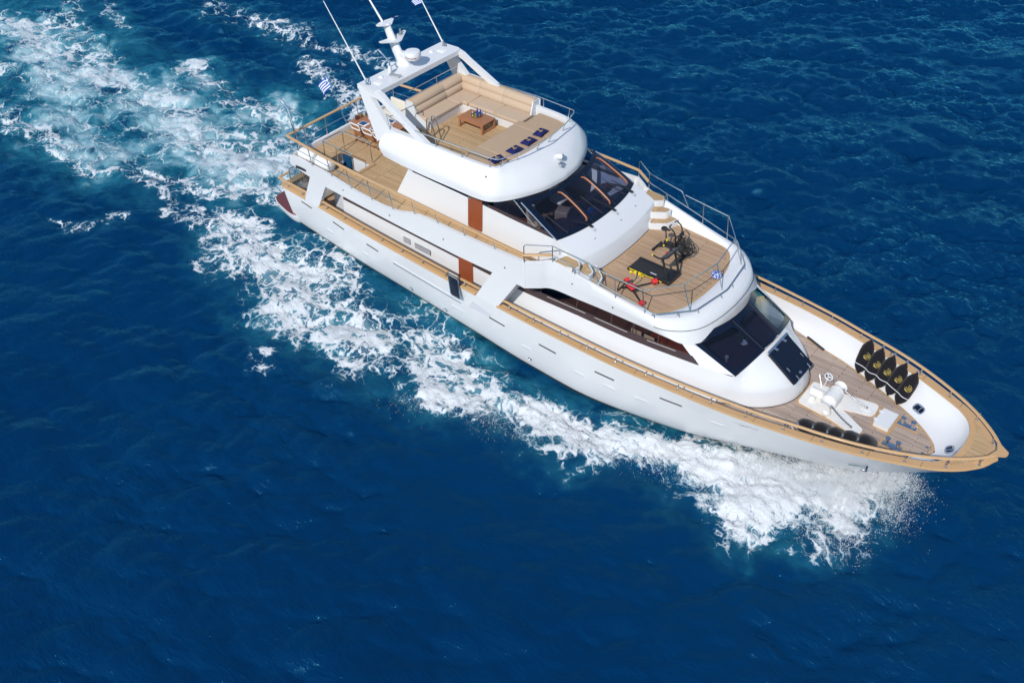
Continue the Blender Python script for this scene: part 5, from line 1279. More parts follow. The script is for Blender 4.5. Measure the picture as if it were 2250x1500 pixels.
b = MB(); fd = [(1.35, -0.85), (2.45, -0.95), (2.45, -2.39), (4, -2.40), (6.2, -2.34), (6.75, -2.2), (7.05, 0), (6.75, 2.2), (6.2, 2.34), (4, 2.40), (1.6, 2.38), (1.35, 2.3)]
plate(b, fd, [], 7.0, 7.2); fdk = b.build('flybridge_deck', M_['teak'], yacht)
b = MB()                                                                                        # stairs down to the aft deck
b.box((2.2, -1.6, 6.98), (0.4, 1.4, 0.04), 0, 0.01)
b.build('flybridge_stair', M_['teak_plain'], fdk)
b = MB()
for y in (-1.02, -1.30):
    b.tube(fillet([(2.46, y, 7.2), (2.50, y, 8.12), (2.62, y, 8.18), (2.75, y, 8.08), (2.98, y, 7.2)], 0.10, 5), 0.022, 8)
b.build('stair_grab_rail', M_['steel'], yacht)
# flybridge rail
fr_ = [(2.72, 2.46, 8.28), (5.0, 2.46, 8.36), (6.95, 2.36, 8.37), (7.25, 1.4, 8.37), (7.42, 0, 8.37)]
P = [Vector((x, -y, z)) for x, y, z in fr_]; P = P + [Vector((p.x, -p.y, p.z)) for p in reversed(P[:-1])]
b = MB(); b.tube(fillet(P, 0.25, 5), 0.021, 8); frail = b.build('flybridge_rail', M_['steel'], yacht)
for (x, y, xb, yb) in ((2.9, 2.46, 2.9, 2.46), (4.04, 2.46, 4.04, 2.46), (5.33, 2.45, 5.33, 2.45), (6.66, 2.38, 6.6, 2.38), (6.98, 2.05, 6.86, 2.1), (7.2, 1.4, 7.05, 1.4), (7.37, 0.35, 7.15, 0.35)):
    for s in (1, -1):
        b = MB(); b.tube([(xb, s * yb, 7.96), (x, s * y, 8.34 if x > 3.2 else 8.29)], 0.018, 8); b.build('stanchion', M_['steel'], frail)
b = MB(); b.tube([(1.0, 2.62, 8.25), (0.95, 2.5, 8.55), (0.95, -0.6, 8.55)], 0.02, 8); b.tube([(0.95, 1.0, 8.55), (1.0, 1.0, 8.1)], 0.018, 8); b.build('seat_back_rail', M_['steel'], frail)
b = MB(); b.tube([(1.5, -2.3, 8.32), (1.55, -1.0, 8.30), (1.7, -0.85, 7.95)], 0.02, 8); b.tube([(1.75, -2.55, 7.9), (1.55, -2.5, 8.5), (2.5, -2.5, 8.35)], 0.018, 8); b.build('aft_rail', M_['steel'], frail)
# searchlight and camera on the brow
b = MB(); b.box((7.98, 0.02, 7.52), (0.30, 0.24, 0.06), 0, 0.02); b.tube([(7.9, 0.10, 7.5), (7.9, 0.10, 7.66)], 0.04, 8); sl = b.build('searchlight', M_['chrome'], yacht)
b = MB(); b.tube([(7.78, 0.02, 7.74), (7.98, 0.16, 7.74)], [0.12, 0.12], 16); b.build('lamp_body', M_['white'], sl)
b = MB(); b.tube([(7.98, 0.16, 7.74), (8.02, 0.19, 7.74)], [0.115, 0.10], 16); b.ball((8.1, -0.03, 7.49), 0.07, 7); b.build('lamp_glass', M_['chrome'], sl)
b = MB(); b.box((6.62, -2.62, 7.72), (0.10, 0.09, 0.10), 0.3, 0.01); cb = b.build('camera_box', M_['white'], fly)
b = MB(); b.box((6.655, -2.67, 7.72), (0.05, 0.02, 0.06), 0.3, 0.004); b.build('camera_lens', M_['black'], cb)

# ---- radar arch, mast, antennas
b = MB()
sl_ = [(0.0, 2.41), (0.95, 2.45), (1.12, 2.26)]
top = [(x, -y) for x, y in sl_] + [(x, y) for x, y in reversed(sl_)]
b.prism(top, 9.10, 9.29)
O_ = [(0.0, 9.285), (0.98, 9.285), (1.30, 9.20), (1.55, 9.04), (3.98, 7.80), (2.9, 7.78), (1.75, 7.78), (1.02, 7.25)]
H_ = [(0.70, 9.0), (1.12, 8.98), (1.30, 8.92), (3.08, 7.97), (1.70, 7.96)]
v, f = holed(O_, [H_])
for s in (-1, 1):
    def ay(z): return 2.42 + (9.29 - z) * 0.10
    n = len(v); V = [(p[0], s * ay(p[1]), p[1]) for p in v] + [(p[0], s * (ay(p[1]) - 0.20), p[1]) for p in v]
    F = [q for q in f] + [tuple(n + i for i in reversed(q)) for q in f]
    b.add(V, F)
    for lp in (O_, H_):
        k = len(lp); b.add([(p[0], s * ay(p[1]), p[1]) for p in lp] + [(p[0], s * (ay(p[1]) - 0.2), p[1]) for p in lp], [(i, (i + 1) % k, k + (i + 1) % k, k + i) for i in range(k)])
arch = b.build('radar_arch', M_['white'], yacht, 30)
for s in (-1, 1):
    b = MB(); b.box((0.62, s * 1.82, 9.30), (0.34, 0.34, 0.035), 0, 0.012); b.build('antenna_plate', M_['white_soft'], arch)
    b = MB(); b.lathe([(0.001, 0), (0.09, 0), (0.085, 0.03), (0.05, 0.055), (0.001, 0.06)], (0.34, s * 1.45, 9.29), 16); b.build('satellite_puck', M_['white_soft'], arch)
    b = MB(); b.tube([(0.31, s * 2.2, 9.40), (-0.62, s * 2.2, 10.75), (-1.57, s * 2.2, 12.1)], [0.03, 0.022, 0.014], 8); an = b.build('whip_antenna', M_['white_soft'], arch)
    b = MB(); b.box((0.36, s * 2.2, 9.31), (0.16, 0.12, 0.04), 0, 0.01); b.tube([(0.34, s * 2.2, 9.3), (0.28, s * 2.2, 9.45)], 0.035, 8); b.tube([(0.5, s * 2.2, 9.3), (0.3, s * 2.2, 9.55)], 0.014, 6); b.build('antenna_mount', M_['steel'], an)
b = MB()
ms = [(0.18, 9.28, 0.34, 0.24), (0.10, 9.42, 0.27, 0.17), (-0.12, 9.72, 0.24, 0.15), (-0.38, 10.2, 0.20, 0.125), (-0.62, 10.72, 0.17, 0.11)]
b.grid([[(x + a * math.cos(t), c * math.sin(t), z + 0.05 * math.cos(t) * (z > 9.3)) for t in np.linspace(0, 2 * math.pi, 20, endpoint=False)] for x, z, a, c in ms], cu=True)
mast = b.build('mast', M_['white'], yacht, 60)
def wing(z, xc, half, ch, sweep, th=0.035, up=0.12):
    b = MB(); L_ = [(xc + ch * 0.5, 0), (xc + ch * 0.5 , 0.12), (xc - sweep + ch * 0.12, half), (xc - sweep - ch * 0.1, half), (xc - ch * 0.45, 0.13), (xc - ch * 0.5, 0)]
    P = [(x, -y) for x, y in L_] + [(x, y) for x, y in reversed(L_)]
    k = len(P); b.add([(x, y, z + up * abs(y) / half) for x, y in P] + [(x, y, z - th + up * abs(y) / half * 0.9) for x, y in P], [tuple(range(k)), tuple(range(2 * k - 1, k - 1, -1))] + [(i, (i + 1) % k, k + (i + 1) % k, k + i) for i in range(k)])
    return b.build('mast_wing', M_['white'], mast)
wing(10.17, -0.22, 0.70, 0.55, 0.10); wing(10.72, -0.66, 0.44, 0.5, 0.02, 0.035, 0.06)
b = MB(); b.tube([(-0.80, 0, 10.74), (-1.42, 0, 11.48), (-2.3, 0, 12.5)], [0.045, 0.035, 0.03], 10); b.build('mast_pole', M_['white_soft'], mast)
b = MB(); b.tube([(-0.28, 0.40, 10.3), (-0.28, 0.40, 10.46)], 0.05, 10); b.box((-0.26, 0.40, 10.27), (0.16, 0.16, 0.05), 0, 0.015); b.tube([(-0.70, 0.40, 10.77), (-0.68, 0.62, 10.80)], 0.010, 6); b.tube([(-0.68, 0.58, 10.80), (-0.66, 0.72, 10.78)], 0.022, 8); b.build('navigation_light', M_['steel'], mast)
b = MB(); b.lathe([(0.001, 0), (0.22, 0), (0.31, 0.03), (0.335, 0.09), (0.325, 0.24), (0.29, 0.31), (0.2, 0.335), (0.001, 0.34)], (0.72, 0, 9.64), 32); rad = b.build('radome', M_['white'], mast, 40)
b = MB(); b.box((0.32, 0.0, 9.66), (0.5, 0.26, 0.22), 0, 0.03); b.box((0.7, 0, 9.63), (0.5, 0.3, 0.03), 0, 0.01); b.build('radome_bracket', M_['white'], mast)
ft = bpy.data.curves.new('radome_lettering', 'FONT'); ft.body = 'Raymarine'; ft.size = 0.11; ft.extrude = 0.002; ft.align_x = 'CENTER'
fo_ = bpy.data.objects.new('tmp_text', ft); col.objects.link(fo_)
bpy.context.view_layer.update()
me = bpy.data.meshes.new_from_object(fo_.evaluated_get(bpy.context.evaluated_depsgraph_get())); bpy.data.objects.remove(fo_)
face = math.radians(-62)
for vtx in me.vertices:
    a = face + vtx.co.x / 0.335; r = 0.337 + vtx.co.z; vtx.co = Vector((0.72 + r * math.cos(a), r * math.sin(a), 9.74 + vtx.co.y))
me.materials.append(M_['red_text']); o = bpy.data.objects.new('radome_lettering', me); col.objects.link(o); o.parent = rad
b = MB(); b.tube([(0.40, -1.0, 9.29), (0.42, -1.0, 9.62)], [0.09, 0.075], 14); lp_ = b.build('light_mast', M_['white'], arch)
b = MB(); b.tube([(0.42, -1.0, 9.62), (0.40, -1.0, 9.80), (-0.14, -1.0, 10.14)], [0.03, 0.035, 0.045], 10); b.build('light_tube', M_['chrome'], lp_)
b = MB()
for y in (-1.02, -1.12): b.tube([(0.50, y, 9.36), (0.78, y, 9.37), (0.90, y, 9.38), (0.98, y, 9.38)], [0.015, 0.018, 0.03, 0.055], 10)
b.box((0.52, -1.07, 9.33), (0.1, 0.2, 0.08), 0, 0.02); b.build('air_horn', M_['chrome'], arch)

# ---- stern fittings
b = MB(); b.tube([(-3.68, -2.86, 4.9), (-3.74, -2.88, 6.07), (-3.95, -2.9, 7.21), (-4.02, -2.9, 7.30), (-4.40, -2.9, 7.56)], 0.045, 10); b.tube([(-3.56, -2.80, 4.9), (-3.72, -2.84, 5.9)], 0.03, 8); b.build('davit_pole', M_['chrome'], yacht)
b = MB(); b.tube([(-4.02, 0.28, 4.9), (-5.06, 0.28, 7.33)], 0.028, 8); b.build('flagstaff', M_['chrome'], yacht)
for (y0, y1) in ((-2.75, -2.12), (-2.02, -1.5)):
    b = MB(); x = -4.75
    P = fillet([(x, y0, 2.95), (x, y1, 2.95), (x - 0.05, y1, 3.95), (x - 0.05, y0, 3.95)], 0.06, 3, True); b.tube(P, 0.028, 8, True); gl = b.build('stern_glass_gate', M_['steel'], yacht)
    b = MB(); b.grid([[(x, y0, 2.95), (x, y1, 2.95)], [(x - 0.05, y0, 3.95), (x - 0.05, y1, 3.95)]]); b.build('glass_panel', M_['glass_gate'], gl)
b = MB(); b.box((-4.3, 0, 2.45), (0.7, 3.6, 0.45), 0, 0.06); sb = b.build('stern_bench', M_['white_soft'], yacht)
b = MB(); b.box((-4.3, 0, 2.72), (0.72, 3.5, 0.1), 0, 0.04); b.build('bench_cushion', M_['tan'], sb)
# deck furniture fixed to the upper deck
b = MB(); b.box((-2.2, 2.1, 5.12), (2.3, 0.75, 0.42), 0, 0.06); pb = b.build('dining_bench', M_['white'], yacht)
b = MB(); b.box((-2.2, 2.05, 5.38), (2.25, 0.70, 0.12), 0, 0.05); b.build('bench_cushion', M_['cream'], pb)
b = MB(); b.box((-2.2, 2.42, 5.62), (2.25, 0.14, 0.42), 0, 0.05); b.build('bench_backrest', M_['cream'], pb)

# small fittings that break up the white surfaces
for (x, z) in ((10.9, 5.1), (8.3, 5.0), (5.2, 4.9), (2.2, 4.72), (-0.6, 4.76), (12.6, 4.8)):
    yy = side_y(x, z) if x < 9.2 else interp(x, [(10, 3.12), (12.2, 2.985), (13.5, 2.93)])
    b = MB(); b.lathe([(0.001, 0.0), (0.035, 0.0), (0.03, 0.02), (0.001, 0.022)], (x, -yy - 0.004, z), 12, Matrix.Rotation(math.pi / 2, 4, 'X')); b.build('side_light', M_['steel'], band)
for (x, y) in ((10.45, -1.2), (10.5, 0.4), (10.35, 1.5)):
    p = ws_bot(y / 2.46).lerp(ris_top(y / 2.5), 0.55)
    b = MB(); b.lathe([(0.001, 0.0), (0.03, 0.0), (0.025, 0.02), (0.001, 0.022)], (p.x, y, p.z + 0.012), 10); b.build('washer_nozzle', M_['steel'], yacht)
b = MB(); b.lathe([(0.001, 0.0), (0.05, 0.0), (0.045, 0.03), (0.001, 0.035)], (17.35, -1.75, 3.2), 14, Matrix.Rotation(0.7, 4, 'X')); b.build('bow_light', M_['white_soft'], yacht)
# ================================================================ THINGS ON BOARD
Rx = lambda a: Matrix.Rotation(a, 4, 'X')
Ry = lambda a: Matrix.Rotation(a, 4, 'Y')
Rz = lambda a: Matrix.Rotation(a, 4, 'Z')

# ---- L-shaped sofa on the flybridge
sofa = thing('corner_sofa', 'tan L-shaped sofa with white base on the flybridge deck', 'sofa', (1.0, 2.4, 7.2))
def off(mb): return mb.xf(Matrix.Translation((-1.0, -2.4, -7.2)))
def L_outline(a, r=0.32):   # front edge set back by a
    return [(p.x, p.y) for p in fillet([(1.02, -0.74 + a * 0.3, 0), (2.05 - a, -0.74 + a * 0.3, 0), (2.05 - a, 1.32 + a, 0), (4.88 + (0 if a == 0 else -a * 0.2), 1.32 + a, 0), (5.03 - a * 0.3, 1.45 + a, 0), (5.03 - a * 0.3, 2.36, 0), (1.02, 2.36, 0)], r, 8, True)]
b = MB(); rows = []
for z, a in ((7.2, 0.05), (7.35, 0.035), (7.5, 0.01), (7.56, 0.01)): rows.append([(x, y, z) for x, y in L_outline(a)])
b.grid(rows, cu=True); k = len(rows[0]); b.f.append(tuple(range((len(rows) - 1) * k, len(rows) * k)))
off(b).build('base', M_['white'], sofa)
def cushion(name, poly, z0, z1, r=0.05):
    P = [Vector((x, y, 0)) for x, y in poly]; c = sum(P, Vector()) / len(P)
    def ins(d): 
        n = len(P); out = []
        for i in range(n):
            t = (P[(i + 1) % n] - P[i - 1]).normalized(); out.append(P[i] + Vector((-t.y, t.x, 0)) * d)
        return out
    lv = [(0.02, z0), (0.0, z0 + 0.02), (0.0, z1 - r), (r * 0.3, z1 - r * 0.3), (r, z1 - 0.001), (r + 0.014, z1)]
    b = MB(); b.grid([[(p.x, p.y, z) for p in ins(d)] for d, z in lv], cu=True); n = len(P); k = len(b.v)
    b.f.append(tuple(range(k - n, k))); 
    return off(b).build(name, M_['tan'], sofa, 50)
def rp(pts, r, n=5): return [(p.x, p.y) for p in fillet([(x, y, 0) for x, y in pts], r, n, True)]
cushion('seat_cushion', rp([(1.3, -0.75), (2.07, -0.75), (2.07, 1.07), (1.3, 1.07)], 0.10, 6), 7.56, 7.71)
cn = fillet([(2.07, 1.08, 0), (2.07, 1.30, 0), (2.32, 1.30, 0)], 0.30, 8)
cushion('seat_cushion', [(1.3, 1.08)] + [(p.x, p.y) for p in cn] + [(2.32, 2.15), (1.3, 2.15)], 7.55, 7.71, 0.03)
cushion('seat_cushion', rp([(2.33, 1.30), (3.68, 1.30), (3.68, 2.15), (2.33, 2.15)], 0.10, 6), 7.56, 7.71)
cushion('seat_cushion', [(3.69, 1.30)] + [(p.x, p.y) for p in fillet([(4.7, 1.30, 0), (5.05, 1.30, 0), (5.05, 1.7, 0)], 0.25, 8)] + [(5.05, 2.15), (3.69, 2.15)], 7.55, 7.71, 0.03)
def back_seg(name, axis, a0, a1, depth0):
    # reclined back of two padded rolls, running along y (aft wing) or x (port wing)
    prof = [(0.0, 7.70), (0.045, 7.74), (0.05, 7.85), (0.02, 7.955), (-0.03, 7.975), (-0.045, 7.985), (-0.01, 8.02), (-0.015, 8.12), (-0.07, 8.215), (-0.14, 8.25), (-0.30, 8.25), (-0.36, 8.2), (-0.30, 7.70)]
    b = MB(); rows = []
    for a in (a0 + 0.004, a0 + 0.03, a1 - 0.03, a1 - 0.004):
        sh = 0.012 if a in (a0 + 0.004, a1 - 0.004) else 0.0; r = []
        for d, z in prof:
            d2 = d - sh
            d2 = d2 - (z - 7.7) * 0.18
            r.append((1.36 + d2, a, z) if axis == 'y' else (a, 2.10 - d2, z))
        rows.append(r)
    o = len(b.v); b.grid(rows, cu=True); k = len(prof); b.f.append(tuple(range(k - 1, -1, -1))); b.f.append(tuple(3 * k + i for i in range(k)))
    off(b).build(name, M_['tan'], sofa, 60)
back_seg('back_cushion', 'y', -0.70, 1.12, 0); back_seg('back_cushion', 'y', 1.12, 2.28, 0)
back_seg('back_cushion', 'x', 1.2, 2.24, 0); back_seg('back_cushion', 'x', 2.24, 3.48, 0); back_seg('back_cushion', 'x', 3.48, 4.96, 0)
b = MB()
b.add([(0.78, -0.76, 7.2), (1.95, -0.76, 7.2), (2.02, -0.76, 7.55), (1.42, -0.76, 7.74), (1.24, -0.76, 8.2), (0.84, -0.76, 8.2)] + [(x, -0.71, z) for x, z in ((0.78, 7.2), (1.95, 7.2), (2.02, 7.55), (1.42, 7.74), (1.24, 8.2), (0.84, 8.2))],
      [(0, 1, 2, 3, 4, 5), (6, 7, 8, 9, 10, 11)] + [(i, (i + 1) % 6, 6 + (i + 1) % 6, 6 + i) for i in range(6)])
b.add([(5.02, 2.5, 7.2), (5.02, 1.7, 7.2), (5.02, 2.05, 7.74), (5.02, 2.2, 8.22), (5.02, 2.6, 8.22)] + [(4.97, y, z) for y, z in ((2.5, 7.2), (1.7, 7.2), (2.05, 7.74), (2.2, 8.22), (2.6, 8.22))], [(0, 1, 2, 3, 4), (5, 6, 7, 8, 9)] + [(i, (i + 1) % 5, 5 + (i + 1) % 5, 5 + i) for i in range(5)])
b.box((0.86, 0.8, 7.72), (0.05, 3.1, 0.98)); b.box((3.0, 2.6, 7.72), (4.1, 0.05, 0.98))
off(b).build('end_panel', M_['white'], sofa)
b = MB(); b.box((4.93, 1.50, 7.46), (0.02, 0.14, 0.09), 0, 0.004); b.box((4.945, 1.50, 7.46), (0.01, 0.09, 0.05)); off(b).build('socket', M_['grey'], sofa)

# ---- low slatted table, tray and bottles
ct = thing('coffee_table', 'low slatted wooden coffee table in front of the tan sofa', 'coffee table', (3.30, 0.72, 7.2))
b = MB()
for i in range(14): b.box((-0.60 + 0.0923 * i, 0, 0.40), (0.085, 0.80, 0.05), 0, 0.008)
b.build('table_top', M_['table_wood'], ct)
for x in (-0.585, 0.585):
    for y in (-0.36, 0.36):
        b = MB(); b.box((x, y, 0.19), (0.085, 0.08, 0.37), 0, 0.006); b.build('leg', M_['table_wood'], ct)
    b = MB(); b.box((x, 0, 0.035), (0.083, 0.66, 0.06), 0, 0.006); b.build('stretcher', M_['table_wood'], ct)
b = MB(); b.box((0, -0.365, 0.33), (1.1, 0.04, 0.07), 0, 0.006); b.box((0, 0.365, 0.33), (1.1, 0.04, 0.07), 0, 0.006); b.build('side_rail', M_['table_wood'], ct)
b = MB(); b.lathe([(0.001, 0.0), (0.20, 0.0), (0.235, 0.02), (0.24, 0.05), (0.225, 0.05), (0.215, 0.02), (0.001, 0.012)], (0, 0, 0), 28)
tr = b.build('serving_tray', mat('brass_tray', (0.55, 0.42, 0.16), 0.25, 1.0), None); tr.location = (3.22, 0.82, 7.627); tag(tr, 'round brass tray on the low slatted table', 'tray')
def bottle(x, y, r, h, lab):
    b = MB(); b.lathe([(0.001, 0), (r, 0), (r * 1.02, h * 0.5), (r * 0.85, h * 0.64), (r * 0.36, h * 0.78), (r * 0.34, h * 0.97), (r * 0.42, h), (0.001, h)], (0, 0, 0), 16)
    o = b.build('bottle', M_['blue_glass'], None); o.location = (x, y, 7.645); tag(o, lab, 'bottle', 'cobalt blue bottles on the brass tray')
bottle(3.17, 0.92, 0.040, 0.27, 'tall cobalt blue bottle at the aft side of the brass tray')
bottle(3.33, 0.93, 0.040, 0.26, 'cobalt blue bottle nearest the sofa on the brass tray')
bottle(3.30, 0.80, 0.038, 0.20, 'short cobalt blue bottle in the middle of the brass tray')
b = MB(); b.lathe([(0.001, 0), (0.05, 0), (0.055, 0.09), (0.04, 0.14), (0.03, 0.15), (0.001, 0.15)], (0, 0, 0), 16); o = b.build('carafe', mat('silver_pot', (0.6, 0.58, 0.5), 0.2, 1.0), None); o.location = (3.10, 0.74, 7.645); tag(o, 'small silver carafe beside blue bottles on the brass tray', 'carafe')

# ---- sunpad and its four navy pillows
sp = thing('sunpad', 'large tan sun mattress filling the front of the flybridge', 'sunpad', (5.9, 0, 7.2))
offp = Matrix.Translation((-5.9, 0, -7.2))
def pad(name, poly, z1):
    b = MB(); P = [Vector((x, y, 0)) for x, y in poly]; n = len(P)
    def ins(d): 
        out = []
        for i in range(n):
            t = (P[(i + 1) % n] - P[i - 1]).normalized(); out.append(P[i] + Vector((-t.y, t.x, 0)) * d)
        return out
    lv = [(0.01, 7.2), (0.0, 7.3), (0.0, z1 - 0.05), (0.02, z1 - 0.012), (0.05, z1 - 0.001), (0.065, z1)]
    b.grid([[(p.x, p.y, z) for p in ins(d)] for d, z in lv], cu=True); k = len(b.v); b.f.append(tuple(range(k - n, k))); b.xf(offp); return b.build(name, M_['pad'], sp, 50)
mx = [(5.06, -1.30), (6.62, -1.30), (6.80, -1.0), (6.94, -0.4), (6.95, 0), (6.94, 0.4), (6.84, 0.85), (5.06, 0.85)]
pad('mattress', mx, 7.83)
pad('mattress', [(5.08, -2.26), (6.2, -2.22), (6.62, -2.10), (6.72, -1.8), (6.62, -1.31), (5.08, -1.31)], 7.83)
pad('mattress', [(5.06, 0.86), (6.83, 0.86), (6.80, 1.32), (6.74, 1.8), (6.68, 2.12), (6.2, 2.22), (5.30, 2.24), (5.30, 1.28), (5.06, 1.24)], 7.83)
b = MB()
for y in (-1.306, 0.857): b.tube([(5.1, y, 7.82), (6.65, y, 7.82)], 0.008, 6)
for x in (5.46,): b.tube([(x, -1.25, 7.829), (x, 0.8, 7.829)], 0.007, 6)
b.xf(offp); b.build('piping', M_['tan'], sp)
def pillow(loc, rz, lab):
    t = thing('pillow', lab, 'pillow', loc, rz, 'navy pillows on the tan sunpad')
    b = MB(); n = 14; rows_t = []; rows_b = []
    for j in range(n + 1):
        u = -1 + 2 * j / n; rt = []; rb = []
        for i in range(n + 1):
            v = -1 + 2 * i / n; f = max(0, (1 - abs(u) ** 3.2)) ** 0.55 * max(0, (1 - abs(v) ** 3.2)) ** 0.55
            x = 0.20 * u * (1 - 0.07 * (1 - v * v)); y = 0.31 * v * (1 - 0.07 * (1 - u * u))
            rt.append((x, y, 0.075 + 0.075 * f)); rb.append((x, y, 0.075 - 0.06 * f))
        rows_t.append(rt); rows_b.append(rb)
    b.grid(rows_t); b.grid(rows_b); b.build('cushion', M_['navy'], t, 70)
    b = MB(); zt = 0.155
    b.tube([(-0.09, 0, zt), (0.07, 0, zt)], 0.009, 6); b.tube([(0.045 + 0.05 * math.cos(a) - 0.03, 0.09 * math.sin(a), zt - 0.004) for a in np.linspace(-1.5, 1.5, 11)], 0.009, 6)
    b.tube([(-0.06, -0.04, zt), (-0.06, 0.04, zt)], 0.008, 6); b.tube([(-0.10 + 0.018 * math.cos(a), 0.018 * math.sin(a), zt) for a in np.linspace(0, 6.28, 10, endpoint=False)], 0.006, 6, True)
    b.build('anchor_emblem', M_['gold'], t)
for loc, rz, lab in (((6.40, 0.87, 7.83), 0.12, 'navy pillow with gold anchor, the one nearest the sofa'),
                     ((6.46, 0.06, 7.83), 0.02, 'navy pillow with gold anchor, second from the sofa'),
                     ((6.44, -0.76, 7.83), -0.05, 'navy pillow with gold anchor, third from the sofa'),
                     ((6.36, -1.68, 7.83), -0.22, 'navy pillow in the corner of the sunpad farthest from the sofa')):
    pillow(loc, rz, lab)

# ---- dining table, chairs and table setting on the aft upper deck
dt = thing('dining_table', 'brown wooden dining table laid for a meal behind the radar arch', 'dining table', (-2.25, 0.45, 4.9))
b = MB()
for i in range(9): b.box((0, -0.58 + i * 0.145, 0.735), (2.3, 0.138, 0.04), 0, 0.006)
b.build('table_top', M_['table_wood'], dt)
for x in (-0.95, 0.95):
    for y in (-0.5, 0.5):
        b = MB(); b.box((x, y, 0.36), (0.08, 0.08, 0.71), 0, 0.01); b.build('leg', M_['table_wood'], dt)
def make_chair(lab):
    t = thing('folding_chair', lab, 'chair', (0, 0, 0), 0, 'folding chairs along the dining table')
    tl = Rx(0.30)
    b = MB(); q = MB(); q.tube([(p.x, 0, p.y) for p in fillet([(-0.27, 0.28, 0), (0.27, 0.28, 0), (0.27, 0.58, 0), (-0.27, 0.58, 0)], 0.09, 5, True)], 0.030, 8, True)
    q.xf(Matrix.Translation((0, -0.22, 0.38)) @ tl); b.add(q.v, q.f); b.build('back_frame', M_['white'], t)
    b = MB(); q = MB()
    for i in range(7): q.box((-0.21 + i * 0.07, 0.012, 0.24), (0.060, 0.018, 0.62), 0, 0.004)
    q.xf(Matrix.Translation((0, -0.22, 0.38)) @ tl); b.add(q.v, q.f); b.build('backrest', M_['table_wood'], t)
    b = MB()
    for i in range(7): b.box((0, -0.17 + i * 0.062, 0.44), (0.42, 0.052, 0.022), 0, 0.004)
    b.build('seat', M_['table_wood'], t)
    for x in (-0.20, 0.20):
        b = MB(); b.tube([(x, -0.26, 0.02), (x, 0.18, 0.44)], 0.022, 6); b.build('leg', M_['table_wood'], t)
        b = MB(); b.tube([(x * 0.9, 0.22, 0.02), (x * 0.9, -0.24, 0.46)], 0.022, 6); b.build('leg', M_['table_wood'], t)
    b = MB(); b.tube([(-0.2, -0.22, 0.06), (0.2, -0.22, 0.06)], 0.018, 6); b.tube([(-0.18, 0.18, 0.06), (0.18, 0.18, 0.06)], 0.018, 6); b.build('stretcher', M_['table_wood'], t)
    return t
c0 = make_chair('wooden folding chair with white back frame, farthest aft at the table'); c0.location = (-2.76, -0.06, 4.906)
dup(c0, (-2.04, -0.06, 4.906), 0.02, 'wooden folding chair with white back frame, middle of the row')
dup(c0, (-1.36, -0.08, 4.906), -0.03, 'wooden folding chair with white back frame, half hidden by the flybridge shell')
def plate_set(x, y, rz, lab):
    t = thing('place_setting', lab, 'place setting', (x, y, 5.657), rz, 'blue plates laid on the dining table')
    b = MB(); b.box((0, 0, 0.006), (0.46, 0.36, 0.01), 0, 0.003); b.build('placemat', M_['flag_white'], t)
    b = MB(); b.box((-0.03, 0, 0.02), (0.30, 0.29, 0.02), 0, 0.009); b.build('plate', M_['plate_blue'], t)
    b = MB(); b.box((0.19, 0, 0.018), (0.07, 0.24, 0.012), 0.1, 0.004); b.build('napkin', M_['flag_white'], t)
plate_set(-2.70, 0.06, 0, 'square blue plate on white mat in front of the aft folding chair')
plate_set(-1.98, 0.06, 0, 'square blue plate on white mat in front of the middle folding chair')
plate_set(-1.40, 0.04, 0, 'square blue plate at the table end by the flybridge shell')
plate_set(-1.95, 0.90, 3.14, 'square blue plate seen between the legs of the radar arch')
def jug(x, y, m, lab, h=0.24):
    t = thing('drink_jug', lab, 'jug', (x, y, 5.657), 0, 'glass jugs of drink on the dining table')
    b = MB(); b.lathe([(0.001, 0.0), (0.075, 0.0), (0.085, 0.1), (0.075, 0.18), (0.08, h), (0.072, h), (0.068, 0.18), (0.078, 0.1), (0.068, 0.012), (0.001, 0.012)], (0, 0, 0), 18); b.tube([(0.08, 0, 0.2), (0.13, 0, 0.17), (0.13, 0, 0.09), (0.083, 0, 0.06)], 0.010, 6); b.build('glass_body', M_['glass_clear'], t)
    if m is not None:
        b = MB(); b.lathe([(0.001, 0.014), (0.066, 0.014), (0.076, 0.1), (0.068, 0.165), (0.001, 0.166)], (0, 0, 0), 18); b.build('drink', m, t)
jug(-3.24, 0.17, M_['red_drink'], 'glass jug of dark red drink on the dining table'); jug(-3.23, 0.38, M_['amber'], 'glass jug of orange juice on the dining table')
jug(-3.20, 0.60, M_['white_soft'], 'jug of milk beside the orange juice'); jug(-3.18, 0.80, None, 'empty clear glass jug at the end of the row')
for (x, y, lab) in ((-2.80, 0.50, 'small white cup beside the fruit dish'), (-2.35, 0.38, 'small white cup between the two nearest plates'), (-2.62, 0.88, 'small white cup near the port edge of the table'), (-1.72, 0.42, 'small white cup near the flybridge shell')):
    b = MB(); b.lathe([(0.001, 0), (0.03, 0), (0.05, 0.06), (0.052, 0.09), (0.045, 0.088), (0.03, 0.01), (0.001, 0.01)], (0, 0, 0), 16); b.tube([(0.05, 0, 0.075), (0.085, 0, 0.06), (0.045, 0, 0.025)], 0.007, 6)
    o = b.build('cup', M_['white'], None); o.location = (x, y, 5.657); tag(o, lab, 'cup', 'white cups on the dining table')
for (x, y, m, lab) in ((-2.62, 0.52, M_['red'], 'white dish of red fruit in the middle of the table'), (-1.70, 0.72, M_['amber'], 'white dish of orange fruit near the flybridge shell')):
    t = thing('fruit_dish', lab, 'dish', (x, y, 5.657))
    b = MB(); b.lathe([(0.001, 0), (0.06, 0), (0.12, 0.035), (0.125, 0.04), (0.11, 0.035), (0.001, 0.012)], (0, 0, 0), 20); b.build('dish', M_['white'], t)
    for i in range(6):
        b = MB(); a = i * 1.05; b.ball((0.05 * math.cos(a), 0.05 * math.sin(a), 0.045), 0.028, 7); b.build('fruit', m, t)

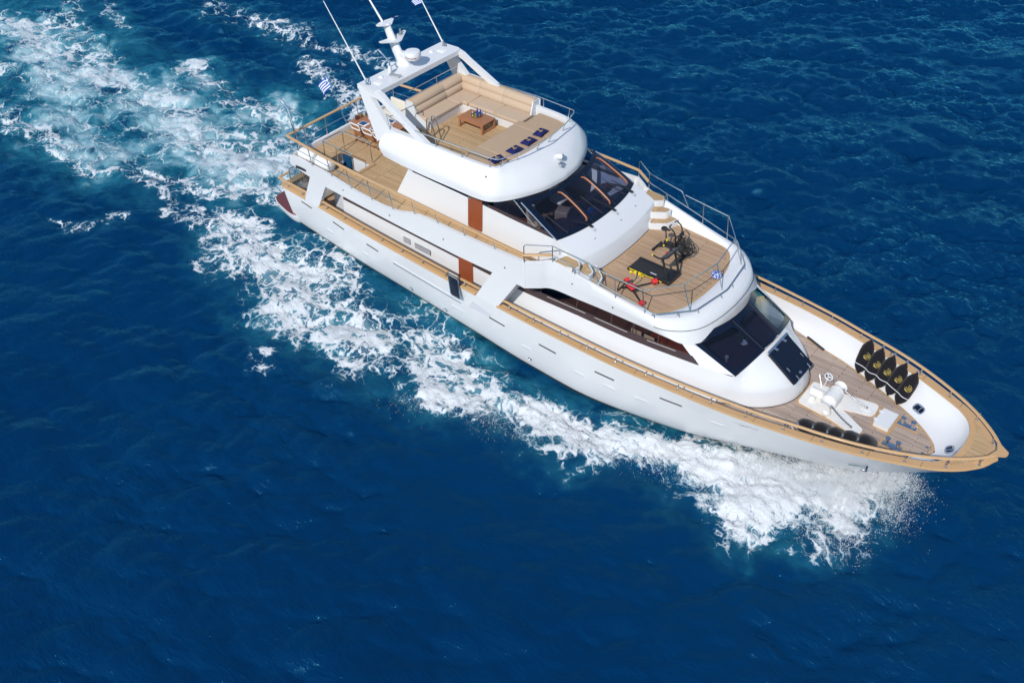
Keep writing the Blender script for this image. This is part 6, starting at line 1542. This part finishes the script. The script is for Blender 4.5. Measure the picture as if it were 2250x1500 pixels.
# ---- life rafts
def raft(loc, rz, lab):
    t = thing('life_raft', lab, 'life raft', loc, rz, 'white life raft canisters at the stern')
    b = MB(); pr = [(0.001, -0.46), (0.16, -0.46), (0.235, -0.42), (0.25, -0.3), (0.25, -0.02), (0.262, -0.015), (0.262, 0.015), (0.25, 0.02), (0.25, 0.3), (0.235, 0.42), (0.16, 0.46), (0.001, 0.46)]
    b.lathe(pr, (0, 0, 0.27), 26, Ry(math.pi / 2)); b.build('canister', M_['white_soft'], t)
    for x in (-0.33, -0.17, 0.17, 0.33):
        b = MB(); b.tube([(x, 0.252 * math.cos(a), 0.27 + 0.252 * math.sin(a)) for a in np.linspace(0, 6.283, 24, endpoint=False)], 0.013, 6, True); b.build('strap', M_['white'], t)
    b = MB()
    for x in (-0.28, 0.28): b.tube([(x, -0.26, 0.02), (x, -0.24, 0.18)], 0.02, 6); b.tube([(x, 0.26, 0.02), (x, 0.24, 0.18)], 0.02, 6); b.tube([(x, -0.26, 0.02), (x, 0.26, 0.02)], 0.02, 6)
    b.build('cradle', M_['steel'], t)
raft((-3.28, -2.72, 4.906), 0.02, 'white life raft canister nearest the stern corner'); raft((-2.25, -2.76, 4.906), -0.03, 'white life raft canister beside the stair opening')

# ---- fenders on the fore deck
def make_fender():
    t = thing('fender', 'black cloth fender', 'fender', (0, 0, 0), 0, 'black fenders on the fore deck')
    pr = [(0.001, -0.66), (0.03, -0.655), (0.05, -0.62), (0.13, -0.55), (0.215, -0.42), (0.25, -0.22), (0.252, 0.15), (0.225, 0.36), (0.14, 0.52), (0.05, 0.62), (0.03, 0.66), (0.001, 0.665)]
    b = MB(); b.lathe(pr, (0, 0, 0), 26); b.build('fender_body', M_['fender'], t, 60)
    b = MB(); b.tube([(0.045 * math.cos(a), 0, 0.70 + 0.045 * math.sin(a)) for a in np.linspace(0, 6.283, 12, endpoint=False)], 0.016, 6, True); b.tube([(0, 0, 0.70), (0.03, 0.10, 0.62), (0.03, 0.17, 0.50)], 0.014, 6); b.build('eyelet', M_['steel'], t)
    return t
def emblem(t, rot):
    """round gold mark with two upright bars on the side of the fender that faces the camera"""
    def on(u, w):
        u *= 1.35; w = -0.02 + (w + 0.02) * 1.35
        a = rot + u / 0.253; z = w
        r = 0.2535 if z < 0.15 else 0.2535 - 0.13 * (z - 0.15) ** 1.0
        return (r * math.cos(a), r * math.sin(a), z)
    b = MB()
    c = -0.02
    b.tube([on(0.088 * math.sin(a), c + 0.088 * math.cos(a)) for a in np.linspace(-0.5, 3.9, 24)], 0.006, 5)
    for u in (-0.022, 0.008, 0.034): b.tube([on(u, c - 0.045), on(u, c + 0.055)], 0.008, 5)
    b.tube([on(u, w) for u, w in ((0.034, c + 0.055), (0.06, c + 0.03), (0.062, c - 0.02), (0.034, c - 0.045))], 0.007, 5)
    b.tube([on(u, w) for u, w in ((-0.10, c - 0.01), (-0.075, c - 0.05), (-0.085, c - 0.075), (-0.05, c - 0.055), (-0.02, c - 0.07), (0.01, c - 0.05))], 0.007, 5)
    b.tube([on(u, w) for u, w in ((-0.09, c + 0.0), (-0.06, c + 0.02), (-0.055, c - 0.03), (-0.08, c - 0.06))], 0.006, 5)
    b.build('gold_emblem', M_['gold'], t)
f0 = make_fender(); emblem(f0, math.radians(-64))
lean = [('aftmost black fender of the row leaning on the port bulwark', 19.93, 2.46), ('second black fender from aft leaning on the port bulwark', 20.40, 2.28), ('middle black fender of the five on the port bulwark', 20.85, 2.17),
        ('fourth black fender from aft leaning on the port bulwark', 21.31, 2.07), ('foremost black fender of the row leaning on the port bulwark', 21.77, 1.85)]
pf = []
for i, (lab, x, y) in enumerate(lean):
    o = f0 if i == 0 else dup(f0, (0, 0, 0), 0, lab)
    o['label'] = lab; o['group'] = 'black fenders leaning on the port bulwark'
    o.location = (x, y, 2.75 - 0.02 * i); o.rotation_euler = Matrix.Rotation(-0.25, 3, 'Z').to_euler()
    o.rotation_euler = (Matrix.Rotation(0.10 - 0.06 * i, 3, 'Z') @ Matrix.Rotation(-0.88, 3, 'X')).to_euler()
    pf.append(o)
s0 = make_fender(); s0['label'] = 'aftmost'
sl_ = ['aftmost black fender of the row behind the starboard rail', 'second black fender from aft behind the starboard rail', 'middle black fender of the five behind the starboard rail', 'fourth black fender from aft behind the starboard rail', 'foremost black fender of the row behind the starboard rail']
for i, (x, y) in enumerate(((19.92, -2.02), (20.38, -1.86), (20.85, -1.79), (21.31, -1.63), (21.77, -1.48))):
    o = s0 if i == 0 else dup(s0, (0, 0, 0))
    o['label'] = sl_[i]; o['group'] = 'black fenders behind the starboard rail'
    o.location = (x, y, 2.70); o.rotation_euler = (Matrix.Rotation(-0.30, 3, 'Z') @ Matrix.Rotation(0.86, 3, 'X') @ Matrix.Rotation(2.2, 3, 'Z')).to_euler()
for i, o in enumerate([pf, None]):
    pass
b = MB(); b.tube(curve([(19.75, 1.98, 2.73), (20.15, 1.92, 2.72), (20.4, 1.80, 2.70), (20.65, 1.78, 2.73), (20.85, 1.69, 2.70), (21.1, 1.66, 2.71), (21.31, 1.58, 2.68), (21.6, 1.48, 2.66), (21.8, 1.38, 2.64), (22.02, 1.52, 2.5)], 5), 0.011, 6)
ln = b.build('fender_line', M_['flag_white'], None); tag(ln, 'thin white line tied across the five port fenders', 'rope')
b = MB(); b.tube(curve([(19.6, -2.62, 2.98), (19.9, -2.55, 2.72), (20.3, -2.45, 2.86), (20.6, -2.38, 2.66), (21.1, -2.25, 2.82), (21.5, -2.1, 2.62), (21.9, -1.98, 2.8)], 5), 0.012, 6)
ln = b.build('fender_line', M_['flag_white'], None); tag(ln, 'thin white line lashing the five starboard fenders', 'rope')

# ---- flags
def flag(name, label, staff_pt, du, dv, w, h):
    t = thing(name, label, 'flag', staff_pt, 0)
    def pt(u, v):
        wv = 0.06 * math.sin(5.5 * u + 1.5 * v) * (0.3 + u); sag = 0.25 * u * u * w
        return Vector(du) * (w * u) + Vector(dv) * (h * v) + Vector((0.4, 1.0, 0)).normalized() * wv + Vector((0, 0, -sag))
    for m, sel in ((M_['flag_blue'], 0), (M_['flag_white'], 1)):
        b = MB(); nu = 18
        for s in range(9):
            for i in range(nu):
                u0, u1 = i / nu, (i + 1) / nu
                for k in range(1):
                    v0, v1 = s / 9, (s + 1) / 9
                    c = 0 if s % 2 == 0 else 1
                    if u1 <= 0.39 and s < 5: c = 1 if (s == 2 or abs((u0 + u1) / 2 - 0.194) < 0.05) else 0
                    if c == sel: b.add([pt(u0, v0), pt(u1, v0), pt(u1, v1), pt(u0, v1)], [(0, 1, 2, 3)])
        if b.v: b.build('blue_stripes' if sel == 0 else 'white_stripes', m, t, 60)
flag('ensign', 'blue and white striped flag with a cross on the stern flagstaff', (-4.99, 0.28, 7.17), (-0.55, -0.55, -0.62), (0.38, 0, -0.92), 0.50, 0.52)
flag('courtesy_flag', 'small blue and white flag near the top of the port whip antenna', (-0.90, 2.2, 11.02), (-0.6, -0.55, -0.2), (0.55, 0, -0.83), 0.32, 0.26)

# ---- gym: treadmill, air bike, folding rower, weights, ball
tm = thing('treadmill', 'black treadmill with yellow side stripe on the gym deck', 'treadmill', (12.7, -0.52, 4.906))
b = MB(); b.box((0, 0, 0.085), (1.72, 0.80, 0.07), 0, 0.02); b.build('deck_frame', M_['black'], tm)
b = MB(); b.box((-0.16, 0, 0.125), (1.34, 0.56, 0.02), 0, 0.006); b.build('belt', M_['black_matt'], tm)
b = MB(); b.box((-0.02, 0.0, 0.137), (0.26, 0.05, 0.003)); b.xf(Matrix.Translation((0.12, -0.20, 0))); b.build('belt_mark', M_['grey'], tm)
for y in (-0.345, 0.345):
    b = MB(); b.box((-0.12, y, 0.13), (1.45, 0.10, 0.03), 0, 0.008); b.build('side_rail', M_['black'], tm)
b = MB(); b.box((-0.12, -0.408, 0.10), (1.40, 0.014, 0.035), 0, 0.003); b.build('side_stripe', M_['yellow'], tm)
b = MB(); b.box((0.66, 0, 0.15), (0.46, 0.82, 0.14), 0, 0.05, Ry(-0.06)); b.build('motor_hood', M_['black'], tm)
for y in (-0.385, 0.385):
    b = MB(); b.tube([(0.80, y, 0.10), (0.68, y, 0.6), (0.52, y * 0.98, 1.06)], [0.045, 0.04, 0.04], 8); b.build('upright', M_['black'], tm)
    b = MB(); b.tube([(0.58, y * 0.98, 1.06), (0.30, y * 0.98, 1.03), (0.12, y * 0.95, 1.05)], 0.030, 8); h = b.build('handle', M_['black'], tm)
    b = MB(); b.tube([(0.12, y * 0.95, 1.05), (0.07, y * 0.94, 1.055)], 0.032, 8); b.build('handle_tip', M_['yellow'], h)
    b = MB(); b.cyl((-0.84, y - 0.03, 0.06), (-0.84, y + 0.03, 0.06), 0.055, None, 14); b.build('foot_wheel', M_['black'], tm)
b = MB(); b.box((0.58, 0, 1.12), (0.36, 0.84, 0.06), 0, 0.025, Ry(-0.55)); cs = b.build('console', M_['black'], tm)
b = MB(); b.box((0.585, 0.05, 1.155), (0.20, 0.42, 0.012), 0, 0.004, Ry(-0.55)); b.build('screen', M_['dark_frame'], cs)
b = MB(); b.box((0.44, 0.02, 1.08), (0.07, 0.09, 0.05), 0, 0.015); b.build('safety_key', M_['red'], cs)

ab = thing('exercise_bike', 'black upright exercise bike with a big caged fan wheel', 'exercise bike', (12.5, 0.93, 4.906))
b = MB()
for x in (-0.60, 0.58): b.tube([(x, -0.27, 0.06), (x, 0.27, 0.06)], 0.045, 8); b.cyl((x, -0.30, 0.05), (x, -0.24, 0.05), 0.055); b.cyl((x, 0.24, 0.05), (x, 0.30, 0.05), 0.055)
b.build('foot_bar', M_['black'], ab)
b = MB(); b.tube([(-0.60, 0, 0.08), (-0.20, 0, 0.30), (0.30, 0, 0.32), (0.58, 0, 0.08)], 0.05, 8); b.tube([(0.1, 0, 0.3), (0.40, 0, 0.86)], 0.045, 8); b.box((-0.05, 0, 0.36), (0.55, 0.14, 0.20), 0, 0.05); b.build('frame', M_['black'], ab)
b = MB(); c = (0.50, 0, 0.52)
for y in (-0.07, 0.07):
    for r in (0.42, 0.30, 0.18): b.tube([(c[0] + r * math.cos(a), y * (1.0 if r == 0.42 else 1.5), c[2] + r * math.sin(a)) for a in np.linspace(0, 6.283, 36, endpoint=False)], 0.010 if r < 0.4 else 0.016, 6, True)
    for a in np.linspace(0, 6.283, 16, endpoint=False): b.tube([(c[0] + 0.08 * math.cos(a), y * 1.5, c[2] + 0.08 * math.sin(a)), (c[0] + 0.42 * math.cos(a), y, c[2] + 0.42 * math.sin(a))], 0.007, 5)
fw = b.build('fan_cage', M_['black'], ab)
b = MB()
for a in np.linspace(0, 6.283, 8, endpoint=False):
    q = MB(); q.box((0.22, 0, 0), (0.30, 0.09, 0.012)); q.xf(Matrix.Translation(c) @ Ry(a) @ Matrix.Identity(4)); b.add(q.v, q.f)
b.cyl((c[0], -0.08, c[2]), (c[0], 0.08, c[2]), 0.08); b.build('fan_blades', M_['black_matt'], fw)
b = MB(); b.tube([(-0.22, 0, 0.34), (-0.30, 0, 0.86)], 0.035, 8); b.build('seat_post', M_['steel'], ab)
b = MB(); b.lathe([(0.001, -0.05), (0.09, -0.04), (0.13, 0.0), (0.11, 0.045), (0.001, 0.055)], (-0.36, 0, 0.93), 18, Matrix.Diagonal((1.0, 1.0, 1, 1))); b.tube([(-0.30, 0, 0.95), (-0.12, 0, 0.95)], [0.07, 0.03], 10); b.build('saddle', M_['black_matt'], ab)
for y in (-0.20, 0.20):
    b = MB(); b.tube(curve([(0.20, y * 0.5, 0.35), (0.26, y, 0.8), (0.20, y * 1.25, 1.12), (-0.02, y * 1.3, 1.28)], 5), 0.026, 8); b.build('handle_arm', M_['black'], ab)
    b = MB(); b.tube([(-0.02, y * 1.3, 1.28), (-0.02, y * 0.6, 1.30)], 0.025, 8); b.build('hand_grip', M_['black_matt'], ab)
    b = MB(); b.tube([(0.0, y * 0.5, 0.36), (0.0 - 0.14 * np.sign(y), y * 0.6, 0.30)], 0.022, 6); b.box((-0.14 * np.sign(y), y * 0.95, 0.30), (0.14, 0.10, 0.04), 0, 0.01); b.build('pedal', M_['black'], ab)
b = MB(); b.box((0.38, 0, 1.0), (0.06, 0.24, 0.14), 0, 0.02, Ry(-0.4)); b.build('monitor', M_['black'], ab)
b = MB(); b.box((-0.20, 0.0, 0.50), (0.05, 0.08, 0.10), 0, 0.01); b.build('adjuster', M_['yellow'], ab)

rw = thing('folding_bench', 'black folding exercise bench with red pads beside the starboard rail', 'exercise bench', (12.7, -2.0, 4.906))
b = MB(); b.tube([(-0.42, -0.22, 0.03), (-0.42, 0.15, 0.03)], 0.025, 8); b.tube([(0.62, -0.42, 0.03), (0.78, -0.30, 0.03)], 0.025, 8); b.tube([(0.3, 0.9, 0.03), (0.45, 0.9, 0.03)], 0.02, 8)
b.tube([(-0.42, -0.02, 0.03), (-0.05, 0, 0.24), (0.68, -0.36, 0.06)], 0.028, 8); b.tube([(0.0, 0.05, 0.22), (0.38, 0.92, 0.10)], 0.024, 8)
b.tube([(-0.45, -0.2, 0.05), (-0.40, -0.16, 0.36), (-0.3, 0.12, 0.36), (-0.42, 0.14, 0.05)], 0.018, 6); b.build('frame', M_['black'], rw)
b = MB(); b.box((0.02, -0.02, 0.30), (0.36, 0.26, 0.06), -0.35, 0.025); b.build('seat', M_['red'], rw)
b = MB(); b.box((0.03, -0.03, 0.255), (0.40, 0.30, 0.04), -0.35, 0.015); b.build('seat_board', M_['black'], rw)
b = MB(); b.tube([(-0.33, 0.05, 0.36), (-0.24, 0.20, 0.38)], 0.07, 12); b.build('roller_pad', M_['red'], rw)
b = MB(); b.tube([(0.34, 0.80, 0.18), (0.46, 0.95, 0.18)], 0.10, 14); b.build('roller_pad', M_['red'], rw)
b = MB(); b.tube([(0.68, -0.46, 0.12), (0.72, -0.30, 0.12)], 0.09, 14); b.build('roller_pad', M_['red'], rw)
b = MB(); b.tube(curve([(-0.1, 0.05, 0.24), (0.0, 0.3, 0.5), (-0.08, 0.52, 0.62), (0.22, 0.55, 0.60)], 4), 0.017, 8); b.build('handle', M_['black'], rw)
def dumbbell(loc, rz, lab):
    b = MB(); b.tube([(-0.05, 0, 0.05), (0.05, 0, 0.05)], 0.018, 8)
    for x in (-0.085, 0.085): b.tube([(x - 0.04, 0, 0.055), (x - 0.03, 0, 0.055), (x + 0.03, 0, 0.055), (x + 0.04, 0, 0.055)], [0.04, 0.055, 0.055, 0.04], 8)
    o = b.build('dumbbell', M_['yellow'], None); o.location = loc; o.rotation_euler = (0, 0, rz); tag(o, lab, 'dumbbell', 'yellow dumbbells beside the treadmill')
dumbbell((12.12, -1.00, 4.91), 0.4, 'yellow dumbbell on the deck near the aft end of the treadmill'); dumbbell((12.44, -0.98, 4.91), -0.3, 'yellow dumbbell touching the middle of the treadmill side')
bl = thing('patterned_ball', 'round blue and white patterned cushion on the gym deck corner', 'ball', (14.62, 0.60, 4.906))
bs_ = [MB(), MB()]
n = 14
for j in range(n):
    for i in range(2 * n):
        def P(jj, ii):
            th = math.pi * jj / n; ph = math.pi * ii / n; return (0.20 * math.sin(th) * math.cos(ph), 0.20 * math.sin(th) * math.sin(ph), 0.15 + 0.15 * math.cos(th))
        m_ = 1 if (i % 3 == 0 or j % 3 == 0) and (i + j) % 2 == 0 else 0
        bs_[m_].add([P(j, i), P(j, i + 1), P(j + 1, i + 1), P(j + 1, i)], [(0, 1, 2, 3)])
bs_[0].build('cover', mat('blue_weave', (0.03, 0.09, 0.42), 0.6), bl, 60); bs_[1].build('white_pattern', M_['flag_white'], bl, 60)

# ---- inside, seen through the glass
def seat(loc, rz, lab):
    t = thing('helm_chair', lab, 'chair', loc, rz, 'cream helm chairs in the wheelhouse')
    b = MB(); b.box((0, 0, 0.62), (0.55, 0.55, 0.14), 0, 0.06); b.build('seat', M_['cream'], t)
    b = MB(); b.box((-0.26, 0, 0.98), (0.13, 0.52, 0.70), 0, 0.06, Ry(-0.12)); b.build('backrest', M_['cream'], t)
    b = MB(); b.cyl((0, 0, 0.0), (0, 0, 0.56), 0.06); b.lathe([(0.001, 0), (0.25, 0), (0.24, 0.03), (0.001, 0.05)]); b.build('pedestal', M_['steel'], t)
    for y in (-0.30, 0.30):
        b = MB(); b.box((0.0, y, 0.82), (0.40, 0.07, 0.07), 0, 0.02); b.build('armrest', M_['cream'], t)
seat((8.05, -1.45, 4.94), 0.1, 'cream helm chair behind the starboard windscreen pane'); seat((7.6, 0.5, 4.94), 0, 'cream helm chair behind the steering wheel')
t = thing('potted_plant', 'leafy green plant on the saloon shelf behind the middle front window', 'plant', (16.35, 0.05, 2.93))
b = MB(); b.lathe([(0.001, 0), (0.10, 0), (0.14, 0.2), (0.13, 0.22), (0.001, 0.2)], (0, 0, 0), 16); b.build('pot', M_['white'], t)
b = MB()
for i in range(90):
    a = random.uniform(0, 6.28); r = random.uniform(0.02, 0.26); z = 0.22 + random.uniform(0.0, 0.34) * (1 - r); c = Vector((r * math.cos(a), r * math.sin(a), z)); d = Vector((math.cos(a), math.sin(a), random.uniform(-0.3, 0.6))).normalized() * 0.09; s = d.cross(Vector((0, 0, 1))).normalized() * 0.025
    b.add([c, c + d * 0.5 + s, c + d, c + d * 0.5 - s], [(0, 1, 2, 3)])
b.build('leaves', M_['leaf'], t, weld=False)
t = thing('glass_vase', 'waisted glass vase on the saloon shelf behind the starboard front window', 'vase', (16.35, -1.25, 2.93))
b = MB(); b.lathe([(0.001, 0), (0.085, 0), (0.09, 0.08), (0.035, 0.22), (0.04, 0.25), (0.09, 0.40), (0.08, 0.45), (0.03, 0.5)], (0, 0, 0), 18); b.build('vase_body', mat('smoky_glass', (0.25, 0.28, 0.22), 0.1, 0.0, 0.5), t)
for (x, lab) in ((13.2, 'white dining chair by the long saloon window, farther aft'), (13.75, 'white dining chair by the long saloon window, farther forward')):
    t = thing('saloon_chair', lab, 'chair', (x, -2.0, 2.22), 0, 'white saloon chairs by the side window')
    b = MB(); b.box((0, 0, 0.45), (0.46, 0.46, 0.08), 0, 0.03); b.build('seat', M_['cream'], t)
    b = MB(); b.box((0, -0.22, 0.95), (0.44, 0.06, 0.9), 0, 0.03, Rx(0.1)); b.build('backrest', M_['cream'], t)
    for sx in (-0.2, 0.2):
        for sy in (-0.2, 0.2):
            b = MB(); b.box((sx, sy, 0.21), (0.04, 0.04, 0.42)); b.build('leg', M_['mahog'], t)
t = thing('saloon_table', 'polished wooden table inside the long saloon window', 'table', (14.2, -1.5, 2.22))
b = MB(); b.box((0, 0, 0.73), (1.7, 0.9, 0.05), 0, 0.02); b.build('table_top', M_['mahog'], t)
b = MB(); b.cyl((0, 0, 0), (0, 0, 0.7), 0.12); b.build('pedestal', M_['mahog'], t)
t = thing('saloon_settee', 'brown wooden settee with grey cushions inside the long saloon window', 'settee', (11.2, -2.0, 2.22))
b = MB(); b.box((0, 0, 0.22), (2.6, 0.8, 0.42), 0, 0.03); b.build('base', M_['mahog'], t)
b = MB(); b.box((0, 0.0, 0.5), (2.5, 0.76, 0.14), 0, 0.05); b.build('cushion', M_['tan'], t)
b = MB(); b.box((0, -0.30, 0.85), (2.5, 0.16, 0.6), 0, 0.05); b.build('backrest', mat('grey_cushion', (0.33, 0.32, 0.31), 0.9, var=0.3, vscale=8), t)
# ---------------------------------------------------------------- set the yacht and all it carries at its running trim
bpy.context.view_layer.update()
for _o in list(scene.objects):
    if _o.parent is None and _o.type in ('MESH', 'EMPTY') and _o.get('kind') is None:
        _o.matrix_world = TRIM @ _o.matrix_basis
